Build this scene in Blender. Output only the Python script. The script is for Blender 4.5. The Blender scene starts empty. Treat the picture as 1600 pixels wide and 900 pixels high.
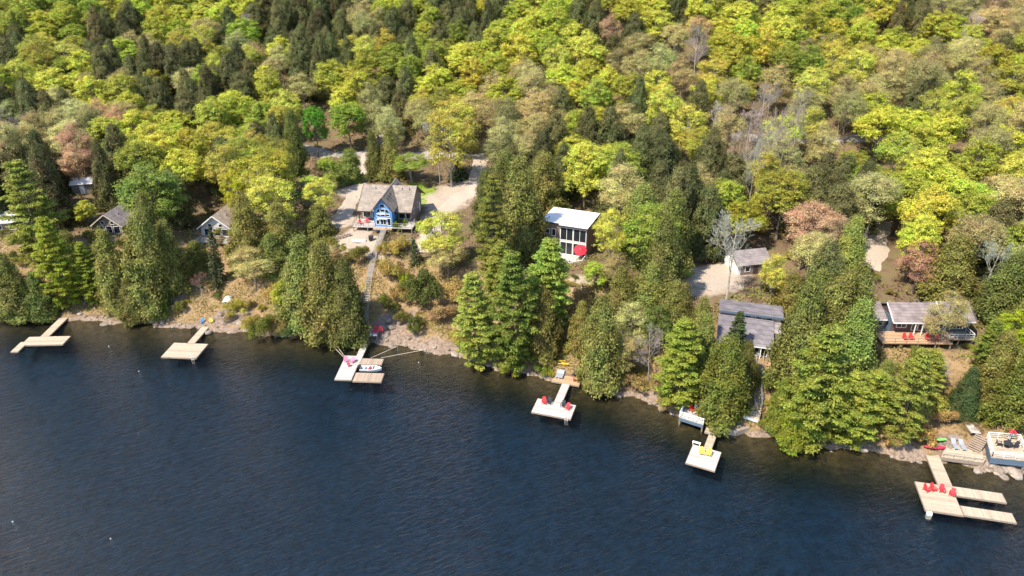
import bpy, bmesh, math, random
import numpy as np
from mathutils import Vector, Matrix, Euler

scene = bpy.context.scene
COL = scene.collection
R = math.radians

# ---------------------------------------------------------------- camera
cam_d = bpy.data.cameras.new('camera'); cam = bpy.data.objects.new('camera', cam_d); COL.objects.link(cam)
cam.location = (0, 0, 70); cam.rotation_euler = (R(90-27), 0, 0)
cam_d.sensor_width = 36; cam_d.lens = 36*1143/1600; cam_d.clip_start = 1; cam_d.clip_end = 6000
scene.camera = cam

# ---------------------------------------------------------------- sky, sun, exposure
SUN_DIR = Vector((-0.74, -0.58, 1.30)).normalized()          # towards the sun
world = bpy.data.worlds.new('World'); scene.world = world; world.use_nodes = True
wn = world.node_tree.nodes; wl = world.node_tree.links
sky = wn.new('ShaderNodeTexSky'); sky.sky_type = 'NISHITA'; sky.sun_disc = False
sky.sun_elevation = math.asin(SUN_DIR.z); sky.sun_rotation = math.atan2(SUN_DIR.x, SUN_DIR.y)
sky.altitude = 300; sky.air_density = 1.0; sky.dust_density = 0.4; sky.ozone_density = 1.3
wn['Background'].inputs['Strength'].default_value = 0.15
wl.new(sky.outputs[0], wn['Background'].inputs['Color'])
sun_d = bpy.data.lights.new('sun', 'SUN'); sun_d.energy = 3.75; sun_d.angle = R(0.5); sun_d.color = (1.0, 0.92, 0.77)
sun = bpy.data.objects.new('sun', sun_d); COL.objects.link(sun)
sun.rotation_euler = SUN_DIR.to_track_quat('Z', 'Y').to_euler(); sun.location = (-60, -20, 150)
scene.view_settings.view_transform = 'Standard'; scene.view_settings.look = 'None'
scene.view_settings.exposure = 1.15; scene.view_settings.gamma = 1.0
scene.view_settings.use_curve_mapping = False
scene.cycles.max_bounces = 4; scene.cycles.diffuse_bounces = 3; scene.cycles.glossy_bounces = 2; scene.cycles.transparent_max_bounces = 6
# ---------------------------------------------------------------- terrain
# shoreline (world metres, lake towards -Y, land towards +Y)
SHORE = [(-99.9,124.5), (-92.2,124.2), (-83.1,123.4), (-71.4,122.2), (-58.2,119.8), (-48.0,118.3), (-39.4,117.4), (-28.4,116.3), (-21.0,114.0), (-11.5,111.4), (-4.5,108.0), (4.4,104.2), (12.8,101.2), (20.8,97.6), (26.2,93.5), (31.4,90.2), (38.6,88.1), (47.4,85.8), (55.7,83.4), (64.0,81.6), (71.9,79.6)]
SX = np.array([p[0] for p in SHORE]); SY = np.array([p[1] for p in SHORE])
PADS = [(-28,154,9,9.6), (12,139,6,8.7), (42.5,126,6.5,9.3), (39,104.5,5,6.3), (69,106.5,6.5,7.3), (-85,151,5,8.6), (-63,149,5,8.6), (-109,151,6,8.9), (61.5,88,2.6,0.8), (69.5,90,3.2,1.5)]      # level building plots: x, y, radius, height
def shore_y(x):
    x = np.asarray(x, float)
    y = np.interp(x, SX, SY)
    y = np.where(x < SX[0], SY[0] + (x - SX[0]) * -0.05, y)
    y = np.where(x > SX[-1], SY[-1] + (x - SX[-1]) * -0.15, y)
    return y + 0.45*np.sin(x*0.61+1.0) + 0.3*np.sin(x*1.27+2.1) + 0.18*np.sin(x*2.9)
def inland(x, y):
    return (np.asarray(y, float) - shore_y(x)) * 0.93
def height(x, y, pads=True):
    x = np.asarray(x, float); y = np.asarray(y, float)
    s = inland(x, y)
    hb = 8.3 + 0.7*np.sin(x*0.05+0.6); wb = 19.0
    t = np.clip((s-0.8)/wb, 0, 1)
    z = 0.55*np.clip(s/0.8, 0, 1) + (hb-0.55)*(t*t*(3-2*t)*0.55 + t*0.45)
    z = z + np.clip(s-wb-0.8, 0, 56)*0.095
    z = z + np.clip(s-76, 0, 190)*0.285 + np.clip(s-266, 0, 1e9)*0.06
    rough = np.clip(s/6, 0, 1)
    z = z + rough*(0.35*np.sin(x*0.31+y*0.17)+0.3*np.sin(x*0.13-y*0.37+1.3)+0.16*np.sin(x*0.9+1.7*np.sin(y*0.5)))
    far = np.clip((s-80)/60, 0, 1)
    z = z + far*(3.0*np.sin(x*0.028+0.8)*np.sin(y*0.03+0.3)+2.0*np.sin(x*0.061+y*0.02))
    z = np.where(s < 0, np.maximum(s*0.2, -0.9) + np.minimum((s+4.5)*0.36, 0), z)
    z = np.maximum(z, -14)
    if pads:
        for px, py, r, pz in PADS:
            d = np.hypot(x-px, y-py)
            w = 1-np.clip((d-r)/(0.55*r+1.5), 0, 1); w = w*w*(3-2*w)
            z = z*(1-w) + pz*w
    return z
# ---------------------------------------------------------------- layout tables (world metres)
DOCK = {
 'D1': {'walk': (-86.72, 120.16, 1.51, 7.05, 0.043), 'plat': (-85.57, 115.24, 7.44, 2.91, 0.043), 'finger': (-89.1, 113.06, 1.25, 3.31, 0.043)},
 'D2': {'walk': (-58.33, 117.18, 1.3, 6.28, -0.07), 'plat': (-58.7, 111.88, 6.32, 4.77, -0.07)},
 'D3': {'walk': (-26.92, 110.97, 1.09, 7.49, -0.051), 'plat': (-28.24, 106.31, 2.81, 7.42, -0.051), 'finger_a': (-24.66, 108.18, 4.03, 1.8, -0.051), 'finger_b': (-24.25, 103.29, 4.79, 2.5, -0.051)},
 'D4': {'walk': (8.19, 98.68, 1.23, 5.46, -0.303), 'plat': (6.62, 94.49, 6.26, 3.73, -0.303), 'deck': (9.35, 102.96, 4.61, 3.19, -0.303)},
 'D5': {'walk': (29.45, 86.42, 1.04, 4.04, -0.452), 'plat': (27.59, 82.77, 4.06, 4.42, -0.452), 'land': (30.4, 88.78, 2.13, 1.41, -0.452)},
 'D6': {'walk': (59.99, 80.14, 1.76, 6.88, -0.23), 'plat': (57.09, 74.48, 4.5, 5.5, -0.23), 'finger_a': (62.82, 75.18, 6.24, 1.77, -0.23), 'finger_b': (61.99, 71.51, 6.07, 1.68, -0.23)},
}
PT = {
 'pink0': (-28.97, 108.07, 0.5),
 'pink1': (-27.81, 107.86, 0.5),
 'pinktable': (-28.24, 106.64, 0.5),
 'boat': (-24.3, 106.0, 0.1),
 'landing3': (-25.81, 116.33, 1.6),
 'ramptop': (-26.63, 115.64, 1.6),
 'rampbot': (-26.76, 114.52, 0.5),
 'pole0': (-34.97, 116.36, 0.9, -29.69, 109.45, 0.55),
 'pole1': (-33.23, 115.44, 0.9, -29.67, 109.87, 0.55),
 'pole2': (-20.62, 112.53, 0.9, -24.8, 109.24, 0.55),
 'pole3': (-15.32, 111.44, 0.9, -23.0, 109.24, 0.55),
 'stair0': (-28.52, 145.12, 9.6),
 'stair1': (-28.26, 136.83, 7.72),
 'stair2': (-28.22, 129.43, 5.51),
 'stair3': (-28.15, 124.17, 2.86),
 'stair4': (-27.69, 119.97, 1.03),
 'stair5': (-27.21, 117.76, 0.65),
 'd4c0': (5.12, 95.84, 0.5),
 'd4c1': (5.93, 95.84, 0.5),
 'd4c2': (8.13, 94.98, 0.5),
 'd4c3': (8.8, 94.3, 0.5),
 'd4r0': (10.62, 102.15, 0.5),
 'd4r1': (10.61, 103.49, 0.5),
 'lounge0': (7.81, 103.68, 0.5),
 'lounge1': (8.39, 103.49, 0.5),
 'ykayak0': (7.48, 106.27, 1.67),
 'ykayak1': (8.11, 105.74, 1.53),
 'd5c0': (27.44, 83.51, 0.5),
 'd5c1': (28.39, 83.23, 0.5),
 'd5bench': (27.15, 85.53, 0.5),
 'railA0': (25.61, 90.99, 1.5),
 'railA1': (28.9, 89.09, 1.5),
 'railA2': (29.95, 91.47, 1.5),
 'railA3': (26.91, 93.45, 1.5),
 'railB0': (33.96, 91.61, 2.0),
 'railB1': (37.51, 89.69, 2.0),
 'railB2': (38.54, 92.11, 2.0),
 'railB3': (35.19, 93.6, 2.0),
 'slab': (34.74, 89.73, 0.4),
 'stB0': (40.2, 100.78, 6.3),
 'stB1': (38.67, 95.5, 3.24),
 'd6c0': (56.11, 75.84, 0.5),
 'd6c1': (57.04, 75.97, 0.5),
 'd6c2': (58.13, 75.72, 0.5),
 'd6c3': (59.12, 74.98, 0.5),
 'gkayak': (61.86, 85.5, 0.8),
 'rkayak': (61.35, 84.16, 0.8),
 'lounger6a': (64.36, 84.41, 0.86),
 'lounger6b': (65.36, 84.21, 0.95),
 'bw0': (61.38, 82.23, 1.1),
 'bw1': (66.79, 81.0, 1.1),
 'bw2': (68.02, 83.78, 1.1),
 'bw3': (63.63, 84.93, 1.1),
 'wd0': (67.24, 80.67, 2.3),
 'wd1': (71.85, 79.86, 2.3),
 'wd2': (73.44, 84.46, 2.3),
 'wd3': (69.05, 85.04, 2.3),
 'wtable': (70.73, 82.88, 2.3),
 'wred': (71.96, 84.32, 2.3),
 'st6_0': (66.5, 83.44, 0.98),
 'st6_1': (68.6, 85.23, 1.35),
 'st7_0': (68.78, 88.99, 1.5),
 'st7_1': (68.13, 85.96, 1.49),
 'blue2': (-59.16, 121.44, 0.63),
 'yel2': (-57.66, 121.41, 0.74),
 'tarp': (-55.82, 127.18, 2.46),
 'shed1': (-83.05, 127.86, 1.77),
 'h5c0': (64.04, 103.56, 8.5),
 'h5c1': (64.99, 103.56, 8.5),
 'h5c2': (66.99, 102.95, 8.5),
 'h5c3': (68.35, 102.95, 8.5),
 'firepit': (67.7, 98.99, 7.25),
}
ROADS = {
 'driveway_blue': (4.5, [(-35.61, 206.3), (-38.81, 195.12), (-37.54, 183.32), (-37.84, 172.04), (-38.2, 161.41), (-37.92, 149.28)]),
 'road_cross': (5.0, [(-58.36, 197.93), (-41.39, 192.09), (-27.48, 191.08), (-17.06, 189.82), (-8.5, 188.88), (0.0, 186.12)]),
 'gravel_path': (5.0, [(-8.15, 188.79), (-8.95, 168.32), (-12.76, 162.47), (-15.35, 156.88), (-17.18, 145.62), (-17.97, 137.86)]),
 'drive_garage': (8.5, [(47.71, 132.46), (41.95, 127.33), (37.35, 122.62), (34.05, 119.59)]),
 'drive_right': (7.0, [(78.21, 146.27), (75.18, 140.4), (71.45, 132.83), (67.62, 126.43)]),
 'road_right': (3.2, [(60.93, 185.36), (71.88, 183.66), (81.21, 182.51), (87.99, 181.5), (100.75, 183.05)]),
}
BANDS = ['along the top edge,', 'high on the hillside,', 'midway up the hillside,', 'level with the road,', 'on the lower slope,']
MARKS = ['at the far left', 'above the grey-roofed cottage at left', 'above the brown-roofed house at left', 'up-left of the blue-fronted cottage', 'directly above the blue-fronted cottage', 'between blue cottage and white roof', 'directly above the white flat roof', 'up-right of the white flat roof', 'above the small grey garage', 'up-right of the small grey garage', 'above the long cottage at right', 'at the far right']
KINDS = {'M': 'dark conifer', 'L': 'lime-green leafy tree', 'Y': 'golden-green leafy tree', 'G': 'mid-green leafy tree', 'O': 'tan budding tree', 'R': 'rust-red budding tree', 'B': 'grey leafless tree', 'D': 'dark olive conifer', 'S': 'dark spruce', 'P': 'soft green pine', 'U': 'brush clump'}
BRUSH = ['straw-coloured', 'yellowish', 'tan', 'olive', 'yellow-green', 'dark olive', 'pale yellow']
BSEC = ['left of the leftmost dock', 'between the two leftmost docks', 'between the square dock and white dock', 'just right of the white dock', 'below the big middle pines', 'right of the T-shaped dock', 'beside the yellow chair dock', 'left of the rightmost dock', 'at the foot of the rightmost deck']
TREE_LABELS = [
 'broad green pine, biggest at the left edge, right of the pale-roofed house',
 'yellow-green pine at the waterline just behind the leftmost dock',
 'slim light green pine right of the yellow-green pine by the leftmost dock',
 'olive cedar below the grey-roofed cottage, left one of the waterline row',
 'tall olive cedar second in the waterline row below the grey-roofed cottage',
 'olive cedar uphill at the right end of the waterline row',
 'short bushy cedar at the waterline between the two leftmost docks',
 'wide olive cedar at the left edge behind the leftmost dock',
 'short cedar left of the yellow-green pine by the leftmost dock',
 'olive cedar cut by the left edge of the picture',
 'olive conifer crowding the right side of the grey-roofed cottage',
 'rounded pale green leafy tree between the two left cottages',
 'small lime tree left of the grey-roofed cottage',
 'narrow dark spruce in front of the brown-roofed house',
 'dark conifer at the right wall of the brown-roofed house',
 'bright yellow-green tree behind the brown-roofed house roof end',
 'small dark conifer left of the narrow spruce',
 'tan brush-like tree on the bluff right of the brown-roofed house',
 'dark conifer up the bluff left of the cedar cluster',
 'bare reddish sapling on the grassy bank above the square dock',
 'lime sapling left of the cedar cluster by the white dock',
 'leftmost big cedar of the cluster left of the lake stairs',
 'middle big cedar of the cluster left of the lake stairs',
 'cedar touching the lake stairs at the white dock',
 'smaller cedar behind the cluster left of the lake stairs',
 'dark conifer beside the blue cottage parking area',
 'large golden-green tree up-left of the blue cottage',
 'dark conifer below the large golden-green tree',
 'pale yellow-green tree left of the blue cottage parking area',
 'thin reddish tree left of the blue cottage driveway',
 'fresh green tree left of the blue cottage driveway',
 'tall dark conifer left of the round green tree',
 'round bright green tree standing alone above the blue cottage driveway',
 'dark conifer shading the blue cottage driveway',
 'left one of two slim conifers behind the blue cottage',
 'right one of two slim conifers behind the blue cottage',
 'low golden-green tree right behind the blue cottage',
 'pale bare birch between the road and the gravel turn',
 'spreading golden-green tree over the road, its trunk showing',
 'small dark spruce beside the road above the gravel turn',
 'small dark spruce on the slope in front of the blue cottage',
 'thin yellow-leafed tree right of the blue cottage',
 'tan brush-like tree on the slope left of the tall pine',
 'tall narrow pine between the blue cottage and the white flat roof',
 'left one of the big lit pines at the waterline in the middle',
 'right one of the big lit pines at the waterline in the middle',
 'pine whose crown hides the lower left of the white flat-roofed house',
 'pine standing behind the two big waterline pines',
 'dark conifer left of the yellow kayaks',
 'tall cedar right of the dock with red and black chairs',
 'large olive conifer left of the white flat roof',
 'olive conifer at the back left corner of the white flat roof',
 'olive conifer above the tall narrow pine',
 'golden-green tree at the right wall of the white flat-roofed house',
 'tan budding tree below the white flat-roofed house on its right',
 'low green tree below the red parasol',
 'left one of the big dark conifers left of the garage drive',
 'biggest dark conifer left of the garage drive',
 'dark conifer right of the white flat roof',
 'tan thin tree on the slope above the bank boulders in the middle',
 'grey brushy tree left of the pine by the railed deck',
 'tan low tree right of the tall cedar on the bank',
 'dull green tree uphill of the grey brushy tree',
 'olive conifer uphill of the pine by the railed deck',
 'bright pine at the waterline left of the railed deck',
 'wide yellow-green cedar between the two small decks',
 'olive conifer at the left wall of the dark-roofed cottage',
 'dark conifer in front of the dark cottage roof',
 'broad olive cedar at the right wall of the dark-roofed cottage',
 'olive cedar between the dark-roofed and the long cottage, middle one',
 'olive cedar next to the left end of the long cottage',
 'olive cedar downhill between the two right cottages',
 'largest pine at the waterline right of the lakeside stairs',
 'pale green low pine leaning over the water',
 'pine left of the grassy path to the rightmost dock',
 'pale pine behind the low pine leaning over the water',
 'bright green bushy cedar at the waterline below the largest pine',
 'yellow-green cedar right of the deck with two tan chairs',
 'dark cedar standing alone above the rightmost stairs',
 'wide green cedar behind the white-railed deck',
 'olive cedar at the right edge below the long cottage',
 'olive cedar at the right corner of the long cottage',
 'pine below the deck with four red chairs',
 'small pine right of the long cottage',
 'thin budding tree growing up in front of the long cottage roof',
 'pale bare tree behind the right end of the long cottage',
 'large bare tree standing beside the grey garage drive',
 'tall silvery dead tree above the grey garage',
 'white-stemmed bare birch, left one of the hillside birches',
 'white-stemmed bare birch, right one of the hillside birches',
 'golden tree at the right wall of the grey garage',
 'olive conifer right of the grey garage',
 'tan budding tree right of the grey garage',
 'dark conifer left of the right-hand gravel drive',
 'lime tree right of the right-hand gravel drive',
 'rust-tinted budding tree behind the long cottage',
 'dark conifer behind the long cottage',
 'dark conifer right behind the long cottage',
 'dark conifer at the right edge beside the long cottage',
 'coral-red budding tree right of the grey garage',
 'bright yellow-green tree at the right end of the long cottage',
 'coral budding tree above the grey-roofed cottage',
 'coral budding tree at the left edge above the big pine',
 'cedar left of the tall bank cedar',
 'olive conifer on the slope below the white flat-roofed house',
 'olive conifer mid-slope left of the dark-roofed cottage',
 'olive conifer behind the waterline pine left of the dark-roofed cottage',
 'olive conifer uphill of the cedars between the right cottages',
 'olive conifer below the right-hand gravel drive',
 'shaded cedar behind the railed deck with red chairs',
 'cedar behind the low leaning pine',
 'cedar under the left end of the long cottage deck',
 'cedar uphill of the white-railed deck',
 'olive conifer between the broad pine and the grey-roofed cottage',
 'olive conifer in front of the grey-roofed cottage',
 'olive conifer behind the tall narrow pine',
 'cedar uphill of the deck with two tan chairs',
 'rounded green bush at the waterline left of the cedar cluster',
 'dark bush at the waterline under the cedar cluster',
 'green bush against the blue cottage deck',
 'rounded dark bush in the middle of the open slope',
 'smaller olive bush left of the rounded mid-slope bush',
 'dark small bush just above the rock ledge',
 'olive bush on the open slope above the rock ledge',
 'tiny lime bush on the open slope',
 'yellowish bush right of the lake stairs',
 'straw-coloured bush right of the lower lake stairs',
 'green bush touching the lake stairs',
 'tan brush right of the rounded mid-slope bush',
 'straw-coloured brush left of the big pines',
 'yellow brush at the left foot of the big pines',
 'lime bush at the waterline under the big pines',
 'green bush left of the yellow kayaks',
 'small lime bush on the bank right of the tall cedar',
 'tiny yellow bush at the corner of the dock deck',
 'olive bush left of the stone steps',
 'straw-coloured bush below the blue cottage deck',
 'yellow bush beside the top of the lake stairs',
 'yellow brush beside the gravel path',
 'light green bush beside the leftmost dock ramp',
 'olive bush on the grassy bank',
 'yellow-green brush right of the pale tarp',
 'straw-coloured brush at the waterline right of the square dock',
 'straw-coloured brush above the rounded waterline bush',
 'tan brush on the bluff left of the stairs top',
 'tan brush between the two waterline bushes',
 'tan brush behind the small lime bush',
 'tan brush on the bank in the middle',
 'tan brush left of the bright waterline pine',
 'green bush beside the sloping rock slab',
 'straw-coloured brush below the pines at right',
 'orange dry brush beside the kayaks',
 'straw-coloured brush up the path from the kayaks',
 'green brush above the white-railed deck',
 'yellow-green brush below the long cottage',
 'yellow-green brush under the red chairs deck',
 'straw-coloured brush below the stone fire pit',
 'olive brush right of the lakeside stairs',
 'green brush under the pale low pine',
 'olive brush in front of the long cottage deck',
 'dark bush under the wide cedar',
 'olive bush under the left edge cedars',
 'green bush under the broad left pine',
 'green bush at the right end of the waterline cedars',
 'tan brush below the red parasol',
 'straw-coloured brush on the slope between pines',
 'tan brush at the foot of the bright waterline pine',
]
# kind, x, y, z, height, width, colour, label
TREES = [
('P',-95.5,136.4,5.6,22.1,12.1,(0.25,0.27,0.043),0),
('P',-87.0,126.2,1.1,19.3,8.3,(0.277,0.311,0.026),1),
('P',-82.3,127.6,1.5,13.2,6.1,(0.262,0.295,0.0325),2),
('D',-76.0,125.6,1.2,17.0,6.5,(0.25,0.24,0.054),3),
('D',-70.3,125.2,0.8,20.4,7.8,(0.24,0.24,0.054),4),
('D',-66.9,129.9,3.7,14.3,6.6,(0.22,0.21,0.048),5),
('D',-72.2,122.9,0.4,8.9,5.2,(0.16,0.15,0.034),6),
('D',-96.0,124.5,0.4,13.4,7.7,(0.22,0.22,0.049),7),
('D',-91.0,124.8,0.2,9.5,5.6,(0.13,0.16,0.034),8),
('D',-100.7,127.0,0.7,15.3,6.3,(0.17,0.17,0.039),9),
('D',-73.7,135.0,4.8,16.9,6.0,(0.21,0.21,0.047),10),
('G',-74.2,143.5,8.8,16.0,13.6,(0.221,0.286,0.052),11),
('L',-93.0,149.8,9.1,5.9,5.1,(0.54,0.54,0.069),12),
('S',-58.8,131.0,3.9,13.0,4.4,(0.059,0.073,0.027),13),
('D',-53.4,135.7,6.7,14.4,6.8,(0.24,0.21,0.049),14),
('Y',-60.0,151.2,8.5,13.3,6.0,(0.47,0.45,0.035),15),
('D',-64.2,135.3,5.4,6.4,5.2,(0.19,0.19,0.042),16),
('O',-51.0,129.9,3.7,9.0,9.6,(0.52,0.45,0.17),17),
('D',-47.6,132.5,6.1,8.3,6.4,(0.17,0.19,0.042),18),
('B',-60.7,127.2,2.3,6.4,4.5,(0.22,0.11,0.08),19),
('L',-43.0,121.3,1.3,8.1,4.4,(0.44,0.45,0.057),20),
('D',-38.9,120.0,0.9,18.3,8.0,(0.2,0.22,0.048),21),
('D',-34.0,117.6,0.4,19.0,8.3,(0.22,0.2,0.045),22),
('D',-29.8,115.6,-0.1,16.7,6.6,(0.14,0.14,0.032),23),
('D',-41.7,123.6,2.2,11.4,5.5,(0.19,0.2,0.044),24),
('D',-41.4,146.3,7.5,7.6,5.8,(0.22,0.22,0.049),25),
('Y',-55.5,158.6,8.7,15.1,14.1,(0.45,0.43,0.05),26),
('D',-47.3,136.8,7.6,11.4,7.6,(0.24,0.22,0.05),27),
('Y',-42.2,152.3,9.2,10.4,7.1,(0.6,0.6,0.1),28),
('R',-46.7,167.5,10.5,8.7,4.0,(0.47,0.32,0.18),29),
('G',-43.9,167.9,10.4,9.0,5.6,(0.36,0.44,0.061),30),
('D',-54.8,180.1,11.6,15.6,5.6,(0.17,0.19,0.042),31),
('G',-52.4,193.0,11.5,14.1,7.3,(0.117,0.286,0.0195),32),
('D',-40.6,174.9,10.4,8.6,6.1,(0.22,0.26,0.056),33),
('D',-33.6,175.3,11.5,11.8,4.8,(0.16,0.16,0.035),34),
('D',-29.9,174.5,11.4,12.8,5.4,(0.26,0.25,0.058),35),
('Y',-24.5,172.6,11.2,7.6,9.2,(0.31,0.37,0.058),36),
('B',-17.7,172.1,10.9,17.3,7.9,(0.31,0.29,0.23),37),
('Y',-14.7,170.6,10.8,19.8,12.5,(0.45,0.39,0.066),38),
('S',-13.2,174.0,11.6,6.8,5.7,(0.073,0.1,0.036),39),
('S',-19.1,133.6,7.2,5.7,3.9,(0.064,0.088,0.031),40),
('Y',-13.7,130.7,7.9,11.8,8.6,(0.6,0.6,0.1),41),
('O',-12.5,128.1,6.8,8.5,7.2,(0.52,0.44,0.17),42),
('P',-3.4,124.9,7.7,21.3,7.8,(0.21,0.21,0.034),43),
('P',-5.8,107.4,-0.1,18.2,8.7,(0.3,0.33,0.053),44),
('P',0.0,105.9,-0.1,22.3,9.9,(0.17,0.21,0.032),45),
('P',5.5,112.1,3.2,18.9,10.0,(0.26,0.34,0.052),46),
('P',-2.6,120.1,6.1,12.2,7.1,(0.26,0.27,0.044),47),
('D',5.6,108.0,1.6,12.6,5.8,(0.18,0.15,0.036),48),
('D',14.9,100.9,0.4,16.7,6.8,(0.22,0.22,0.049),49),
('D',1.9,134.6,9.3,19.9,8.8,(0.22,0.21,0.048),50),
('D',7.0,150.6,11.3,14.0,7.9,(0.22,0.2,0.046),51),
('D',-0.4,151.3,11.1,14.8,7.3,(0.17,0.18,0.04),52),
('Y',18.9,126.0,9.9,12.3,6.7,(0.6,0.57,0.095),53),
('O',18.7,116.8,7.9,9.4,6.0,(0.42,0.34,0.13),54),
('G',15.3,119.2,8.5,6.1,4.7,(0.42,0.51,0.071),55),
('D',25.7,113.6,8.9,16.8,7.0,(0.16,0.16,0.036),56),
('D',29.8,124.8,9.8,16.1,7.8,(0.19,0.2,0.044),57),
('D',25.1,130.4,9.8,15.1,9.0,(0.24,0.26,0.057),58),
('O',20.2,105.5,2.5,11.3,6.5,(0.53,0.52,0.19),59),
('B',22.4,100.2,0.9,11.2,7.2,(0.28,0.23,0.19),60),
('O',17.9,101.0,0.6,9.8,4.9,(0.59,0.48,0.19),61),
('G',24.0,104.6,3.4,10.3,6.0,(0.143,0.182,0.039),62),
('D',26.8,106.1,6.2,10.8,6.0,(0.21,0.2,0.046),63),
('P',25.8,94.4,0.5,16.2,8.5,(0.262,0.295,0.039),64),
('D',31.6,91.5,0.5,14.9,6.9,(0.156,0.169,0.026),65),
('D',30.1,100.6,4.0,12.4,4.8,(0.24,0.22,0.051),66),
('S',35.7,99.8,6.1,9.3,5.4,(0.0715,0.0975,0.0325),67),
('D',44.6,96.3,3.6,18.3,8.1,(0.18,0.19,0.042),68),
('D',49.9,99.5,6.3,15.6,8.2,(0.21,0.2,0.045),69),
('D',53.7,99.6,6.5,16.5,5.8,(0.19,0.19,0.042),70),
('D',51.4,95.3,4.3,14.9,6.6,(0.23,0.29,0.061),71),
('P',44.1,86.7,-0.1,20.0,10.5,(0.233,0.262,0.039),72),
('P',49.4,85.8,0.3,12.3,8.5,(0.277,0.311,0.0455),73),
('P',56.6,85.5,1.1,15.9,7.5,(0.24,0.26,0.042),74),
('P',53.7,89.3,1.7,9.1,7.4,(0.277,0.311,0.0455),75),
('D',41.7,86.3,-0.1,9.4,4.9,(0.195,0.221,0.0195),76),
('D',40.0,89.0,0.4,9.5,3.7,(0.182,0.208,0.026),77),
('D',68.8,91.2,1.4,8.4,4.3,(0.0715,0.104,0.0325),78),
('D',75.0,88.4,2.9,10.7,7.6,(0.143,0.156,0.026),79),
('D',76.4,90.5,4.9,10.8,6.7,(0.22,0.24,0.053),80),
('D',74.2,93.6,5.3,9.5,5.7,(0.21,0.19,0.044),81),
('P',63.7,94.1,4.1,7.5,6.0,(0.32,0.32,0.052),82),
('P',73.3,95.7,6.6,9.1,5.0,(0.18,0.22,0.034),83),
('O',69.2,101.4,7.2,10.8,6.4,(0.45,0.38,0.15),84),
('B',82.3,113.2,9.1,12.2,7.0,(0.31,0.34,0.26),85),
('B',37.6,113.7,9.2,17.0,9.9,(0.34,0.33,0.26),86),
('B',50.0,146.1,11.6,18.7,4.7,(0.32,0.31,0.24),87),
('B',57.5,160.1,13.2,20.5,5.9,(0.34,0.27,0.22),88),
('B',65.1,165.1,13.0,18.8,6.1,(0.31,0.26,0.21),89),
('Y',45.7,114.5,9.3,9.2,4.8,(0.59,0.55,0.092),90),
('D',48.5,112.7,8.7,6.8,5.2,(0.22,0.19,0.044),91),
('O',53.3,117.4,8.9,12.4,7.6,(0.54,0.49,0.19),92),
('D',60.8,120.5,9.9,12.6,5.4,(0.3,0.33,0.072),93),
('L',73.1,121.7,9.2,13.9,6.7,(0.57,0.6,0.076),94),
('R',72.9,118.3,8.4,10.7,6.8,(0.53,0.3,0.18),95),
('D',77.3,115.9,9.0,11.8,7.6,(0.22,0.2,0.047),96),
('D',83.2,109.0,8.3,12.6,7.7,(0.14,0.16,0.035),97),
('D',80.7,98.3,7.3,13.6,6.1,(0.21,0.23,0.05),98),
('R',59.3,123.4,10.4,10.9,6.7,(0.38,0.26,0.15),99),
('L',77.2,98.4,7.3,9.2,5.1,(0.364,0.416,0.026),100),
('R',-102.7,166.1,11.0,11.7,7.0,(0.6,0.39,0.23),101),
('R',-122.5,171.8,10.7,10.9,6.3,(0.47,0.31,0.18),102),
('D',11.7,108.7,2.6,9.5,4.5,(0.25,0.22,0.051),103),
('D',19.0,110.2,5.0,12.3,6.3,(0.19,0.17,0.039),104),
('D',23.4,110.7,7.3,11.0,6.7,(0.23,0.24,0.053),105),
('D',27.8,106.0,6.5,10.5,5.2,(0.16,0.14,0.032),106),
('D',49.8,104.5,8.4,11.7,6.8,(0.19,0.2,0.044),107),
('D',57.0,109.6,7.9,9.7,5.5,(0.22,0.21,0.048),108),
('D',29.9,97.9,2.7,12.9,5.1,(0.24,0.26,0.058),109),
('D',48.4,92.2,1.9,12.6,5.5,(0.26,0.23,0.055),110),
('D',56.5,93.1,4.2,6.3,3.9,(0.25,0.26,0.058),111),
('D',73.1,91.0,1.6,8.1,4.5,(0.19,0.17,0.04),112),
('D',-88.8,134.1,4.5,9.8,5.7,(0.21,0.2,0.046),113),
('D',-81.7,130.6,2.3,10.6,5.1,(0.25,0.26,0.057),114),
('D',-5.2,145.0,9.5,13.6,5.5,(0.13,0.14,0.03),115),
('D',36.4,95.1,3.2,9.0,3.6,(0.15,0.14,0.033),116),
('U',-46.2,117.0,-0.1,5.7,5.7,(0.156,0.169,0.026),117),
('U',-40.7,117.0,-0.1,3.5,4.3,(0.078,0.117,0.026),118),
('U',-24.6,146.6,9.5,3.2,3.9,(0.208,0.26,0.039),119),
('U',-16.1,123.0,3.7,8.6,7.6,(0.13,0.15,0.0325),120),
('U',-19.2,126.1,5.0,4.1,4.5,(0.169,0.169,0.039),121),
('U',-17.7,116.3,1.2,4.3,3.1,(0.13,0.156,0.026),122),
('U',-20.4,119.4,1.6,3.7,3.4,(0.195,0.182,0.039),123),
('U',-21.0,127.2,5.5,3.7,2.0,(0.39,0.468,0.026),124),
('U',-23.6,128.5,5.9,5.7,4.8,(0.416,0.325,0.078),125),
('U',-20.9,124.4,3.8,4.1,4.9,(0.39,0.286,0.091),126),
('U',-24.4,122.8,3.3,3.4,2.7,(0.208,0.221,0.039),127),
('U',-13.1,118.9,2.6,4.1,5.3,(0.39,0.273,0.117),128),
('U',-10.4,123.5,4.2,5.4,6.6,(0.429,0.325,0.104),129),
('U',-9.8,113.1,0.6,4.0,3.9,(0.429,0.364,0.078),130),
('U',-0.3,105.1,-0.1,3.1,3.9,(0.338,0.338,0.039),131),
('U',5.2,104.5,0.4,2.6,2.8,(0.195,0.26,0.039),132),
('U',15.8,99.8,0.0,2.9,2.1,(0.338,0.338,0.039),133),
('U',6.3,103.5,0.5,1.6,1.5,(0.442,0.416,0.039),134),
('U',-31.2,135.0,7.1,4.5,4.4,(0.208,0.195,0.039),135),
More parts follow.
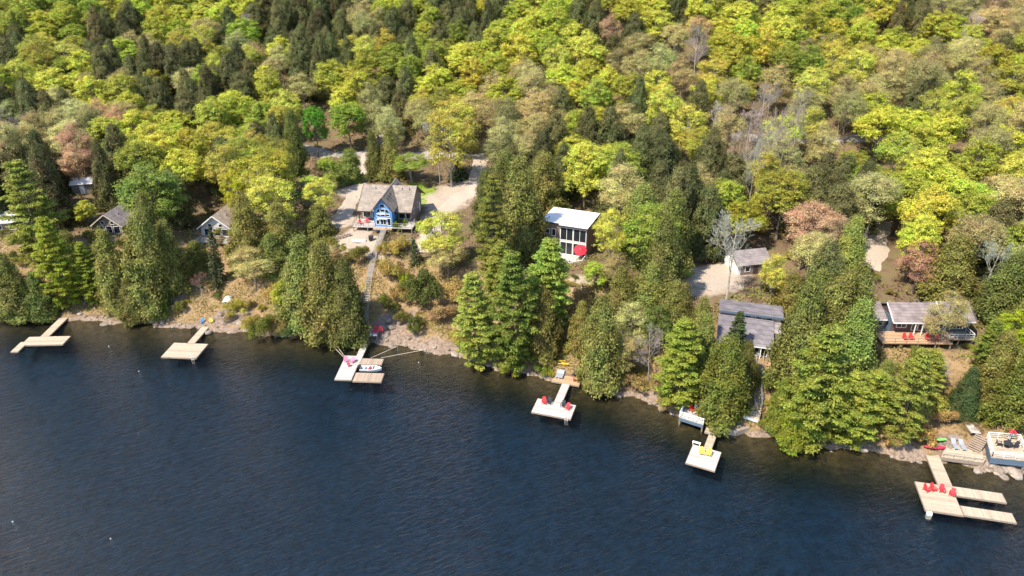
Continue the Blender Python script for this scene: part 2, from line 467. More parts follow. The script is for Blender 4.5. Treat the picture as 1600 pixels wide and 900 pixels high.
('U',-23.2,138.4,7.6,3.6,5.8,(0.442,0.351,0.078),136),
('U',-26.3,136.9,7.8,3.7,2.9,(0.442,0.364,0.078),137),
('U',-15.7,136.2,7.9,5.6,5.2,(0.468,0.377,0.065),138),
('U',-89.9,124.5,-0.1,2.9,3.5,(0.234,0.234,0.052),139),
('U',-64.1,124.6,1.2,2.8,3.0,(0.221,0.221,0.039),140),
('U',-53.4,124.1,1.1,3.3,4.7,(0.39,0.351,0.052),141),
('U',-48.9,119.4,0.3,3.4,4.1,(0.429,0.351,0.078),142),
('U',-46.2,126.0,2.9,4.2,5.0,(0.429,0.325,0.091),143),
('U',-35.1,134.0,6.0,4.9,5.7,(0.364,0.26,0.117),144),
('U',-43.7,118.1,0.3,3.8,3.6,(0.39,0.286,0.104),145),
('U',16.4,105.8,2.5,4.4,4.8,(0.39,0.273,0.117),146),
('U',20.0,99.3,0.2,4.0,4.8,(0.39,0.286,0.104),147),
('U',23.7,96.7,0.5,4.3,3.7,(0.364,0.273,0.104),148),
('U',38.3,89.0,0.5,2.6,2.3,(0.26,0.26,0.039),149),
('U',55.5,85.6,0.9,3.5,4.7,(0.39,0.286,0.091),150),
('U',60.5,85.9,0.7,3.5,4.2,(0.468,0.299,0.091),151),
('U',65.0,89.6,1.4,3.5,3.9,(0.442,0.312,0.104),152),
('U',71.8,89.6,1.4,3.5,4.3,(0.208,0.234,0.039),153),
('U',63.1,91.8,2.2,4.6,5.9,(0.325,0.325,0.052),154),
('U',60.1,95.1,4.7,4.1,5.6,(0.325,0.312,0.065),155),
('U',69.2,93.9,1.9,3.5,4.0,(0.39,0.299,0.104),156),
('U',40.5,95.7,3.0,4.8,3.0,(0.182,0.195,0.039),157),
('U',50.7,86.2,0.5,3.5,4.4,(0.156,0.195,0.039),158),
('U',64.5,99.1,6.8,2.5,4.1,(0.208,0.221,0.039),159),
('U',33.0,93.2,1.1,3.6,4.0,(0.117,0.143,0.026),160),
('U',-95.2,127.5,0.7,3.6,4.6,(0.182,0.195,0.039),161),
('U',-88.8,130.8,2.5,4.3,5.1,(0.13,0.169,0.039),162),
('U',-67.7,122.6,0.6,4.1,3.7,(0.13,0.182,0.026),163),
('U',13.4,118.0,7.2,3.9,5.1,(0.39,0.286,0.104),164),
('U',9.3,115.2,4.7,5.2,5.1,(0.416,0.299,0.104),165),
('U',24.4,94.9,-0.1,3.4,3.1,(0.39,0.286,0.104),166),
('M',87.0,104.5,8.0,12.2,7.7,(0.13,0.13,0.042),'m4l'),
('M',53.7,112.1,8.1,13.1,7.1,(0.16,0.17,0.055),'m4j'),
('O',89.8,114.1,9.3,10.9,10.1,(0.42,0.46,0.17),'l4l'),
('G',24.5,121.3,9.5,15.3,10.7,(0.28,0.34,0.047),'t4h'),
('O',82.0,120.1,9.4,14.1,10.4,(0.42,0.35,0.14),'t4l'),
('G',91.9,120.0,9.4,12.3,10.1,(0.35,0.4,0.057),'m4l'),
('R',54.5,125.4,9.8,14.0,8.2,(0.57,0.35,0.21),'m4j'),
('M',88.2,124.7,9.4,15.0,9.5,(0.16,0.14,0.049),'t4l'),
('M',96.3,125.3,10.1,16.5,7.1,(0.2,0.17,0.059),'t4l'),
('R',58.7,129.9,10.1,11.3,9.4,(0.6,0.38,0.22),'l4j'),
('L',77.6,127.9,10.9,15.1,9.9,(0.59,0.53,0.07),'t4k'),
('M',101.2,128.6,10.4,16.6,8.1,(0.18,0.18,0.06),'t4l'),
('M',31.1,133.3,11.2,16.3,7.9,(0.19,0.18,0.061),'t4h'),
('M',37.7,132.3,9.7,14.6,7.5,(0.14,0.15,0.048),'t4i'),
('L',45.0,133.5,9.6,10.9,9.9,(0.38,0.36,0.046),'l4i'),
('M',63.4,133.0,9.8,14.3,9.0,(0.16,0.15,0.05),'t4j'),
('O',82.6,133.8,10.2,11.4,9.3,(0.55,0.46,0.18),'l4k'),
('G',88.6,132.0,10.6,12.5,10.0,(0.34,0.37,0.053),'m4l'),
('O',96.8,132.9,11.3,15.2,10.0,(0.6,0.5,0.2),'t4l'),
('M',35.1,137.5,11.0,15.4,7.4,(0.1,0.11,0.036),'t4h'),
('G',53.4,136.2,11.6,14.6,10.6,(0.34,0.32,0.048),'t4i'),
('O',71.7,137.1,11.1,14.5,10.8,(0.47,0.45,0.17),'t4k'),
('O',100.6,137.2,11.6,11.1,7.6,(0.47,0.43,0.16),'l4l'),
('O',22.2,140.2,10.9,15.4,9.6,(0.57,0.5,0.19),'t4h'),
('G',42.0,139.6,10.9,12.4,8.8,(0.37,0.42,0.059),'m4i'),
('M',60.2,139.4,10.9,14.7,8.9,(0.2,0.19,0.063),'t4j'),
('L',79.6,140.6,10.6,14.2,10.5,(0.41,0.45,0.056),'t4k'),
('L',87.9,139.0,11.0,14.1,9.7,(0.53,0.58,0.072),'t4l'),
('G',93.9,140.2,11.2,10.9,9.0,(0.44,0.59,0.08),'l4l'),
('L',107.0,141.0,12.4,14.1,11.6,(0.46,0.47,0.06),'t4l'),
('Y',-50.0,144.8,7.7,14.3,10.4,(0.6,0.59,0.099),'t4d'),
('M',1.0,145.3,10.0,11.8,8.6,(0.11,0.12,0.038),'m4f'),
('M',30.6,144.0,12.2,13.1,7.9,(0.14,0.14,0.047),'m4h'),
('O',37.9,143.0,11.1,14.4,8.6,(0.47,0.4,0.15),'t4i'),
('M',43.7,145.0,11.9,11.6,7.0,(0.13,0.13,0.044),'m4i'),
('G',53.2,143.2,11.1,12.3,9.1,(0.42,0.43,0.062),'m4i'),
('G',58.8,145.2,11.3,11.3,10.8,(0.44,0.49,0.07),'l4j'),
('M',66.6,142.8,11.8,11.9,7.8,(0.14,0.13,0.044),'m4j'),
('M',71.9,143.0,11.9,14.3,7.9,(0.097,0.094,0.031),'t4j'),
('L',85.3,144.4,12.1,15.5,9.8,(0.6,0.6,0.077),'t4k'),
('O',101.0,144.4,11.7,11.0,10.3,(0.6,0.51,0.2),'l4l'),
('M',-99.3,147.6,9.3,15.2,8.2,(0.11,0.087,0.031),'t4a'),
('Y',-53.8,149.0,9.0,14.4,8.1,(0.55,0.51,0.085),'t4d'),
('M',21.8,147.5,11.5,15.2,7.0,(0.17,0.17,0.056),'t4h'),
('M',36.5,148.7,12.2,11.9,8.2,(0.15,0.13,0.046),'m4h'),
('M',63.5,147.7,11.6,11.8,6.9,(0.14,0.12,0.043),'m4j'),
('G',78.3,146.9,11.7,11.7,8.4,(0.37,0.37,0.054),'m4k'),
('L',92.0,149.2,12.3,11.0,9.7,(0.52,0.51,0.065),'l4k'),
('Y',107.8,148.9,13.0,13.4,10.7,(0.58,0.56,0.092),'m4l'),
('L',116.0,147.6,12.7,11.1,11.7,(0.43,0.41,0.053),'l4l'),
('M',-116.1,150.9,9.0,14.7,8.0,(0.12,0.13,0.041),'t4a'),
('M',-74.4,150.9,8.9,12.5,7.1,(0.14,0.13,0.044),'m4c'),
('L',16.1,152.9,11.6,15.2,11.7,(0.6,0.6,0.09),'t3g'),
('G',23.8,152.8,12.1,14.3,10.9,(0.36,0.41,0.058),'t3h'),
('M',43.0,153.1,13.1,16.7,7.3,(0.15,0.14,0.048),'t3i'),
('M',48.0,152.5,12.8,11.7,8.7,(0.17,0.16,0.055),'m4i'),
('Y',53.9,152.0,12.1,12.8,9.8,(0.49,0.43,0.073),'m4i'),
('M',66.9,152.4,12.1,12.4,8.7,(0.13,0.12,0.042),'m4j'),
('M',72.2,153.1,11.6,12.2,7.3,(0.16,0.16,0.052),'m4j'),
('G',77.1,152.1,12.0,10.5,9.0,(0.28,0.35,0.048),'l4j'),
('Y',87.0,153.1,12.4,13.0,8.1,(0.48,0.45,0.075),'m3k'),
('L',100.0,152.9,13.2,14.5,8.8,(0.38,0.39,0.05),'t3l'),
('M',-117.7,155.9,9.9,15.8,9.3,(0.15,0.14,0.047),'t4a'),
('M',-104.9,156.6,9.0,16.2,8.0,(0.14,0.14,0.047),'t4a'),
('G',-80.6,155.0,8.7,11.2,8.0,(0.37,0.45,0.062),'l4b'),
('M',-0.1,156.5,11.6,13.9,8.2,(0.18,0.16,0.055),'m3f'),
('M',33.0,155.2,12.0,16.2,9.2,(0.088,0.097,0.031),'t3h'),
('O',59.4,155.4,13.0,14.0,9.2,(0.43,0.41,0.15),'t3i'),
('L',93.8,156.7,12.5,12.7,9.6,(0.55,0.57,0.072),'m3k'),
('L',111.9,155.0,13.6,10.6,9.8,(0.59,0.6,0.077),'l3l'),
('L',119.8,156.2,14.9,13.6,9.2,(0.56,0.6,0.082),'m3l'),
('M',-111.9,159.4,9.4,16.6,8.6,(0.18,0.16,0.055),'t3a'),
('M',-91.7,158.8,9.4,16.2,6.9,(0.14,0.13,0.045),'t3b'),
('G',-83.9,160.7,10.2,15.0,11.0,(0.27,0.29,0.041),'t3b'),
('L',-75.0,160.7,9.8,13.3,11.5,(0.6,0.59,0.077),'m3c'),
('Y',-65.1,160.2,10.0,14.7,10.1,(0.48,0.43,0.073),'t3c'),
('M',6.1,160.5,11.5,11.4,7.4,(0.19,0.18,0.061),'l3g'),
('M',11.0,159.7,12.1,12.5,7.7,(0.13,0.14,0.045),'m3g'),
('L',20.6,160.1,13.0,11.3,11.1,(0.6,0.6,0.084),'l3g'),
('M',28.8,158.2,12.5,16.3,7.5,(0.15,0.16,0.052),'t3h'),
('M',35.0,160.5,13.2,12.0,8.1,(0.14,0.13,0.044),'m3h'),
('M',43.8,158.8,12.8,13.6,9.1,(0.13,0.14,0.046),'m3i'),
('G',76.7,158.8,13.0,10.8,8.1,(0.34,0.34,0.051),'l3j'),
('Y',86.8,160.7,13.3,14.0,9.9,(0.44,0.49,0.078),'t3k'),
('O',105.3,158.9,14.0,15.1,8.9,(0.39,0.36,0.14),'t3l'),
('M',-123.6,164.4,10.5,14.2,8.3,(0.19,0.19,0.063),'t3a'),
('M',-117.6,162.8,10.5,11.8,9.4,(0.15,0.16,0.052),'m3a'),
('M',-108.2,163.2,10.9,12.6,8.1,(0.12,0.11,0.037),'m3a'),
('M',-1.7,163.7,11.9,13.6,8.7,(0.17,0.17,0.056),'m3f'),
('G',25.8,164.2,13.0,10.7,10.4,(0.36,0.39,0.056),'l3h'),
('B',51.4,162.1,12.9,14.7,7.3,(0.37,0.3,0.25),'t3i'),
('B',60.6,163.4,13.0,14.7,6.9,(0.31,0.22,0.19),'t3i'),
('L',93.3,164.2,14.6,13.2,8.8,(0.47,0.47,0.06),'m3k'),
('L',111.3,163.3,15.3,12.3,11.6,(0.6,0.6,0.076),'m3l'),
('L',122.1,164.2,16.7,12.0,8.8,(0.53,0.54,0.068),'m3l'),
('M',-129.6,168.5,10.5,16.2,7.2,(0.12,0.13,0.043),'t3a'),
('M',-111.9,167.3,11.0,14.4,7.4,(0.11,0.12,0.04),'t3a'),
('M',-92.4,166.5,10.6,16.6,9.3,(0.13,0.12,0.04),'t3b'),
('L',-82.5,167.6,10.5,14.7,10.2,(0.6,0.57,0.076),'t3b'),
('M',-68.9,168.5,10.5,13.0,8.0,(0.12,0.13,0.041),'m3c'),
('Y',-63.4,168.0,10.5,13.9,9.0,(0.35,0.4,0.063),'m3c'),
('Y',-55.7,166.9,10.2,14.1,8.8,(0.33,0.32,0.053),'t3d'),
('M',6.8,166.0,12.3,14.0,7.4,(0.089,0.088,0.029),'m3g'),
('L',15.1,166.3,13.1,11.5,10.7,(0.49,0.49,0.062),'l3g'),
('M',33.5,167.9,14.2,11.7,9.2,(0.15,0.15,0.05),'m3h'),
('Y',44.8,167.0,13.5,13.3,8.8,(0.46,0.43,0.071),'m3i'),
('B',57.8,168.6,14.9,13.0,8.7,(0.29,0.24,0.2),'m3i'),
('O',73.0,167.3,14.4,13.1,8.3,(0.54,0.47,0.18),'m3j'),
('L',100.2,168.5,16.6,13.4,10.9,(0.58,0.58,0.074),'m2k'),
('R',-104.1,171.8,11.0,15.3,8.6,(0.49,0.28,0.17),'t3b'),
('L',-77.6,171.5,10.4,14.7,9.0,(0.51,0.45,0.059),'t3c'),
('O',-2.3,172.3,12.6,11.0,9.9,(0.35,0.34,0.13),'l3f'),
('O',4.0,172.3,13.0,10.8,8.8,(0.48,0.44,0.17),'l3f'),
('M',17.8,171.9,13.8,16.3,8.7,(0.12,0.11,0.037),'t3g'),
('M',23.1,171.2,13.3,16.5,8.3,(0.14,0.14,0.045),'t3g'),
('O',51.1,171.3,15.6,15.1,8.3,(0.49,0.4,0.16),'t2i'),
('Y',64.5,172.1,15.4,12.5,10.6,(0.56,0.6,0.097),'m3i'),
('L',87.0,171.3,16.3,14.2,11.8,(0.59,0.58,0.074),'t2k'),
('O',111.9,170.4,17.9,14.0,7.8,(0.48,0.43,0.16),'t2l'),
('O',122.3,172.3,18.4,13.2,9.3,(0.6,0.53,0.2),'m2l'),
('O',129.7,172.1,19.5,10.6,9.5,(0.6,0.49,0.2),'l2l'),
('M',-134.0,175.0,11.1,11.5,8.5,(0.14,0.14,0.047),'l3a'),
('O',-124.5,176.1,11.5,14.2,7.6,(0.48,0.47,0.18),'t3a'),
('O',-116.6,174.6,11.4,10.8,10.7,(0.46,0.41,0.16),'l3a'),
('G',-96.1,175.2,11.5,11.3,9.9,(0.33,0.39,0.054),'l3b'),
('L',-87.0,174.6,11.9,13.8,11.4,(0.55,0.53,0.068),'m3b'),
('Y',-69.2,176.0,11.5,10.9,8.1,(0.56,0.52,0.087),'l3c'),
('Y',-63.4,175.1,10.3,13.6,8.7,(0.48,0.41,0.07),'m3c'),
('M',10.6,174.3,14.2,13.6,8.3,(0.18,0.16,0.055),'m3g'),
('M',35.5,175.7,15.3,11.9,8.0,(0.16,0.16,0.054),'m3h'),
('Y',42.8,175.5,15.1,15.0,10.8,(0.59,0.55,0.092),'t2h'),
('Y',71.9,174.4,17.2,12.2,9.4,(0.48,0.46,0.076),'m2j'),
('L',96.0,175.6,17.6,11.2,10.5,(0.55,0.59,0.073),'l2k'),
('O',-137.8,178.9,10.9,10.7,7.9,(0.51,0.39,0.15),'l3a'),
('O',-110.2,179.6,12.3,13.0,10.4,(0.59,0.58,0.22),'m3b'),
('Y',-80.0,178.8,11.1,10.5,8.6,(0.42,0.42,0.069),'l3c'),
('M',-58.8,178.8,10.9,15.7,7.2,(0.16,0.17,0.055),'t3d'),
('O',-1.2,178.0,12.5,14.0,8.6,(0.49,0.47,0.18),'m3f'),
('L',18.0,179.2,13.8,14.2,11.4,(0.37,0.4,0.049),'t2g'),
('O',28.0,179.4,16.5,12.9,10.6,(0.54,0.46,0.18),'m2h'),
('B',50.3,179.2,16.8,13.1,7.3,(0.42,0.36,0.29),'m2i'),
('B',58.6,179.1,16.6,11.5,7.8,(0.43,0.32,0.27),'l2i'),
('B',70.3,180.1,18.8,14.5,6.7,(0.24,0.2,0.16),'t2j'),
('O',82.7,179.9,18.7,13.2,9.4,(0.37,0.36,0.13),'m2j'),
('Y',102.3,178.3,18.3,15.3,8.4,(0.43,0.42,0.069),'t2k'),
('Y',111.1,178.7,20.1,12.1,8.8,(0.44,0.45,0.074),'m2l'),
('Y',121.5,178.7,20.2,10.9,8.6,(0.6,0.51,0.089),'l2l'),
('O',129.5,179.4,21.8,13.4,10.3,(0.4,0.38,0.14),'m2l'),
('R',-129.8,183.9,11.5,12.0,9.2,(0.52,0.35,0.21),'m3a'),
('O',-120.1,183.2,11.9,14.7,9.1,(0.39,0.31,0.12),'t2a'),
('G',-102.1,182.8,12.5,12.8,10.1,(0.44,0.46,0.067),'m3b'),
('L',-96.2,183.4,12.9,13.2,8.8,(0.6,0.6,0.078),'m2b'),
('L',-88.0,183.7,11.9,11.4,10.3,(0.46,0.51,0.063),'l3c'),
('Y',-75.2,184.0,11.9,11.9,10.9,(0.53,0.48,0.081),'m3c'),
('M',-65.1,182.8,11.3,12.3,9.3,(0.13,0.12,0.041),'m3d'),
('O',5.4,183.3,14.2,12.5,9.5,(0.52,0.44,0.17),'m2g'),
('Y',37.9,183.6,17.6,14.9,10.1,(0.58,0.6,0.1),'t2h'),
('B',62.6,182.9,18.2,13.8,7.0,(0.29,0.25,0.2),'m2i'),
('L',91.3,182.3,20.0,11.1,11.1,(0.45,0.48,0.06),'l2k'),
('B',-142.7,187.3,12.0,12.6,7.4,(0.33,0.29,0.23),'m2a'),
('O',-114.8,185.5,12.6,14.7,8.2,(0.47,0.42,0.16),'t2b'),
('M',-108.1,185.5,12.4,12.2,7.0,(0.12,0.13,0.041),'m3b'),
('Y',-14.2,186.8,12.9,15.3,10.0,(0.6,0.57,0.095),'t2f'),
('O',-1.3,186.3,14.0,15.5,7.8,(0.29,0.27,0.1),'t2f'),
('O',12.6,186.8,15.0,11.0,11.0,(0.41,0.34,0.13),'l2g'),
('L',21.5,186.9,16.2,10.6,9.1,(0.46,0.42,0.055),'l2g'),
('M',32.0,187.5,17.5,16.4,6.9,(0.13,0.15,0.048),'t2h'),
('M',47.1,187.1,19.5,13.7,7.1,(0.16,0.15,0.052),'m2i'),
('O',56.3,187.7,19.8,14.1,8.4,(0.39,0.36,0.14),'t2i'),
('B',65.9,187.9,20.8,12.3,7.8,(0.28,0.24,0.19),'m2i'),
('O',74.2,185.6,19.3,12.8,10.0,(0.48,0.45,0.17),'m2j'),
('O',84.2,186.7,20.5,14.5,7.5,(0.43,0.35,0.14),'t2j'),
('M',102.0,186.6,21.4,11.9,7.3,(0.14,0.14,0.048),'m2k'),
('L',112.5,186.2,20.9,15.1,9.6,(0.51,0.54,0.068),'t2l'),
('O',121.0,185.8,21.9,11.1,10.1,(0.42,0.38,0.14),'l2l'),
('Y',131.7,187.9,22.9,11.5,8.6,(0.41,0.42,0.068),'l2l'),
('B',-135.4,191.0,12.4,15.0,7.7,(0.32,0.29,0.23),'t2a'),
('O',-125.0,190.2,12.8,10.6,9.5,(0.6,0.58,0.23),'l2a'),
('O',-111.0,190.5,12.4,14.3,7.8,(0.39,0.37,0.14),'t2b'),
('R',-103.4,191.3,12.9,12.7,7.6,(0.56,0.3,0.19),'m2b'),
('L',-97.1,189.3,13.4,11.9,9.5,(0.51,0.47,0.061),'m2b'),
('L',-88.9,190.3,12.7,11.9,11.6,(0.52,0.53,0.067),'m2c'),
('G',-78.0,191.7,13.3,15.4,9.9,(0.42,0.45,0.064),'t2c'),
('Y',-68.6,191.2,12.0,10.8,8.1,(0.44,0.49,0.078),'l2c'),
('G',-60.1,190.0,12.0,14.6,9.1,(0.45,0.4,0.061),'t2d'),
('O',-31.9,191.2,12.3,13.9,7.8,(0.48,0.48,0.18),'m2e'),
('O',-21.5,191.1,13.2,12.2,8.8,(0.4,0.38,0.14),'m2e'),
('O',6.0,191.8,16.2,13.6,10.7,(0.57,0.44,0.18),'m2g'),
('Y',39.7,191.5,19.4,12.4,8.7,(0.57,0.46,0.08),'m2h'),
('O',91.7,190.0,21.2,12.2,8.0,(0.55,0.46,0.18),'m2j'),
('O',106.0,191.8,22.7,15.1,10.6,(0.37,0.34,0.13),'t1k'),
('Y',137.9,191.2,24.5,14.0,9.7,(0.6,0.51,0.088),'m1l'),
('B',-146.6,193.6,11.9,10.9,7.2,(0.3,0.27,0.22),'l2a'),
('O',-141.2,194.3,12.3,13.5,9.9,(0.48,0.42,0.16),'m2a'),
('B',-131.7,194.5,12.5,11.1,8.6,(0.29,0.24,0.2),'l2a'),
('O',-117.7,195.5,13.6,13.3,9.6,(0.6,0.6,0.24),'m2b'),
('G',-43.8,195.0,12.4,13.6,10.6,(0.27,0.36,0.048),'m2e'),
('Y',-15.4,194.0,13.5,14.3,10.3,(0.52,0.46,0.079),'t2f'),
('O',-5.4,193.5,14.5,12.8,8.1,(0.43,0.34,0.14),'m2f'),
('M',13.6,195.5,17.0,12.7,7.5,(0.15,0.16,0.052),'m2g'),
('G',22.0,194.2,18.8,13.4,9.2,(0.36,0.43,0.061),'m2g'),
('L',31.7,194.7,19.7,13.9,11.5,(0.34,0.34,0.044),'m2h'),
('L',50.6,193.8,20.6,11.8,8.9,(0.6,0.6,0.084),'m2i'),
('Y',59.4,193.4,21.8,10.8,9.3,(0.48,0.46,0.076),'l2i'),
('O',69.1,194.1,22.3,14.0,9.3,(0.5,0.4,0.16),'t1i'),
('Y',78.4,194.5,23.2,12.3,10.6,(0.6,0.6,0.11),'m1j'),
('O',97.7,195.4,22.7,11.3,9.9,(0.52,0.48,0.18),'l1k'),
('O',112.8,194.1,22.9,10.8,8.4,(0.41,0.4,0.15),'l1k'),
('O',122.1,195.2,24.6,13.2,7.5,(0.4,0.34,0.13),'m1l'),
('Y',130.2,194.2,24.4,11.9,10.0,(0.48,0.46,0.076),'m1l'),
('O',-150.5,199.3,12.7,10.7,9.5,(0.52,0.41,0.16),'l2a'),
('O',-144.1,199.5,13.1,11.0,8.5,(0.47,0.41,0.16),'l2a'),
('M',-125.2,199.1,13.3,14.9,8.9,(0.17,0.15,0.053),'t2a'),
('R',-112.4,198.8,13.4,12.4,7.7,(0.58,0.36,0.21),'m2b'),
('O',-106.9,198.8,14.3,11.3,10.6,(0.5,0.42,0.16),'l2b'),
('G',-96.8,198.7,13.3,11.2,8.4,(0.35,0.37,0.054),'l2b'),
('M',-87.8,198.1,13.3,15.4,8.7,(0.16,0.15,0.052),'t2c'),
('M',-82.0,197.0,13.3,15.6,8.8,(0.14,0.13,0.043),'t2c'),
('L',-74.5,198.0,12.8,15.0,10.0,(0.43,0.47,0.059),'t2c'),
('G',-68.0,198.2,13.2,12.3,9.0,(0.3,0.37,0.052),'m2d'),
('O',-36.7,198.5,12.5,12.6,9.4,(0.41,0.4,0.15),'m2e'),
('O',-26.1,198.3,13.6,12.9,7.9,(0.45,0.4,0.15),'m2e'),
('L',39.0,198.3,22.3,11.4,9.5,(0.6,0.6,0.084),'l1h'),
('Y',84.8,199.1,23.7,12.2,10.5,(0.47,0.44,0.073),'m1j'),
('L',137.8,199.3,27.3,12.0,11.3,(0.47,0.48,0.061),'m1l'),
('O',-138.2,202.7,13.1,12.0,7.9,(0.35,0.38,0.14),'m2a'),
('M',-133.2,203.2,13.3,16.3,8.3,(0.14,0.15,0.05),'t2a'),
('L',-62.2,201.4,13.6,14.2,9.3,(0.6,0.6,0.11),'t2d'),
('Y',-20.1,202.5,15.0,13.5,8.9,(0.32,0.3,0.05),'m2f'),
('O',-10.8,201.9,15.9,11.8,9.5,(0.59,0.48,0.19),'m2f'),
('L',-1.5,202.3,17.8,13.5,11.0,(0.45,0.45,0.057),'m2f'),
('O',7.6,202.6,18.7,14.4,10.6,(0.45,0.39,0.15),'t1g'),
('L',17.2,200.8,19.5,11.3,9.1,(0.57,0.52,0.068),'l2g'),
('L',26.1,201.3,20.3,14.0,9.7,(0.57,0.55,0.071),'t1g'),
('O',46.0,202.1,23.3,13.0,7.9,(0.48,0.37,0.15),'m1h'),
('Y',54.1,202.5,24.5,12.0,9.0,(0.6,0.52,0.09),'m1i'),
('G',63.6,203.1,24.4,12.1,9.3,(0.32,0.37,0.052),'m1i'),
('G',72.9,203.3,24.8,14.2,9.5,(0.29,0.31,0.045),'t1i'),
('Y',93.7,203.2,24.6,13.4,10.6,(0.6,0.6,0.1),'m1j'),
('O',101.9,201.9,24.2,14.5,9.4,(0.53,0.44,0.17),'t1k'),
('O',112.6,201.1,24.1,14.2,7.8,(0.47,0.37,0.15),'t1k'),
('O',120.5,202.4,25.4,15.0,8.7,(0.51,0.45,0.17),'t1l'),
('L',129.8,202.5,26.1,13.4,10.3,(0.44,0.39,0.052),'m1l'),
('L',145.4,202.3,28.3,12.5,9.2,(0.58,0.53,0.069),'m1l'),
('M',-154.0,207.2,12.6,15.6,7.9,(0.12,0.12,0.04),'t2a'),
('M',-144.3,206.8,13.4,15.0,9.4,(0.14,0.15,0.05),'t2a'),
('M',-125.3,206.7,14.4,12.5,8.3,(0.16,0.16,0.053),'m2b'),
('L',-116.5,206.4,13.8,10.6,9.0,(0.6,0.6,0.09),'l2b'),
('L',-107.4,206.0,14.3,12.2,8.9,(0.5,0.51,0.065),'m2b'),
('M',-98.0,206.3,14.2,15.5,8.1,(0.12,0.12,0.04),'t2b'),
('M',-87.7,205.3,14.6,15.2,8.1,(0.15,0.15,0.05),'t2c'),
('L',-77.8,206.2,14.0,12.6,11.7,(0.58,0.6,0.075),'m2c'),
('L',-68.4,204.7,13.8,10.9,8.8,(0.46,0.43,0.056),'l2d'),
('L',-46.4,205.3,15.1,12.2,8.6,(0.6,0.6,0.08),'m2e'),
('O',-40.1,205.4,14.5,14.5,8.4,(0.41,0.39,0.14),'t2e'),
('M',-31.1,205.6,14.9,12.7,7.1,(0.15,0.13,0.046),'m2e'),
('Y',-25.5,207.2,16.4,10.5,8.4,(0.54,0.49,0.082),'l2e'),
('O',34.3,206.8,23.9,13.4,9.7,(0.51,0.44,0.17),'m1h'),
('G',81.8,206.3,25.0,13.6,10.7,(0.27,0.33,0.046),'m1j'),
('O',115.3,207.0,26.0,14.8,9.5,(0.35,0.31,0.12),'t1k'),
('M',-139.0,210.1,13.6,14.5,7.2,(0.15,0.15,0.049),'t2a'),
('M',-100.7,211.0,15.0,12.3,6.9,(0.14,0.12,0.042),'m2b'),
('L',-15.2,211.0,17.9,10.6,10.8,(0.46,0.48,0.06),'l2f'),
('O',-4.9,209.9,18.9,12.7,8.5,(0.49,0.4,0.16),'m1f'),
('O',4.4,209.6,19.8,14.5,8.4,(0.53,0.5,0.19),'t1f'),
('L',14.2,209.4,21.4,12.0,11.4,(0.55,0.6,0.075),'m1g'),
('L',21.8,209.6,22.1,12.4,8.6,(0.47,0.45,0.058),'m1g'),
('O',41.3,210.0,24.9,14.1,10.5,(0.45,0.47,0.17),'t1h'),
('B',50.7,208.7,26.4,14.8,9.0,(0.3,0.23,0.19),'t1i'),
('L',61.0,209.9,26.9,14.5,9.9,(0.45,0.41,0.054),'t1i'),
('L',69.4,211.1,27.9,15.3,10.7,(0.58,0.5,0.067),'t1i'),
('Y',89.0,209.9,26.0,13.5,9.0,(0.59,0.51,0.087),'m1j'),
('Y',97.5,210.5,25.5,13.9,8.8,(0.5,0.45,0.075),'m1j'),
('O',107.2,209.1,25.9,11.7,8.1,(0.58,0.45,0.18),'m1k'),
('O',125.5,210.6,27.2,13.5,10.1,(0.6,0.56,0.21),'m1l'),
('M',135.9,209.9,28.9,12.3,8.8,(0.15,0.14,0.047),'m1l'),
('Y',144.6,210.1,29.5,14.0,10.7,(0.45,0.46,0.075),'t0l'),
('M',-157.4,213.7,14.6,13.0,9.4,(0.18,0.19,0.063),'m2a'),
('M',-147.9,214.8,15.1,11.9,7.2,(0.16,0.15,0.051),'m2a'),
('O',-131.7,213.3,15.5,10.9,9.1,(0.59,0.56,0.21),'l2a'),
('L',-120.3,212.6,15.4,14.0,10.3,(0.6,0.6,0.084),'t2b'),
('G',-112.0,212.6,16.1,14.6,9.0,(0.42,0.42,0.062),'t2b'),
('M',-105.5,214.7,16.4,12.4,8.8,(0.15,0.16,0.051),'m2b'),
('M',-93.4,213.3,15.9,15.3,7.0,(0.19,0.18,0.061),'t2c'),
('M',-87.4,213.8,16.0,16.1,7.3,(0.11,0.098,0.034),'t2c'),
('M',-78.3,214.8,16.0,14.0,8.6,(0.15,0.15,0.049),'t2c'),
('L',-68.9,212.9,16.3,13.2,8.6,(0.39,0.4,0.051),'m2d'),
('L',-45.9,212.6,16.5,15.2,11.5,(0.52,0.49,0.063),'t1e'),
('M',-36.8,214.9,17.2,11.4,9.5,(0.15,0.15,0.05),'l2e'),
('M',-30.4,213.5,17.4,14.4,9.3,(0.15,0.16,0.052),'t1e'),
('L',-22.7,215.0,18.2,13.8,11.9,(0.6,0.6,0.08),'m1e'),
('O',30.3,213.1,26.1,10.8,7.8,(0.34,0.29,0.11),'l1h'),
('B',52.4,214.9,28.2,15.4,8.5,(0.22,0.22,0.17),'t0i'),
('G',76.3,213.9,28.2,11.3,9.2,(0.41,0.44,0.064),'l1i'),
('L',115.1,214.1,26.8,11.8,8.6,(0.51,0.51,0.065),'m1k'),
('O',151.0,214.2,31.9,14.6,7.7,(0.47,0.48,0.18),'t0l'),
('M',-142.7,218.3,15.8,12.0,8.1,(0.12,0.13,0.043),'m2a'),
('G',-90.5,218.9,17.3,14.0,8.3,(0.36,0.44,0.061),'t1c'),
('O',-61.5,218.4,17.5,11.9,9.3,(0.45,0.41,0.15),'m1d'),
('L',-52.9,217.0,18.0,15.1,11.0,(0.39,0.4,0.051),'t1d'),
('L',-11.5,217.7,20.5,12.9,8.9,(0.55,0.46,0.062),'m1f'),
('L',-5.0,218.7,21.4,13.0,8.7,(0.42,0.42,0.053),'m1f'),
('O',4.1,216.6,21.8,11.7,9.5,(0.43,0.35,0.14),'m1f'),
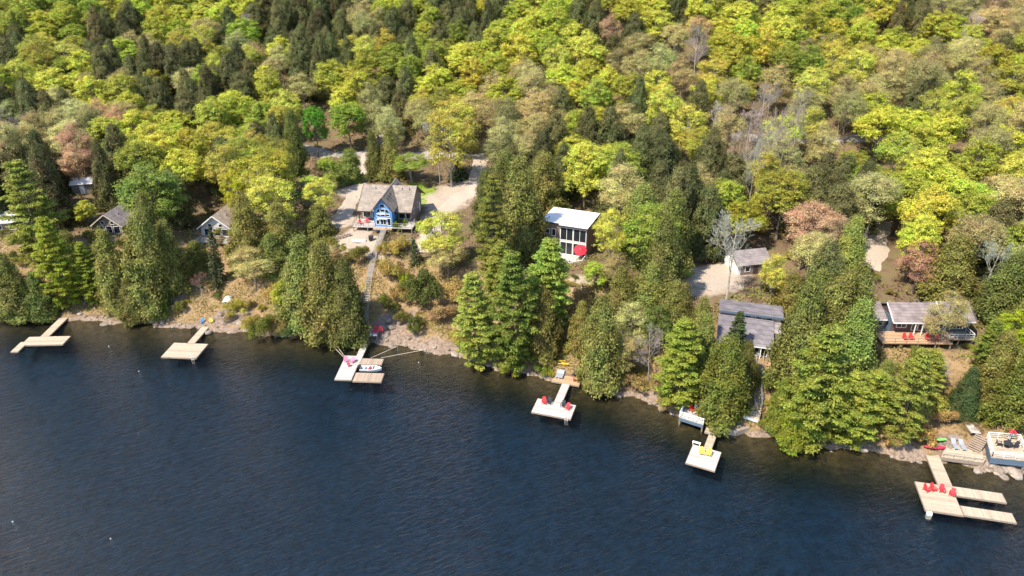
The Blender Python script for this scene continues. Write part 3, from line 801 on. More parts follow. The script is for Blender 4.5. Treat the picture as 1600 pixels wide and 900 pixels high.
('Y',13.7,218.8,23.4,13.9,8.6,(0.54,0.54,0.089),'m1g'),
('L',22.3,218.7,25.2,14.6,11.5,(0.6,0.6,0.095),'t1g'),
('O',36.5,216.6,27.8,12.9,10.2,(0.4,0.34,0.13),'m1h'),
('O',46.5,218.5,30.0,13.0,9.1,(0.55,0.47,0.18),'m0h'),
('L',58.8,217.1,28.8,12.2,9.7,(0.47,0.46,0.059),'m1i'),
('O',84.7,217.6,28.5,10.6,8.0,(0.34,0.29,0.11),'l1j'),
('Y',92.3,217.6,27.9,12.8,9.6,(0.38,0.35,0.059),'m1j'),
('O',102.3,217.3,26.6,10.6,10.8,(0.54,0.45,0.17),'l1j'),
('L',129.9,217.1,29.9,12.9,10.7,(0.49,0.51,0.064),'m0l'),
('O',141.1,216.5,31.0,13.7,9.1,(0.46,0.37,0.15),'m0l'),
('M',-162.8,222.1,16.3,15.3,7.9,(0.15,0.16,0.052),'t1a'),
('L',-154.2,220.2,16.5,15.5,11.0,(0.48,0.51,0.063),'t1a'),
('L',-135.2,220.3,17.5,12.5,11.9,(0.6,0.6,0.091),'m1a'),
('O',-126.0,222.2,17.4,11.6,8.2,(0.36,0.32,0.12),'l1b'),
('O',-114.9,221.7,17.9,12.1,9.8,(0.36,0.3,0.12),'m1b'),
('L',-106.5,221.9,17.5,12.2,8.6,(0.37,0.34,0.044),'m1b'),
('O',-96.5,222.3,18.4,11.6,10.6,(0.53,0.49,0.19),'m1c'),
('M',-84.3,222.5,17.6,15.7,9.1,(0.13,0.13,0.044),'t1c'),
('M',-78.2,222.4,18.3,13.9,7.3,(0.16,0.14,0.048),'m1c'),
('L',-72.6,220.3,17.4,13.8,8.6,(0.56,0.55,0.07),'m1d'),
('L',-42.3,221.0,18.9,11.4,9.2,(0.38,0.37,0.048),'l1e'),
('G',-30.4,221.6,19.4,14.7,8.5,(0.29,0.34,0.048),'t1e'),
('M',29.8,220.5,27.9,11.6,9.6,(0.12,0.11,0.037),'m1h'),
('O',53.6,222.3,31.2,13.4,8.9,(0.56,0.39,0.16),'m0i'),
('L',66.9,220.5,30.9,12.6,8.8,(0.5,0.6,0.075),'m0i'),
('L',77.8,222.1,29.4,15.2,10.7,(0.6,0.6,0.083),'t0i'),
('L',109.8,222.7,28.6,10.7,9.3,(0.6,0.6,0.077),'l1k'),
('L',117.9,221.7,27.9,10.7,10.4,(0.51,0.52,0.065),'l1k'),
('B',133.8,222.1,30.4,15.3,7.0,(0.42,0.32,0.27),'t0l'),
('O',146.2,221.3,33.2,13.5,8.6,(0.44,0.4,0.15),'m0l'),
('O',152.9,222.5,33.8,12.8,10.1,(0.3,0.28,0.1),'m0l'),
('Y',-147.9,225.5,17.7,14.8,8.3,(0.55,0.57,0.092),'t1a'),
('L',-141.2,225.8,18.7,11.2,9.3,(0.44,0.45,0.057),'l1a'),
('M',-110.2,226.5,18.4,15.6,6.9,(0.14,0.14,0.046),'t1b'),
('M',-90.3,226.0,18.2,11.4,9.4,(0.17,0.15,0.051),'l1c'),
('M',-58.1,226.1,19.6,15.6,6.9,(0.15,0.14,0.047),'t1d'),
('M',-52.5,225.9,19.7,12.4,7.8,(0.11,0.12,0.039),'m1d'),
('M',-23.5,224.7,20.9,13.5,9.2,(0.16,0.16,0.052),'m1e'),
('L',-14.0,226.1,22.1,14.6,10.8,(0.58,0.57,0.073),'t1f'),
('L',-5.6,225.5,22.5,11.8,10.1,(0.47,0.56,0.068),'m1f'),
('L',2.3,226.1,24.7,14.0,11.3,(0.6,0.55,0.072),'m1f'),
('G',12.0,225.4,25.4,13.8,8.2,(0.35,0.41,0.058),'m1g'),
('M',36.0,226.6,31.3,13.0,7.6,(0.12,0.12,0.04),'m0h'),
('L',60.7,225.0,32.6,11.1,9.5,(0.6,0.56,0.076),'l0i'),
('G',83.5,226.5,30.3,11.3,8.0,(0.45,0.5,0.071),'l0j'),
('B',93.4,225.8,28.4,11.2,8.8,(0.32,0.3,0.24),'l1j'),
('L',101.8,224.1,28.8,14.6,8.5,(0.48,0.5,0.063),'t0j'),
('L',125.2,226.3,30.9,14.6,11.0,(0.44,0.42,0.055),'t0k'),
('O',140.0,225.8,32.9,14.1,10.6,(0.57,0.45,0.18),'t0l'),
('O',158.9,226.1,34.9,12.9,9.0,(0.6,0.5,0.2),'m0l'),
('M',-164.3,230.0,19.3,13.3,7.4,(0.12,0.11,0.038),'m1a'),
('L',-131.0,228.9,19.1,15.0,8.7,(0.58,0.6,0.075),'t1b'),
('M',-124.4,227.8,19.5,15.1,8.4,(0.16,0.15,0.049),'t1b'),
('M',-117.0,230.1,20.1,11.9,8.1,(0.16,0.17,0.056),'m1b'),
('M',-101.6,227.8,18.8,16.2,9.5,(0.11,0.11,0.038),'t1c'),
('M',-83.5,230.3,19.7,16.5,7.1,(0.098,0.1,0.034),'t1c'),
('O',-73.5,230.3,19.6,12.1,7.7,(0.47,0.41,0.16),'m1d'),
('M',-64.5,228.0,19.7,12.1,9.5,(0.13,0.14,0.046),'m1d'),
('L',-45.6,228.4,20.4,12.9,9.2,(0.36,0.35,0.045),'m1e'),
('G',-35.7,229.0,21.6,11.4,10.7,(0.3,0.33,0.048),'l1e'),
('L',19.6,229.4,28.8,12.8,10.2,(0.6,0.6,0.091),'m0g'),
('R',28.8,229.4,31.0,13.0,7.0,(0.46,0.29,0.17),'m0g'),
('L',43.3,229.5,33.3,12.0,11.9,(0.6,0.6,0.094),'m0h'),
('L',67.6,229.6,33.3,14.4,12.0,(0.6,0.6,0.079),'t0i'),
('L',77.6,230.0,32.6,14.3,11.0,(0.6,0.6,0.082),'t0i'),
('L',104.6,230.3,29.5,13.2,8.6,(0.53,0.6,0.076),'m0j'),
('L',115.4,230.3,29.9,10.7,8.9,(0.36,0.39,0.048),'l0k'),
('O',146.8,228.9,34.6,11.3,9.3,(0.57,0.47,0.18),'l0l'),
('Y',-169.5,233.2,19.9,14.0,8.3,(0.55,0.49,0.083),'m1a'),
('M',-155.2,233.9,20.5,16.2,9.5,(0.15,0.15,0.05),'t1a'),
('Y',-146.6,233.4,20.9,15.1,10.2,(0.39,0.35,0.059),'t1a'),
('G',-136.9,232.8,20.4,11.2,10.0,(0.25,0.29,0.04),'l1b'),
('M',-124.6,233.9,20.5,15.4,8.3,(0.14,0.14,0.047),'t1b'),
('M',-108.1,232.1,19.9,15.5,9.0,(0.088,0.078,0.027),'t1b'),
('M',-100.4,234.1,20.6,15.3,8.2,(0.14,0.13,0.043),'t1c'),
('M',-58.9,233.5,22.0,15.9,7.5,(0.14,0.15,0.048),'t1d'),
('M',-30.6,233.5,21.9,16.0,7.4,(0.16,0.17,0.055),'t1e'),
('G',-23.9,232.3,23.1,13.5,9.0,(0.35,0.38,0.055),'m1e'),
('L',-16.3,233.2,23.8,11.3,9.8,(0.6,0.6,0.085),'l1f'),
('L',-5.8,234.1,25.6,13.9,11.8,(0.47,0.48,0.06),'m1f'),
('L',9.2,232.5,26.7,13.0,9.8,(0.45,0.51,0.063),'m1g'),
('L',56.0,233.9,35.5,13.6,8.8,(0.6,0.6,0.08),'m0i'),
('L',88.8,232.3,30.7,15.5,11.7,(0.43,0.42,0.054),'t0j'),
('L',97.8,233.2,30.6,11.9,8.6,(0.56,0.51,0.067),'m0j'),
('M',124.6,234.0,32.2,16.7,9.4,(0.17,0.15,0.052),'t0k'),
('L',131.6,232.6,33.2,10.8,10.8,(0.45,0.51,0.062),'l0l'),
('O',153.8,232.5,35.5,12.8,10.4,(0.51,0.43,0.17),'m0l'),
('O',164.2,233.9,36.6,11.8,8.5,(0.46,0.4,0.15),'m0l'),
('M',-162.1,238.1,21.5,14.2,9.2,(0.12,0.12,0.039),'t1a'),
('M',-131.1,236.8,21.1,13.9,7.3,(0.14,0.15,0.048),'m1b'),
('M',-115.0,237.4,20.5,16.3,7.5,(0.15,0.14,0.048),'t1b'),
('Y',-92.8,236.7,20.5,11.7,8.2,(0.51,0.53,0.086),'m1c'),
('Y',-82.9,237.0,21.1,13.2,8.8,(0.48,0.49,0.079),'m1c'),
('O',-73.0,238.1,21.1,13.3,8.0,(0.51,0.49,0.18),'m1d'),
('M',-65.0,237.2,22.2,13.0,9.0,(0.12,0.13,0.041),'m1d'),
('M',-51.2,237.3,22.8,13.3,7.2,(0.14,0.15,0.048),'m1e'),
('Y',-45.1,237.0,23.8,13.4,9.5,(0.55,0.55,0.09),'m1e'),
('G',-36.9,236.7,23.2,12.0,9.4,(0.29,0.34,0.048),'m1e'),
('L',2.0,235.6,27.3,14.6,8.6,(0.59,0.6,0.078),'t0f'),
('L',14.7,238.1,30.7,14.9,11.6,(0.42,0.46,0.057),'t0g'),
('M',26.1,235.5,32.3,14.8,9.0,(0.13,0.13,0.042),'t0g'),
('L',34.8,236.8,35.2,13.0,9.4,(0.47,0.44,0.057),'m0h'),
('L',43.4,237.4,36.3,12.2,10.4,(0.59,0.57,0.074),'m0h'),
('L',61.9,236.4,35.5,12.2,9.6,(0.4,0.4,0.051),'m0i'),
('M',71.8,237.8,34.5,14.5,7.4,(0.13,0.13,0.043),'t0i'),
('M',77.7,237.1,33.7,16.1,8.8,(0.15,0.13,0.045),'t0i'),
('Y',108.5,237.0,31.1,13.7,9.0,(0.54,0.46,0.078),'m0j'),
('M',119.7,237.9,32.9,13.7,7.7,(0.16,0.13,0.046),'m0k'),
('O',138.8,236.7,35.9,13.2,10.8,(0.41,0.38,0.14),'m0l'),
('R',147.0,237.9,36.6,14.4,7.1,(0.41,0.27,0.16),'t0l'),
('M',-175.0,241.8,22.8,15.4,9.2,(0.16,0.16,0.053),'t1a'),
('Y',-150.8,240.9,22.8,14.1,10.7,(0.37,0.39,0.064),'t1a'),
('Y',-143.0,240.4,22.6,12.0,10.7,(0.6,0.6,0.13),'m1b'),
('M',-134.3,241.1,22.4,12.4,7.4,(0.13,0.13,0.044),'m1b'),
('M',-108.4,241.8,21.5,12.4,9.1,(0.14,0.15,0.048),'m1c'),
('M',-57.2,239.8,22.9,14.3,7.6,(0.14,0.17,0.052),'t1d'),
('G',-30.2,242.0,24.9,12.1,9.4,(0.33,0.38,0.053),'m1e'),
('G',-20.9,240.2,24.8,10.7,8.8,(0.32,0.32,0.047),'l1f'),
('M',-10.9,241.4,25.7,14.6,8.7,(0.17,0.18,0.059),'t0f'),
('M',50.8,241.3,37.8,14.1,6.8,(0.11,0.12,0.038),'t0h'),
('M',56.0,240.0,38.1,12.6,8.2,(0.14,0.13,0.043),'m0i'),
('L',87.3,241.3,32.4,13.6,11.2,(0.4,0.43,0.053),'m0j'),
('L',98.5,240.7,32.7,13.6,10.8,(0.41,0.43,0.054),'m0j'),
('M',125.5,239.9,33.7,11.5,6.9,(0.13,0.15,0.047),'l0k'),
('O',153.5,241.5,38.7,11.5,10.7,(0.45,0.37,0.14),'l0l'),
('R',159.6,240.2,38.7,14.8,7.0,(0.6,0.44,0.27),'t0l'),
('R',167.6,239.5,37.2,15.0,8.4,(0.52,0.31,0.19),'t0l'),
('L',-169.2,245.7,24.8,14.1,9.2,(0.44,0.42,0.054),'t0a'),
('M',-159.4,245.8,24.3,12.7,8.6,(0.13,0.15,0.048),'m1a'),
('L',-125.9,244.3,23.5,11.6,11.3,(0.44,0.52,0.063),'m1b'),
('O',-116.5,245.4,22.9,11.1,9.9,(0.41,0.37,0.14),'l1b'),
('M',-101.4,245.5,21.7,13.4,7.8,(0.12,0.12,0.039),'m1c'),
('Y',-93.1,243.7,21.6,11.7,10.0,(0.35,0.35,0.058),'m1c'),
('O',-83.1,245.4,22.8,11.2,10.7,(0.46,0.36,0.14),'l1c'),
('L',-74.7,244.6,23.4,12.2,9.1,(0.6,0.6,0.079),'m1d'),
('M',-68.6,244.1,24.0,14.0,8.2,(0.16,0.16,0.053),'m1d'),
('M',-59.4,245.1,23.9,14.4,7.6,(0.15,0.14,0.047),'t1d'),
('Y',-51.3,244.8,24.4,11.9,10.3,(0.5,0.45,0.076),'m1e'),
('Y',-41.0,245.3,24.9,13.3,8.1,(0.54,0.43,0.075),'m0e'),
('G',-17.6,245.5,26.6,13.9,8.0,(0.21,0.24,0.034),'m0f'),
('G',-3.6,245.8,28.8,12.1,9.4,(0.48,0.53,0.076),'m0f'),
('L',6.3,244.5,30.4,13.8,11.3,(0.6,0.6,0.085),'m0g'),
('M',20.7,245.3,34.2,14.2,8.4,(0.15,0.16,0.051),'t0g'),
('L',30.3,245.1,37.7,15.5,9.5,(0.38,0.36,0.047),'t0g'),
('L',38.0,245.2,38.5,13.2,10.4,(0.6,0.6,0.1),'m0h'),
('M',63.3,245.4,37.3,16.1,6.8,(0.14,0.15,0.05),'t0i'),
('M',72.5,244.7,36.8,13.1,7.9,(0.13,0.12,0.04),'m0i'),
('G',108.4,243.8,33.1,12.1,8.4,(0.24,0.32,0.044),'m0j'),
('L',117.8,244.7,34.7,15.3,10.3,(0.55,0.5,0.065),'t0k'),
('O',134.2,243.9,36.8,14.6,8.6,(0.51,0.48,0.18),'t0k'),
('O',143.7,245.9,37.7,14.9,10.6,(0.48,0.46,0.17),'t0l'),
('O',171.1,244.5,39.1,15.1,8.3,(0.5,0.43,0.17),'t0l'),
('O',-179.4,249.5,24.9,11.0,9.3,(0.38,0.28,0.11),'l1a'),
('Y',-152.5,248.5,25.5,11.1,8.2,(0.6,0.53,0.093),'l0a'),
('Y',-142.7,249.7,24.6,10.7,8.7,(0.43,0.41,0.068),'l1b'),
('M',-132.9,247.7,23.8,11.6,9.0,(0.11,0.1,0.034),'l1b'),
('Y',-109.3,249.6,23.8,12.5,8.0,(0.44,0.38,0.065),'m1c'),
('O',-89.3,249.5,23.3,13.9,9.8,(0.37,0.38,0.14),'m1c'),
('M',-70.7,249.6,24.8,11.9,7.3,(0.12,0.12,0.039),'m1d'),
('M',-35.3,249.7,26.2,11.5,8.6,(0.11,0.12,0.038),'l0e'),
('M',-23.7,247.4,26.9,12.9,8.1,(0.15,0.14,0.048),'m0f'),
('L',13.9,249.6,33.6,14.2,9.5,(0.41,0.48,0.059),'t0g'),
('L',46.0,247.5,39.5,15.4,10.0,(0.4,0.42,0.053),'t0h'),
('M',54.1,249.7,39.6,12.3,8.3,(0.095,0.11,0.035),'m0h'),
('G',79.5,249.2,36.2,11.6,10.3,(0.35,0.35,0.051),'l0i'),
('L',89.0,249.1,35.3,11.1,11.3,(0.44,0.49,0.061),'l0j'),
('L',98.1,248.6,33.6,13.1,9.9,(0.45,0.43,0.056),'m0j'),
('M',124.5,247.7,36.0,11.8,9.0,(0.13,0.14,0.045),'m0k'),
('O',149.8,249.7,40.3,11.6,8.5,(0.45,0.4,0.15),'l0l'),
('R',159.7,248.3,39.5,12.6,7.2,(0.42,0.27,0.16),'m0l'),
('M',-173.3,252.2,26.3,14.4,7.2,(0.12,0.14,0.045),'t0a'),
('M',-162.0,251.2,25.7,12.9,7.7,(0.14,0.13,0.043),'m0a'),
('O',-126.2,252.9,24.4,12.1,9.1,(0.44,0.38,0.15),'m0b'),
('O',-119.6,252.0,23.6,12.3,8.0,(0.48,0.41,0.16),'m1b'),
('Y',-102.3,253.5,23.7,14.7,8.9,(0.54,0.53,0.087),'t0c'),
('M',-78.8,253.3,24.6,12.3,7.9,(0.12,0.14,0.045),'m1d'),
('M',-64.3,251.6,25.4,16.6,8.6,(0.11,0.1,0.035),'t0d'),
('M',-55.6,253.1,27.4,14.6,6.9,(0.13,0.13,0.042),'t0d'),
('M',-44.9,251.5,26.6,12.3,8.6,(0.18,0.17,0.058),'m0e'),
('L',-27.2,252.5,27.3,11.6,9.2,(0.45,0.45,0.058),'l0e'),
('M',-18.0,252.3,28.0,15.4,8.6,(0.15,0.15,0.049),'t0f'),
('M',-7.8,251.9,29.9,16.3,7.1,(0.11,0.11,0.037),'t0f'),
('L',2.4,252.7,32.1,14.3,11.8,(0.4,0.44,0.054),'t0f'),
('L',20.3,252.2,35.8,12.5,8.5,(0.56,0.6,0.075),'m0g'),
('M',26.0,252.6,38.5,11.9,7.4,(0.19,0.17,0.058),'m0g'),
('L',68.6,252.0,38.5,12.5,8.8,(0.41,0.4,0.051),'m0i'),
('G',104.8,253.5,35.8,11.5,10.7,(0.38,0.45,0.063),'l0j'),
('L',114.8,251.5,35.7,12.0,9.3,(0.43,0.44,0.056),'m0j'),
('M',128.8,252.2,38.5,16.1,7.7,(0.16,0.15,0.05),'t0k'),
('R',137.9,252.4,39.5,12.2,7.3,(0.36,0.21,0.13),'m0k'),
('R',156.5,253.3,40.6,12.6,7.4,(0.44,0.28,0.16),'m0l'),
('R',166.3,251.0,39.9,10.7,7.0,(0.53,0.34,0.2),'l0l'),
('O',171.6,251.4,40.4,13.1,7.7,(0.46,0.41,0.16),'m0l'),
('O',-181.0,256.9,28.2,12.4,7.9,(0.37,0.33,0.12),'m0a'),
('G',-165.4,257.1,27.7,15.1,9.4,(0.29,0.32,0.046),'t0a'),
('L',-157.5,256.7,27.9,10.6,10.2,(0.45,0.47,0.059),'l0a'),
('L',-146.3,256.6,27.2,10.6,9.9,(0.32,0.39,0.047),'l0b'),
('M',-138.6,256.4,27.2,15.9,8.3,(0.17,0.14,0.05),'t0b'),
('Y',-110.6,256.3,24.4,12.7,9.5,(0.47,0.45,0.074),'m0c'),
('L',-89.3,256.9,25.4,14.3,11.1,(0.33,0.43,0.051),'t0c'),
('M',-71.0,256.2,26.1,11.6,8.2,(0.16,0.18,0.058),'m0d'),
('O',-49.4,256.4,27.9,14.5,10.0,(0.41,0.41,0.15),'t0e'),
('M',-39.9,255.3,27.7,15.6,7.6,(0.12,0.13,0.043),'t0e'),
('M',-14.9,257.1,29.6,12.5,7.7,(0.11,0.12,0.039),'m0f'),
('M',-6.2,256.8,30.9,14.1,6.8,(0.13,0.14,0.045),'t0f'),
('M',14.1,255.9,36.0,12.2,8.0,(0.17,0.17,0.056),'m0g'),
('L',31.6,255.2,40.3,13.4,8.7,(0.57,0.55,0.07),'m0g'),
('L',42.0,257.1,41.9,14.0,9.0,(0.6,0.6,0.089),'m0h'),
('M',54.9,256.7,41.4,12.0,7.9,(0.17,0.16,0.055),'m0h'),
('M',73.8,256.6,37.9,16.7,9.2,(0.23,0.21,0.073),'t0i'),
('L',84.1,256.1,37.0,12.5,10.1,(0.5,0.53,0.066),'m0i'),
('L',93.9,255.4,35.7,14.4,9.6,(0.37,0.4,0.05),'t0j'),
('L',120.2,256.3,38.0,12.5,9.1,(0.43,0.45,0.057),'m0k'),
('R',143.7,255.6,41.0,11.7,6.5,(0.5,0.35,0.2),'m0l'),
('O',150.5,256.6,42.4,11.2,8.0,(0.55,0.51,0.19),'l0l'),
('R',177.8,255.6,40.0,11.7,8.7,(0.51,0.33,0.19),'m0l'),
('G',-172.2,261.2,29.6,12.0,10.1,(0.37,0.41,0.058),'m0a'),
('M',-130.2,260.2,26.7,14.6,9.2,(0.1,0.1,0.034),'t0b'),
('L',-120.0,259.0,25.6,14.4,8.9,(0.41,0.43,0.054),'t0b'),
('M',-97.8,259.0,25.3,11.4,8.8,(0.12,0.12,0.04),'l0c'),
('M',-78.6,261.1,27.8,15.2,9.0,(0.17,0.16,0.054),'t0d'),
('M',-65.4,260.4,27.9,14.4,8.3,(0.11,0.09,0.032),'t0d'),
('O',-44.6,261.2,28.9,14.1,9.3,(0.42,0.38,0.14),'t0e'),
('M',-35.2,260.1,29.5,15.5,8.3,(0.14,0.13,0.043),'t0e'),
('L',-27.9,259.3,28.7,15.1,9.1,(0.41,0.44,0.054),'t0e'),
('M',-21.1,261.0,29.7,14.5,9.6,(0.17,0.16,0.053),'t0f'),
('L',7.2,260.7,35.7,12.3,10.7,(0.6,0.58,0.077),'m0g'),
('M',26.1,259.6,41.0,11.6,7.1,(0.14,0.14,0.046),'l0g'),
('L',48.8,259.2,42.4,15.0,10.9,(0.58,0.52,0.068),'t0h'),
('L',63.4,259.7,41.2,12.2,12.0,(0.43,0.39,0.051),'m0i'),
('M',103.7,260.4,37.6,15.3,7.1,(0.14,0.15,0.049),'t0j'),
('G',109.5,261.2,38.7,11.2,8.9,(0.33,0.38,0.054),'l0j'),
('G',127.2,260.4,40.9,11.9,10.8,(0.45,0.54,0.075),'m0k'),
('R',141.7,260.8,42.3,12.5,8.0,(0.6,0.43,0.25),'m0k'),
('O',156.5,261.3,42.9,12.7,10.7,(0.42,0.39,0.15),'m0l'),
('R',165.4,260.4,43.2,13.7,9.5,(0.58,0.34,0.2),'m0l'),
('G',-183.4,262.8,29.1,15.3,8.6,(0.39,0.51,0.07),'t0a'),
('L',-159.8,263.4,30.6,10.9,8.9,(0.5,0.5,0.064),'l0a'),
('L',-152.3,263.0,29.1,15.0,9.6,(0.42,0.44,0.055),'t0b'),
('M',-138.0,263.8,28.4,13.6,7.9,(0.15,0.16,0.052),'m0b'),
('L',-114.1,264.1,26.2,12.3,11.4,(0.44,0.52,0.063),'m0c'),
('O',-104.5,263.1,25.7,13.5,10.6,(0.46,0.39,0.15),'m0c'),
('B',-90.9,264.9,26.5,14.7,6.7,(0.32,0.27,0.22),'t0c'),
('M',-70.8,263.8,28.3,12.4,7.3,(0.13,0.12,0.041),'m0d'),
('M',-58.3,264.4,30.0,11.3,8.1,(0.21,0.23,0.075),'l0d'),
('O',-52.6,263.8,29.6,13.9,7.8,(0.44,0.37,0.14),'m0e'),
('M',-14.4,263.1,31.3,16.2,7.2,(0.15,0.14,0.047),'t0f'),
('M',-4.7,264.9,33.5,12.9,9.5,(0.21,0.21,0.069),'m0f'),
('L',17.7,264.9,39.5,11.4,10.0,(0.56,0.6,0.077),'l0g'),
('L',33.0,262.8,42.4,14.6,11.0,(0.6,0.6,0.083),'t0g'),
('L',40.6,265.0,44.3,14.3,9.9,(0.33,0.34,0.043),'t0h'),
('L',54.4,263.8,42.2,12.1,9.5,(0.42,0.38,0.05),'m0h'),
('M',80.1,264.3,40.0,15.4,6.9,(0.13,0.12,0.041),'t0i'),
('L',88.7,263.5,38.2,10.9,10.5,(0.49,0.53,0.065),'l0i'),
('L',96.6,264.3,38.0,12.7,8.6,(0.6,0.6,0.079),'m0j'),
('G',117.1,264.4,40.2,14.8,10.9,(0.28,0.33,0.046),'t0j'),
('M',134.6,262.6,41.9,15.7,8.4,(0.12,0.12,0.04),'t0k'),
('O',173.7,265.2,43.2,11.2,10.9,(0.37,0.3,0.12),'l0l'),
('R',182.5,265.1,43.6,13.7,8.9,(0.5,0.29,0.18),'m0l'),
('G',-177.9,267.7,31.0,13.2,10.1,(0.3,0.28,0.043),'m0a'),
('G',-167.7,268.7,31.9,14.1,9.7,(0.42,0.45,0.065),'t0a'),
('G',-145.1,266.7,29.8,11.4,8.6,(0.33,0.35,0.051),'l0b'),
('M',-130.9,266.7,27.4,16.5,9.0,(0.12,0.12,0.04),'t0b'),
('L',-120.9,268.5,27.5,14.9,11.1,(0.44,0.41,0.053),'t0b'),
('M',-98.1,267.8,28.0,14.2,8.6,(0.11,0.13,0.041),'t0c'),
('M',-78.4,266.9,29.0,16.6,6.8,(0.13,0.14,0.045),'t0d'),
('M',-65.7,268.7,30.5,15.2,7.4,(0.14,0.16,0.05),'t0d'),
('L',-45.0,268.3,30.9,12.9,9.1,(0.36,0.4,0.05),'m0e'),
('L',-37.3,268.2,30.8,14.1,10.1,(0.4,0.44,0.055),'t0e'),
('M',-28.0,267.9,30.4,13.5,8.9,(0.15,0.16,0.053),'m0e'),
('M',-18.0,268.1,32.1,16.2,6.9,(0.098,0.098,0.033),'t0f'),
('L',4.8,269.0,37.0,12.4,11.0,(0.45,0.46,0.058),'m0f'),
('L',47.7,267.8,44.5,12.8,9.1,(0.56,0.58,0.073),'m0h'),
('M',62.1,268.8,43.2,11.9,7.2,(0.12,0.14,0.044),'m0i'),
('L',68.3,267.0,41.5,13.6,10.8,(0.56,0.6,0.077),'m0i'),
('M',82.6,269.0,40.5,15.1,7.9,(0.17,0.17,0.056),'t0i'),
('M',104.6,267.3,39.7,13.5,8.3,(0.16,0.14,0.049),'m0j'),
('M',129.6,267.1,43.2,16.4,7.4,(0.16,0.15,0.052),'t0k'),
('L',138.7,269.1,45.4,11.1,9.6,(0.5,0.59,0.071),'l0k'),
('O',147.2,267.8,45.0,11.5,10.3,(0.6,0.55,0.21),'l0l'),
('O',161.6,267.3,44.8,13.3,8.3,(0.39,0.39,0.14),'m0l'),
('G',-188.2,270.8,31.9,11.0,9.5,(0.27,0.3,0.043),'l0a'),
('G',-155.4,270.4,31.3,11.7,9.2,(0.35,0.4,0.057),'m0b'),
('L',-137.0,272.9,30.5,11.9,10.1,(0.39,0.37,0.048),'m0b'),
('L',-110.5,271.8,27.6,11.3,9.3,(0.57,0.57,0.073),'l0c'),
('M',-90.7,272.8,29.2,13.4,9.1,(0.16,0.15,0.051),'m0c'),
('M',-81.2,271.6,30.3,15.3,8.2,(0.15,0.14,0.047),'t0d'),
('M',-72.5,270.8,29.9,11.5,7.8,(0.16,0.18,0.058),'l0d'),
('M',-58.1,271.1,31.7,11.5,9.2,(0.12,0.11,0.037),'l0e'),
('O',-51.7,272.1,31.9,12.0,7.9,(0.49,0.4,0.16),'m0e'),
('L',-10.0,270.8,33.3,11.5,9.5,(0.53,0.47,0.062),'l0f'),
('L',12.8,271.2,39.6,15.2,8.9,(0.48,0.56,0.068),'t0g'),
('M',22.1,270.3,42.1,12.4,6.9,(0.12,0.12,0.039),'m0g'),
('M',32.2,270.5,44.3,13.8,8.6,(0.084,0.091,0.03),'m0g'),
('L',40.6,271.6,45.6,11.7,8.8,(0.43,0.38,0.05),'m0h'),
('L',54.1,271.1,44.6,13.1,10.9,(0.6,0.6,0.086),'m0h'),
('M',88.5,272.3,40.5,14.1,8.5,(0.096,0.092,0.031),'t0i'),
('L',98.5,272.7,41.5,14.1,10.3,(0.43,0.46,0.057),'t0j'),
('G',112.9,272.0,41.9,10.7,8.4,(0.38,0.48,0.066),'l0j'),
('O',154.6,271.4,45.9,10.6,8.9,(0.51,0.39,0.15),'l0l'),
('R',167.2,272.7,44.8,11.2,9.0,(0.55,0.32,0.19),'l0l'),
('R',176.6,272.0,44.7,11.3,8.0,(0.52,0.3,0.18),'l0l'),
('R',186.3,272.0,44.6,10.9,9.4,(0.43,0.28,0.17),'l0l'),
('G',-177.3,275.8,33.7,10.6,9.6,(0.3,0.36,0.051),'l0a'),
('G',-168.3,276.2,34.2,12.6,10.0,(0.31,0.35,0.049),'m0a'),
('G',-149.8,276.1,32.5,11.4,8.2,(0.27,0.35,0.048),'l0b'),
('L',-130.2,276.3,30.6,14.8,10.2,(0.44,0.53,0.064),'t0b'),
('L',-103.2,274.4,29.0,13.5,11.4,(0.54,0.6,0.074),'m0c'),
('M',-74.8,276.8,32.4,13.1,9.3,(0.11,0.1,0.035),'m0d'),
('M',-68.5,275.8,32.7,14.5,7.0,(0.11,0.12,0.039),'t0d'),
('L',-45.4,275.8,33.3,10.5,8.7,(0.55,0.58,0.073),'l0e'),
('L',-36.8,276.0,32.6,13.5,9.9,(0.56,0.57,0.072),'m0e'),
('M',-26.1,276.3,33.6,15.5,8.8,(0.18,0.18,0.059),'t0f'),
('M',-16.8,275.1,33.2,13.4,6.8,(0.12,0.12,0.04),'m0f'),
('M',2.6,276.5,38.3,11.9,8.5,(0.17,0.16,0.053),'m0f'),
('L',63.3,276.7,44.4,10.7,9.3,(0.57,0.5,0.066),'l0i'),
('L',71.3,275.3,43.2,12.4,10.4,(0.4,0.44,0.055),'m0i'),
('L',81.2,275.7,41.9,13.1,11.7,(0.47,0.46,0.059),'m0i'),
('M',105.9,274.6,42.3,14.9,7.6,(0.16,0.16,0.053),'t0j'),
('G',-195.4,278.8,33.0,13.1,8.4,(0.43,0.53,0.074),'m0a'),
('G',-185.1,280.5,34.3,13.6,10.5,(0.29,0.33,0.046),'m0a'),
('G',-160.9,279.3,34.6,12.2,10.5,(0.32,0.38,0.053),'m0b'),
('L',-119.8,280.0,30.5,11.1,9.3,(0.6,0.6,0.081),'l0c'),
('L',-94.7,280.6,31.1,13.4,10.4,(0.57,0.57,0.072),'m0c'),
('M',-84.7,279.2,32.7,11.4,7.3,(0.15,0.15,0.05),'l0d'),
('M',-62.7,280.0,34.5,12.7,9.3,(0.11,0.097,0.033),'m0d'),
('O',-52.0,279.5,33.6,12.3,10.9,(0.36,0.35,0.13),'m0e'),
('M',-20.3,280.5,34.5,13.7,7.4,(0.13,0.14,0.045),'m0f'),
('L',-11.4,278.9,35.1,11.2,11.7,(0.58,0.58,0.074),'l0f'),
('L',8.4,278.8,40.5,11.3,9.4,(0.6,0.6,0.096),'l0g'),
('L',16.5,279.5,43.4,12.1,10.0,(0.54,0.58,0.072),'m0g'),
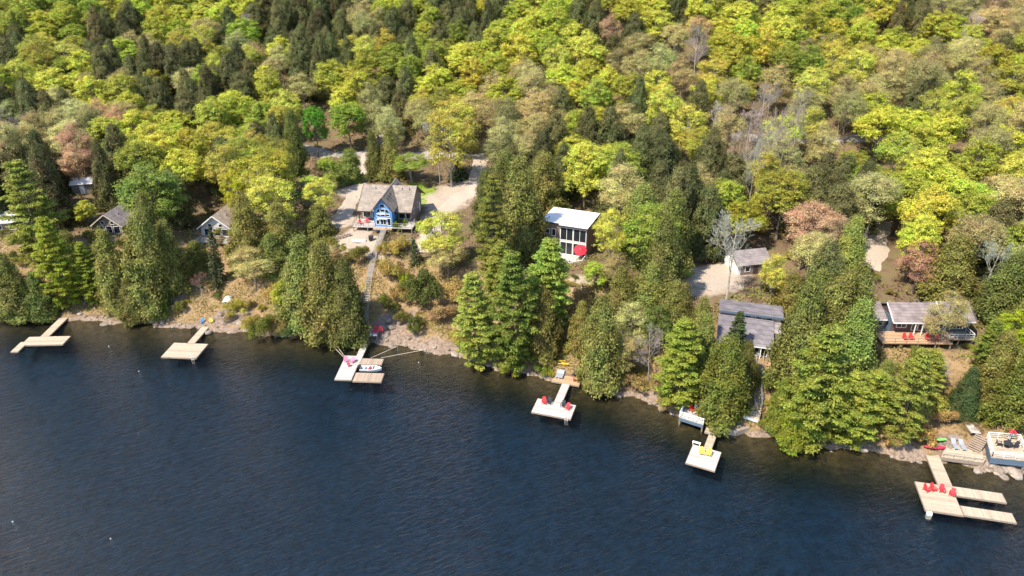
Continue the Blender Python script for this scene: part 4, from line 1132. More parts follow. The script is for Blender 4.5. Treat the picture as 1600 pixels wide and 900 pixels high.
('M',23.2,279.2,44.5,13.2,7.7,(0.11,0.11,0.037),'m0g'),
('L',88.8,279.8,42.5,14.7,11.0,(0.45,0.52,0.063),'t0i'),
('L',97.8,280.3,43.3,11.8,10.1,(0.53,0.49,0.064),'m0j'),
('M',107.3,279.9,43.8,13.6,7.2,(0.17,0.18,0.06),'m0j'),
('G',-178.7,284.5,35.6,14.3,8.8,(0.38,0.43,0.061),'t0a'),
('G',-153.1,284.5,34.9,11.4,10.1,(0.48,0.54,0.076),'l0b'),
('L',-145.8,283.6,33.8,10.7,10.8,(0.53,0.52,0.066),'l0b'),
('L',-135.3,282.8,31.8,13.6,8.8,(0.36,0.35,0.045),'m0b'),
('L',-112.3,284.3,32.0,10.7,8.6,(0.6,0.6,0.099),'l0c'),
('L',-101.4,282.6,31.6,14.0,8.7,(0.55,0.57,0.072),'t0c'),
('M',-78.7,283.5,33.8,13.8,7.0,(0.12,0.12,0.039),'m0d'),
('M',-69.8,282.7,35.2,12.2,8.8,(0.16,0.14,0.048),'m0d'),
('L',-44.4,284.3,35.0,13.2,8.9,(0.55,0.54,0.069),'m0e'),
('L',-35.2,284.2,34.1,14.7,10.2,(0.6,0.6,0.097),'t0e'),
('M',-28.0,283.4,34.5,12.5,7.8,(0.15,0.17,0.054),'m0e'),
('L',-4.6,283.8,38.9,13.5,11.1,(0.46,0.52,0.064),'m0f'),
('G',-197.9,287.0,35.4,12.4,9.8,(0.53,0.6,0.086),'m0a'),
('G',-188.9,286.6,36.0,13.1,8.3,(0.38,0.42,0.059),'m0a'),
('G',-170.5,288.0,36.8,13.2,10.7,(0.39,0.43,0.061),'m0a'),
('G',-161.5,288.1,35.6,15.5,8.2,(0.36,0.4,0.057),'t0b'),
('L',-128.0,287.5,32.8,14.4,10.2,(0.54,0.53,0.067),'t0b'),
('M',-91.0,287.9,35.2,11.7,7.8,(0.13,0.12,0.04),'m0d'),
('M',-62.7,286.8,35.9,15.9,9.1,(0.15,0.16,0.053),'t0d'),
('O',-53.0,286.8,36.8,10.6,8.8,(0.32,0.31,0.12),'l0e'),
('Y',-14.9,286.0,36.5,11.3,8.8,(0.46,0.48,0.077),'l0f'),
('L',3.1,286.9,41.3,13.7,10.4,(0.6,0.55,0.072),'m0f'),
('L',12.2,285.9,43.4,12.5,11.7,(0.47,0.55,0.067),'m0g'),
('M',83.0,287.3,44.2,11.7,7.7,(0.11,0.1,0.034),'m0i'),
('G',-204.3,291.4,34.6,10.8,10.3,(0.33,0.38,0.054),'l0a'),
('L',-139.3,290.3,34.9,11.9,11.5,(0.6,0.57,0.074),'m0b'),
('L',-121.3,291.0,33.2,11.1,11.0,(0.37,0.41,0.051),'l0c'),
('L',-107.9,290.5,33.8,15.3,12.0,(0.47,0.47,0.06),'t0c'),
('M',-87.2,291.7,36.9,12.5,7.3,(0.19,0.16,0.056),'m0d'),
('M',-79.2,290.7,36.8,15.1,9.2,(0.16,0.14,0.047),'t0d'),
('M',-70.1,290.6,37.4,13.2,8.6,(0.16,0.17,0.055),'m0d'),
('M',-39.9,292.1,36.6,15.0,7.9,(0.19,0.18,0.061),'t0e'),
('L',-32.5,291.2,36.7,13.0,10.0,(0.5,0.48,0.062),'m0e'),
('M',-25.7,289.9,35.8,13.8,9.1,(0.16,0.15,0.05),'m0f'),
('M',-18.2,290.9,36.8,12.0,7.9,(0.14,0.12,0.042),'m0f'),
('G',-194.6,293.7,36.9,14.6,10.0,(0.32,0.34,0.048),'t0a'),
('L',-184.1,296.1,37.7,12.4,8.9,(0.41,0.5,0.06),'m0a'),
('G',-174.8,294.3,38.5,12.8,9.3,(0.39,0.44,0.063),'m0a'),
('G',-167.1,295.0,38.0,12.9,9.0,(0.4,0.5,0.068),'m0b'),
('G',-157.5,294.0,37.1,12.6,8.7,(0.29,0.36,0.049),'m0b'),
('L',-147.2,293.7,35.6,13.4,12.0,(0.6,0.6,0.078),'m0b'),
('L',-133.4,296.1,35.2,14.7,10.7,(0.52,0.6,0.074),'t0b'),
('L',-100.4,293.9,35.7,13.7,9.1,(0.59,0.6,0.077),'m0c'),
('M',-94.4,294.9,37.2,11.3,7.7,(0.15,0.14,0.048),'l0d'),
('M',-67.4,296.1,39.5,13.6,7.4,(0.15,0.14,0.047),'m0d'),
('O',-57.5,293.5,38.2,15.2,7.9,(0.38,0.29,0.12),'t0e'),
('O',-49.0,296.0,37.6,12.6,7.8,(0.38,0.37,0.14),'m0e'),
('L',-10.4,295.0,39.1,14.2,8.7,(0.49,0.46,0.059),'t0f'),
('L',-1.6,296.1,41.5,11.2,9.2,(0.34,0.38,0.047),'l0f'),
('G',-205.6,299.5,37.3,10.8,9.0,(0.4,0.44,0.063),'l0a'),
('L',-125.3,298.2,35.5,14.4,10.4,(0.49,0.45,0.058),'t0c'),
('L',-115.8,298.1,37.1,15.0,10.7,(0.49,0.47,0.061),'t0c'),
('L',-106.5,299.6,37.8,14.7,11.1,(0.55,0.53,0.069),'t0c'),
('M',-88.2,298.6,38.8,14.5,8.7,(0.14,0.14,0.048),'t0d'),
('M',-77.9,298.6,40.4,11.6,8.9,(0.12,0.12,0.041),'m0d'),
('O',-55.2,299.4,40.1,13.0,10.0,(0.37,0.34,0.13),'m0e'),
('L',-41.7,298.9,38.2,15.4,10.2,(0.57,0.57,0.073),'t0e'),
('M',-31.4,297.9,37.9,16.1,7.8,(0.18,0.2,0.064),'t0e'),
('M',-21.2,298.7,38.7,12.1,9.5,(0.18,0.17,0.057),'m0f'),
('G',-194.2,302.1,38.6,14.2,9.7,(0.26,0.29,0.041),'t0a'),
('G',-185.7,302.8,39.3,13.5,10.1,(0.46,0.58,0.08),'m0a'),
('G',-175.2,302.4,39.1,12.4,9.2,(0.41,0.41,0.06),'m0a'),
('G',-166.9,302.6,39.4,13.6,9.3,(0.33,0.4,0.056),'m0b'),
('L',-157.7,301.6,39.1,14.8,9.6,(0.43,0.43,0.055),'t0b'),
('L',-146.2,302.8,38.3,11.1,10.2,(0.6,0.6,0.082),'l0b'),
('L',-136.4,303.0,37.3,12.5,8.5,(0.55,0.5,0.066),'m0b'),
('L',-99.2,303.4,40.5,13.0,11.0,(0.43,0.53,0.064),'m0c'),
('M',-71.5,303.4,41.2,11.7,8.9,(0.15,0.16,0.052),'m0d'),
('M',-63.2,301.6,41.3,12.3,8.3,(0.12,0.14,0.045),'m0e'),
('L',-48.4,303.2,40.4,15.4,10.3,(0.6,0.6,0.076),'t0e'),
('M',-25.5,303.7,39.0,15.9,7.8,(0.15,0.15,0.049),'t0f'),
('M',-14.8,301.3,40.5,16.4,7.9,(0.11,0.11,0.036),'t0f'),
('L',-6.9,302.7,42.5,11.8,9.4,(0.43,0.47,0.059),'m0f'),
('G',-213.9,307.7,37.3,11.6,8.0,(0.27,0.36,0.049),'m0a'),
('G',-206.0,306.1,38.3,12.1,8.3,(0.33,0.42,0.057),'m0a'),
('L',-153.1,307.7,38.7,13.5,8.8,(0.49,0.52,0.065),'m0b'),
('L',-126.7,307.1,38.7,11.8,10.7,(0.5,0.54,0.067),'m0c'),
('L',-116.9,307.5,39.3,13.4,10.7,(0.6,0.6,0.077),'m0c'),
('M',-83.1,306.2,43.2,12.4,9.5,(0.15,0.16,0.053),'m0d'),
('O',-54.8,306.9,42.0,14.0,10.3,(0.47,0.42,0.16),'m0e'),
('L',-41.7,305.6,41.1,11.7,8.6,(0.37,0.43,0.052),'m0e'),
('O',-32.6,305.8,39.5,14.0,8.1,(0.49,0.47,0.18),'t0e'),
('M',-17.6,306.1,40.8,13.4,7.4,(0.14,0.14,0.047),'m0f'),
('G',-200.1,310.5,39.8,13.9,10.8,(0.37,0.44,0.062),'m0a'),
('G',-192.8,309.9,40.1,14.1,8.4,(0.4,0.48,0.067),'t0a'),
('G',-179.6,309.9,41.4,12.8,10.4,(0.33,0.33,0.048),'m0a'),
('L',-169.3,309.8,41.0,14.8,9.3,(0.6,0.58,0.075),'t0b'),
('L',-143.0,309.9,39.5,13.6,10.6,(0.47,0.53,0.065),'m0b'),
('L',-134.0,311.0,39.0,13.9,9.9,(0.57,0.49,0.065),'m0c'),
('L',-110.7,311.0,41.0,11.8,8.8,(0.55,0.6,0.078),'m0c'),
('L',-100.7,311.0,42.7,10.7,8.5,(0.6,0.58,0.075),'l0c'),
('L',-48.3,310.3,42.0,11.2,9.1,(0.36,0.43,0.052),'l0e'),
('G',-213.8,314.7,39.7,12.8,10.1,(0.28,0.3,0.043),'m0a'),
('L',-157.3,314.7,40.8,15.3,8.9,(0.42,0.46,0.057),'t0b'),
('L',-150.3,313.2,40.3,12.7,8.8,(0.6,0.6,0.079),'m0b'),
('L',-126.3,315.3,41.6,13.3,10.9,(0.6,0.59,0.076),'m0c'),
('L',-39.9,314.7,42.1,12.9,8.8,(0.56,0.58,0.073),'m0e'),
('M',-32.5,314.8,42.1,11.6,8.3,(0.13,0.13,0.044),'l0e'),
('M',-16.7,314.2,43.0,11.9,8.5,(0.13,0.13,0.043),'m0f'),
('G',-188.1,317.2,42.4,12.4,10.8,(0.32,0.36,0.051),'m0a'),
('M',-175.5,318.4,42.2,12.1,9.1,(0.14,0.13,0.044),'m0b'),
('L',-143.5,317.0,40.4,11.8,9.5,(0.6,0.6,0.082),'m0b'),
('L',-119.1,317.9,42.5,11.0,9.0,(0.39,0.43,0.054),'l0c'),
('G',-206.7,321.9,41.9,10.7,10.7,(0.4,0.48,0.067),'l0a'),
('L',-163.9,321.0,41.9,11.0,9.7,(0.42,0.46,0.057),'l0b'),
('L',-154.0,322.7,42.3,11.8,10.1,(0.42,0.44,0.055),'m0b'),
('U',-87.2,144.9,8.5,1.6,1.9,(0.16,0.17,0.04),'u5bx'),
('U',65.4,138.5,11.2,1.2,3.1,(0.36,0.29,0.07),'u1hx'),
('U',-102.8,131.1,2.7,1.7,3.4,(0.3,0.22,0.1),'u2a'),
('U',-78.0,156.7,9.9,1.5,1.7,(0.3,0.22,0.1),'u2bx'),
('U',-85.7,140.4,7.5,2.0,2.1,(0.3,0.22,0.1),'u2bx'),
('U',-53.2,153.9,8.8,1.2,2.2,(0.16,0.17,0.04),'u5cx'),
('U',0.4,124.9,7.8,1.5,2.3,(0.38,0.33,0.06),'u6ex'),
('U',37.8,97.3,5.1,1.8,1.7,(0.3,0.22,0.1),'u2g'),
('U',-109.0,144.8,8.9,1.4,3.2,(0.16,0.17,0.04),'u5ax'),
('U',22.0,108.3,5.2,2.2,1.8,(0.16,0.17,0.04),'u5f'),
('U',74.7,98.5,7.3,1.8,1.7,(0.38,0.33,0.06),'u6ix'),
('U',1.1,128.0,8.6,1.1,2.4,(0.22,0.22,0.05),'u3ex'),
('U',-54.0,171.7,10.4,2.2,1.7,(0.28,0.28,0.05),'u4cx'),
('U',-62.7,145.6,8.6,2.4,3.0,(0.28,0.28,0.05),'u4cx'),
('U',32.5,110.8,8.8,1.2,1.5,(0.16,0.17,0.04),'u5gx'),
('U',-64.9,139.6,6.8,1.6,1.9,(0.22,0.22,0.05),'u3cx'),
('U',-42.7,135.8,6.9,0.9,2.0,(0.34,0.26,0.09),'u0cx'),
('U',-81.7,138.6,6.5,1.9,3.0,(0.22,0.22,0.05),'u3bx'),
('U',-61.1,130.4,4.0,1.4,3.1,(0.38,0.33,0.06),'u6c'),
('U',-6.0,134.4,9.3,1.1,1.8,(0.34,0.26,0.09),'u0ex'),
('U',-11.3,116.0,1.5,0.9,2.6,(0.3,0.22,0.1),'u2e'),
('U',-100.6,140.1,6.3,1.4,1.8,(0.34,0.26,0.09),'u0ax'),
('U',29.9,104.0,5.5,2.3,3.3,(0.36,0.29,0.07),'u1g'),
('U',32.2,98.8,4.1,1.7,1.9,(0.16,0.17,0.04),'u5g'),
('U',60.1,91.0,1.2,2.1,1.9,(0.28,0.28,0.05),'u4h'),
('U',-104.2,137.0,5.0,1.1,2.2,(0.28,0.28,0.05),'u4a'),
('U',-61.9,142.0,8.1,1.3,3.1,(0.3,0.22,0.1),'u2cx'),
('U',-97.8,141.8,8.0,1.0,3.5,(0.34,0.26,0.09),'u0ax'),
('U',-81.5,135.5,4.7,1.6,2.2,(0.16,0.17,0.04),'u5b'),
('U',-74.0,131.2,3.0,1.8,3.4,(0.16,0.17,0.04),'u5b'),
('U',-50.8,125.7,1.5,2.2,1.9,(0.34,0.26,0.09),'u0c'),
('U',-57.0,143.5,8.1,1.4,1.9,(0.36,0.29,0.07),'u1cx'),
('U',-112.1,150.4,8.9,1.3,2.4,(0.3,0.22,0.1),'u2ax'),
('U',-44.7,161.9,9.7,1.4,1.7,(0.22,0.22,0.05),'u3cx'),
('U',-56.1,133.2,5.3,0.9,3.4,(0.28,0.28,0.05),'u4cx'),
('U',11.1,121.7,8.6,1.1,2.6,(0.36,0.29,0.07),'u1fx'),
('U',-72.6,175.4,11.5,2.3,1.8,(0.38,0.33,0.06),'u6cx'),
('U',20.7,123.6,9.7,1.9,2.3,(0.34,0.26,0.09),'u0fx'),
('U',-99.7,143.3,7.7,1.9,2.2,(0.3,0.22,0.1),'u2ax'),
('U',48.1,126.3,9.3,1.9,2.4,(0.22,0.22,0.05),'u3gx'),
('U',58.7,99.5,6.6,2.2,3.3,(0.34,0.26,0.09),'u0hx'),
('U',-76.9,139.7,7.7,1.4,2.3,(0.3,0.22,0.1),'u2bx'),
('U',-0.4,113.2,2.4,2.1,2.3,(0.38,0.33,0.06),'u6e'),
('U',-62.5,133.7,5.0,1.7,2.0,(0.34,0.26,0.09),'u0cx'),
('U',-79.1,130.4,2.0,1.0,2.8,(0.3,0.22,0.1),'u2b'),
('U',-93.5,140.8,7.4,1.6,2.0,(0.28,0.28,0.05),'u4ax'),
('U',-72.2,130.0,2.8,2.4,1.9,(0.36,0.29,0.07),'u1b'),
('U',-16.7,118.4,1.8,1.9,1.8,(0.16,0.17,0.04),'u5d'),
('U',-42.2,133.3,5.9,1.2,3.3,(0.3,0.22,0.1),'u2cx'),
('U',-66.7,137.3,6.6,2.0,3.2,(0.36,0.29,0.07),'u1bx'),
('U',-13.1,147.2,10.0,2.3,2.1,(0.22,0.22,0.05),'u3ex'),
('U',-100.6,131.4,2.4,1.8,3.3,(0.34,0.26,0.09),'u0a'),
('U',68.8,87.9,1.5,1.1,2.8,(0.3,0.22,0.1),'u2i'),
('U',63.2,97.4,5.2,1.4,3.1,(0.36,0.29,0.07),'u1hx'),
('U',49.0,158.8,12.3,1.6,2.3,(0.22,0.22,0.05),'u3gx'),
('U',55.9,104.3,8.4,1.5,3.1,(0.28,0.28,0.05),'u4hx'),
('U',7.4,120.5,7.9,2.3,2.2,(0.22,0.22,0.05),'u3fx'),
('U',-102.5,140.8,6.6,1.6,3.3,(0.36,0.29,0.07),'u1ax'),
('U',-57.3,140.0,7.3,1.3,2.5,(0.38,0.33,0.06),'u6cx'),
('U',-54.1,121.8,0.7,2.1,2.1,(0.3,0.22,0.1),'u2c'),
('U',-35.5,122.9,2.1,1.7,3.5,(0.22,0.22,0.05),'u3c'),
('U',-85.5,148.6,8.6,1.9,3.2,(0.36,0.29,0.07),'u1bx'),
('U',75.5,97.5,7.3,1.3,1.6,(0.22,0.22,0.05),'u3ix'),
('U',-96.0,143.3,8.6,2.1,3.2,(0.34,0.26,0.09),'u0ax'),
('U',16.3,112.2,5.6,1.7,2.2,(0.16,0.17,0.04),'u5fx'),
('U',-87.5,139.7,7.5,2.3,2.2,(0.34,0.26,0.09),'u0bx'),
('U',-117.0,167.4,10.3,1.4,2.6,(0.38,0.33,0.06),'u6ax'),
('U',-48.2,160.8,9.0,1.2,2.4,(0.3,0.22,0.1),'u2cx'),
('U',-80.2,132.5,3.0,2.0,2.1,(0.22,0.22,0.05),'u3b'),
('U',54.5,129.4,10.4,1.7,3.0,(0.38,0.33,0.06),'u6hx'),
('U',-42.0,131.6,5.3,1.8,2.4,(0.38,0.33,0.06),'u6cx'),
('U',-83.2,143.0,8.2,0.9,2.7,(0.34,0.26,0.09),'u0bx'),
('U',-63.7,126.5,2.4,1.0,1.6,(0.38,0.33,0.06),'u6b'),
('U',38.6,158.4,13.2,2.0,1.6,(0.3,0.22,0.1),'u2gx'),
('U',-1.4,116.6,4.4,1.8,1.9,(0.28,0.28,0.05),'u4e'),
('U',-74.5,155.1,9.1,1.1,3.6,(0.16,0.17,0.04),'u5bx'),
('U',-103.8,143.5,8.1,1.7,2.8,(0.36,0.29,0.07),'u1ax'),
('U',-60.3,148.2,8.6,1.6,2.9,(0.36,0.29,0.07),'u1cx'),
('U',78.2,96.8,7.1,1.0,1.6,(0.22,0.22,0.05),'u3ix'),
('U',47.6,96.9,4.7,0.9,1.8,(0.16,0.17,0.04),'u5h'),
('U',74.7,100.9,7.3,1.2,2.7,(0.28,0.28,0.05),'u4ix'),
('U',-37.5,128.2,3.7,1.2,2.7,(0.16,0.17,0.04),'u5c'),
('U',-101.9,137.7,5.5,2.4,3.4,(0.28,0.28,0.05),'u4ax'),
('U',-85.3,129.1,2.2,1.9,3.6,(0.28,0.28,0.05),'u4b'),
('U',-0.4,141.6,9.5,1.1,3.4,(0.3,0.22,0.1),'u2ex'),
('U',-54.8,140.9,7.8,1.3,1.9,(0.22,0.22,0.05),'u3cx'),
('U',-72.3,137.2,6.2,1.4,2.8,(0.28,0.28,0.05),'u4bx'),
('U',11.7,123.4,9.1,1.0,1.8,(0.16,0.17,0.04),'u5fx'),
('U',-61.8,143.3,8.5,1.1,1.5,(0.3,0.22,0.1),'u2cx'),
('U',62.7,129.4,9.9,1.4,3.0,(0.22,0.22,0.05),'u3hx'),
('U',-58.2,138.1,6.5,2.4,2.0,(0.22,0.22,0.05),'u3cx'),
('U',-51.1,138.3,7.4,1.4,2.4,(0.3,0.22,0.1),'u2cx'),
('U',5.2,123.5,8.3,1.4,3.4,(0.22,0.22,0.05),'u3ex'),
('U',-45.1,175.2,10.7,2.1,1.9,(0.36,0.29,0.07),'u1cx'),
('U',32.7,97.2,3.3,1.8,1.9,(0.36,0.29,0.07),'u1g'),
('U',-55.0,137.9,7.2,2.3,1.6,(0.34,0.26,0.09),'u0cx'),
('U',59.6,104.5,7.7,1.7,2.4,(0.36,0.29,0.07),'u1hx'),
('U',-44.7,139.5,7.4,1.5,3.0,(0.36,0.29,0.07),'u1cx'),
('U',-78.9,146.5,8.7,1.3,2.2,(0.28,0.28,0.05),'u4bx'),
('U',-38.1,142.3,7.8,2.0,2.5,(0.28,0.28,0.05),'u4cx'),
('U',-48.8,155.0,8.9,1.1,2.5,(0.38,0.33,0.06),'u6cx'),
('U',27.4,116.2,9.2,1.1,1.8,(0.3,0.22,0.1),'u2fx'),
('U',-112.1,153.5,8.9,1.8,1.9,(0.34,0.26,0.09),'u0ax'),
('U',-112.5,148.5,8.9,2.4,2.1,(0.36,0.29,0.07),'u1ax'),
('U',6.7,125.8,8.5,1.9,2.5,(0.34,0.26,0.09),'u0fx'),
('U',-91.9,127.3,0.9,1.3,1.7,(0.16,0.17,0.04),'u5a'),
('U',-40.5,138.5,7.5,2.0,2.8,(0.38,0.33,0.06),'u6cx'),
('U',-5.6,120.6,5.0,1.4,2.7,(0.36,0.29,0.07),'u1e'),
('U',67.1,121.9,9.7,2.0,2.2,(0.28,0.28,0.05),'u4hx'),
('U',-88.5,138.4,7.0,1.7,3.2,(0.36,0.29,0.07),'u1bx'),
('U',-48.4,124.2,1.6,1.8,2.1,(0.38,0.33,0.06),'u6c'),
('U',63.1,107.5,7.3,1.2,1.9,(0.16,0.17,0.04),'u5hx'),
('U',-71.6,150.8,8.3,0.9,1.6,(0.22,0.22,0.05),'u3bx'),
('U',1.8,123.7,8.1,1.3,2.5,(0.3,0.22,0.1),'u2ex'),
('U',-7.3,124.7,6.2,2.2,1.8,(0.16,0.17,0.04),'u5ex'),
('U',-89.0,143.6,8.4,2.3,2.1,(0.38,0.33,0.06),'u6bx'),
('U',14.6,112.3,4.7,1.7,3.2,(0.22,0.22,0.05),'u3f'),
('U',30.5,108.1,7.9,2.3,1.5,(0.16,0.17,0.04),'u5gx'),
('U',-39.9,129.6,3.9,2.1,1.8,(0.22,0.22,0.05),'u3c'),
('U',-36.0,139.6,8.1,1.1,3.3,(0.28,0.28,0.05),'u4dx'),
('U',-62.2,156.7,9.1,2.1,3.1,(0.16,0.17,0.04),'u5cx'),
('U',-59.7,135.2,5.5,1.0,2.4,(0.36,0.29,0.07),'u1cx'),
('U',-103.9,150.7,8.9,2.3,3.6,(0.16,0.17,0.04),'u5ax'),
('U',76.8,119.4,9.1,1.7,2.7,(0.36,0.29,0.07),'u1ix'),
('U',-57.0,192.6,12.4,2.1,3.2,(0.36,0.29,0.07),'u1cx'),
('U',-86.2,143.6,8.2,1.2,2.2,(0.38,0.33,0.06),'u6bx'),
('U',40.2,92.5,1.5,1.8,2.8,(0.38,0.33,0.06),'u6g'),
('U',4.8,128.4,8.4,1.9,3.0,(0.38,0.33,0.06),'u6ex'),
('U',-49.9,122.0,0.8,1.1,3.0,(0.34,0.26,0.09),'u0c'),
('U',-52.9,140.1,7.6,1.7,2.8,(0.3,0.22,0.1),'u2cx'),
('U',29.8,109.6,8.4,1.2,3.1,(0.38,0.33,0.06),'u6gx'),
('U',-111.5,184.7,12.3,1.4,1.9,(0.28,0.28,0.05),'u4bx'),
('U',41.5,94.4,2.2,1.0,2.5,(0.16,0.17,0.04),'u5g'),
('U',-69.3,156.7,9.0,2.4,2.1,(0.22,0.22,0.05),'u3cx'),
('U',57.2,95.5,5.1,1.5,2.4,(0.3,0.22,0.1),'u2hx'),
('U',-84.6,132.8,3.4,2.4,2.6,(0.34,0.26,0.09),'u0b'),
('U',7.3,124.1,8.5,1.8,2.2,(0.28,0.28,0.05),'u4fx'),
('U',61.2,88.3,0.8,2.0,3.3,(0.34,0.26,0.09),'u0h'),
('U',9.2,126.2,8.9,2.2,2.0,(0.34,0.26,0.09),'u0fx'),
('U',-71.0,136.4,5.5,1.8,2.0,(0.38,0.33,0.06),'u6bx'),
('U',54.4,103.5,8.1,1.3,2.3,(0.28,0.28,0.05),'u4hx'),
('U',-77.9,138.2,6.4,2.0,2.8,(0.28,0.28,0.05),'u4bx'),
('U',-3.2,128.6,8.7,1.6,2.2,(0.38,0.33,0.06),'u6ex'),
('U',23.3,117.3,9.0,1.0,2.5,(0.34,0.26,0.09),'u0fx'),
('U',-65.0,138.0,6.4,1.3,2.3,(0.3,0.22,0.1),'u2cx'),
('U',-81.8,150.7,8.6,2.4,1.7,(0.34,0.26,0.09),'u0bx'),
('U',9.1,109.2,2.4,1.8,3.5,(0.36,0.29,0.07),'u1f'),
('U',20.1,114.2,7.1,0.9,2.6,(0.28,0.28,0.05),'u4fx'),
('U',-4.1,159.6,11.4,1.9,1.9,(0.16,0.17,0.04),'u5ex'),
('U',11.5,111.2,3.5,1.6,1.8,(0.22,0.22,0.05),'u3f'),
('U',45.8,118.0,9.4,1.9,1.6,(0.16,0.17,0.04),'u5gx'),
('U',29.7,163.3,13.6,1.0,2.6,(0.16,0.17,0.04),'u5fx'),
('U',46.5,103.6,7.4,2.1,3.4,(0.3,0.22,0.1),'u2hx'),
('U',1.7,142.0,9.7,2.2,2.0,(0.3,0.22,0.1),'u2ex'),
('U',-21.2,129.2,6.4,1.4,3.4,(0.3,0.22,0.1),'u2dx'),
('U',67.6,137.6,11.0,1.1,3.3,(0.3,0.22,0.1),'u2hx'),
('U',53.8,104.8,8.2,1.3,2.6,(0.22,0.22,0.05),'u3hx'),
('U',28.7,151.7,12.2,1.2,3.6,(0.28,0.28,0.05),'u4fx'),
('U',-57.9,128.3,2.9,1.1,3.0,(0.16,0.17,0.04),'u5c'),
('U',16.3,111.1,5.1,1.8,1.5,(0.28,0.28,0.05),'u4f'),
('U',-22.7,133.4,7.3,0.9,1.6,(0.34,0.26,0.09),'u0dx'),
('U',-44.6,128.2,3.7,1.1,2.0,(0.36,0.29,0.07),'u1c'),
('U',-97.5,170.6,11.0,1.0,2.3,(0.16,0.17,0.04),'u5bx'),
('U',29.1,115.1,9.1,1.9,3.6,(0.38,0.33,0.06),'u6fx'),
('U',-40.6,143.8,7.7,1.3,2.9,(0.22,0.22,0.05),'u3cx'),
('U',51.7,106.0,8.5,1.5,1.7,(0.3,0.22,0.1),'u2hx'),
('U',-30.3,120.4,0.9,2.3,2.2,(0.22,0.22,0.05),'u3d'),
('U',-45.9,156.6,9.2,1.4,3.2,(0.16,0.17,0.04),'u5cx'),
('U',34.1,131.5,10.8,1.4,1.8,(0.3,0.22,0.1),'u2gx'),
('U',-16.7,127.9,6.0,1.8,3.4,(0.16,0.17,0.04),'u5dx'),
('U',66.7,93.1,2.2,2.2,2.8,(0.38,0.33,0.06),'u6ix'),
('U',-96.7,140.2,7.4,2.3,1.6,(0.3,0.22,0.1),'u2ax'),
('U',-22.5,122.3,3.2,1.7,3.2,(0.22,0.22,0.05),'u3d'),
('U',20.6,102.8,1.5,1.7,3.1,(0.38,0.33,0.06),'u6f'),
('U',-78.1,174.7,11.0,1.3,2.4,(0.28,0.28,0.05),'u4cx'),
('U',-0.5,131.1,9.0,1.0,2.2,(0.38,0.33,0.06),'u6ex'),
('U',12.2,115.5,5.8,1.6,3.1,(0.38,0.33,0.06),'u6fx'),
('U',-113.4,182.3,12.4,1.4,2.5,(0.36,0.29,0.07),'u1bx'),
('U',39.0,135.5,10.7,1.1,1.8,(0.16,0.17,0.04),'u5gx'),
('U',-90.6,144.9,8.4,1.8,3.3,(0.22,0.22,0.05),'u3bx'),
('U',-54.2,132.8,5.5,1.4,3.0,(0.38,0.33,0.06),'u6cx'),
('U',-11.0,133.8,8.9,1.2,2.6,(0.22,0.22,0.05),'u3ex'),
('U',-15.7,133.1,7.8,1.1,1.7,(0.22,0.22,0.05),'u3dx'),
('U',-103.8,133.5,3.6,2.1,1.7,(0.28,0.28,0.05),'u4a'),
('U',-79.1,127.9,1.5,1.1,2.3,(0.38,0.33,0.06),'u6b'),
('U',-104.0,139.0,5.9,2.3,2.0,(0.22,0.22,0.05),'u3ax'),
('U',-23.0,125.1,4.6,1.9,2.3,(0.34,0.26,0.09),'u0d'),
('U',-77.7,133.6,3.7,2.0,1.5,(0.34,0.26,0.09),'u0b'),
('U',-82.9,141.5,7.8,1.8,1.7,(0.16,0.17,0.04),'u5bx'),
('U',-79.7,144.8,8.4,1.7,2.9,(0.34,0.26,0.09),'u0bx'),
('U',51.0,140.4,11.6,1.2,3.0,(0.36,0.29,0.07),'u1gx'),
('U',-35.2,130.7,4.9,1.5,3.3,(0.3,0.22,0.1),'u2dx'),
('U',-73.0,128.4,1.9,1.0,3.0,(0.22,0.22,0.05),'u3b'),
('U',17.9,113.9,6.4,2.2,3.0,(0.16,0.17,0.04),'u5fx'),
('U',2.6,130.2,8.6,1.7,2.3,(0.36,0.29,0.07),'u1ex'),
('U',-81.4,133.2,3.5,1.9,2.7,(0.16,0.17,0.04),'u5b'),
('U',-8.0,113.0,1.0,1.5,2.1,(0.38,0.33,0.06),'u6e'),
('U',-71.0,131.3,3.2,1.1,1.9,(0.3,0.22,0.1),'u2b'),
('U',-115.9,159.1,10.1,1.0,2.6,(0.22,0.22,0.05),'u3ax'),
('U',17.1,108.8,4.4,1.1,1.7,(0.34,0.26,0.09),'u0f'),
('U',12.1,169.3,13.3,1.7,3.5,(0.38,0.33,0.06),'u6fx'),
('U',2.9,115.1,4.4,1.5,1.7,(0.28,0.28,0.05),'u4e'),
('U',43.2,92.4,1.5,1.0,2.2,(0.22,0.22,0.05),'u3h'),
('U',-8.8,126.3,6.4,1.2,2.0,(0.22,0.22,0.05),'u3ex'),
('U',-35.7,120.8,1.3,1.4,2.6,(0.36,0.29,0.07),'u1c'),
('U',31.9,108.1,7.6,1.9,3.5,(0.38,0.33,0.06),'u6gx'),
('U',68.4,117.5,8.7,1.5,2.4,(0.34,0.26,0.09),'u0hx'),
('U',59.5,133.7,10.6,2.0,1.6,(0.28,0.28,0.05),'u4hx'),
('U',-87.9,152.5,8.6,1.0,2.7,(0.38,0.33,0.06),'u6bx'),
('U',16.3,114.1,6.4,2.2,2.1,(0.16,0.17,0.04),'u5fx'),
('U',-2.3,111.2,1.4,1.8,1.6,(0.3,0.22,0.1),'u2e'),
('U',-87.0,137.3,6.8,1.6,3.3,(0.22,0.22,0.05),'u3bx'),
('U',-94.4,130.3,1.6,1.8,3.3,(0.16,0.17,0.04),'u5a'),
('U',-60.2,144.5,8.6,2.2,2.9,(0.38,0.33,0.06),'u6cx'),
('U',-9.8,130.6,8.1,1.7,1.8,(0.3,0.22,0.1),'u2ex'),
('U',7.9,119.1,7.6,2.2,1.5,(0.34,0.26,0.09),'u0fx'),
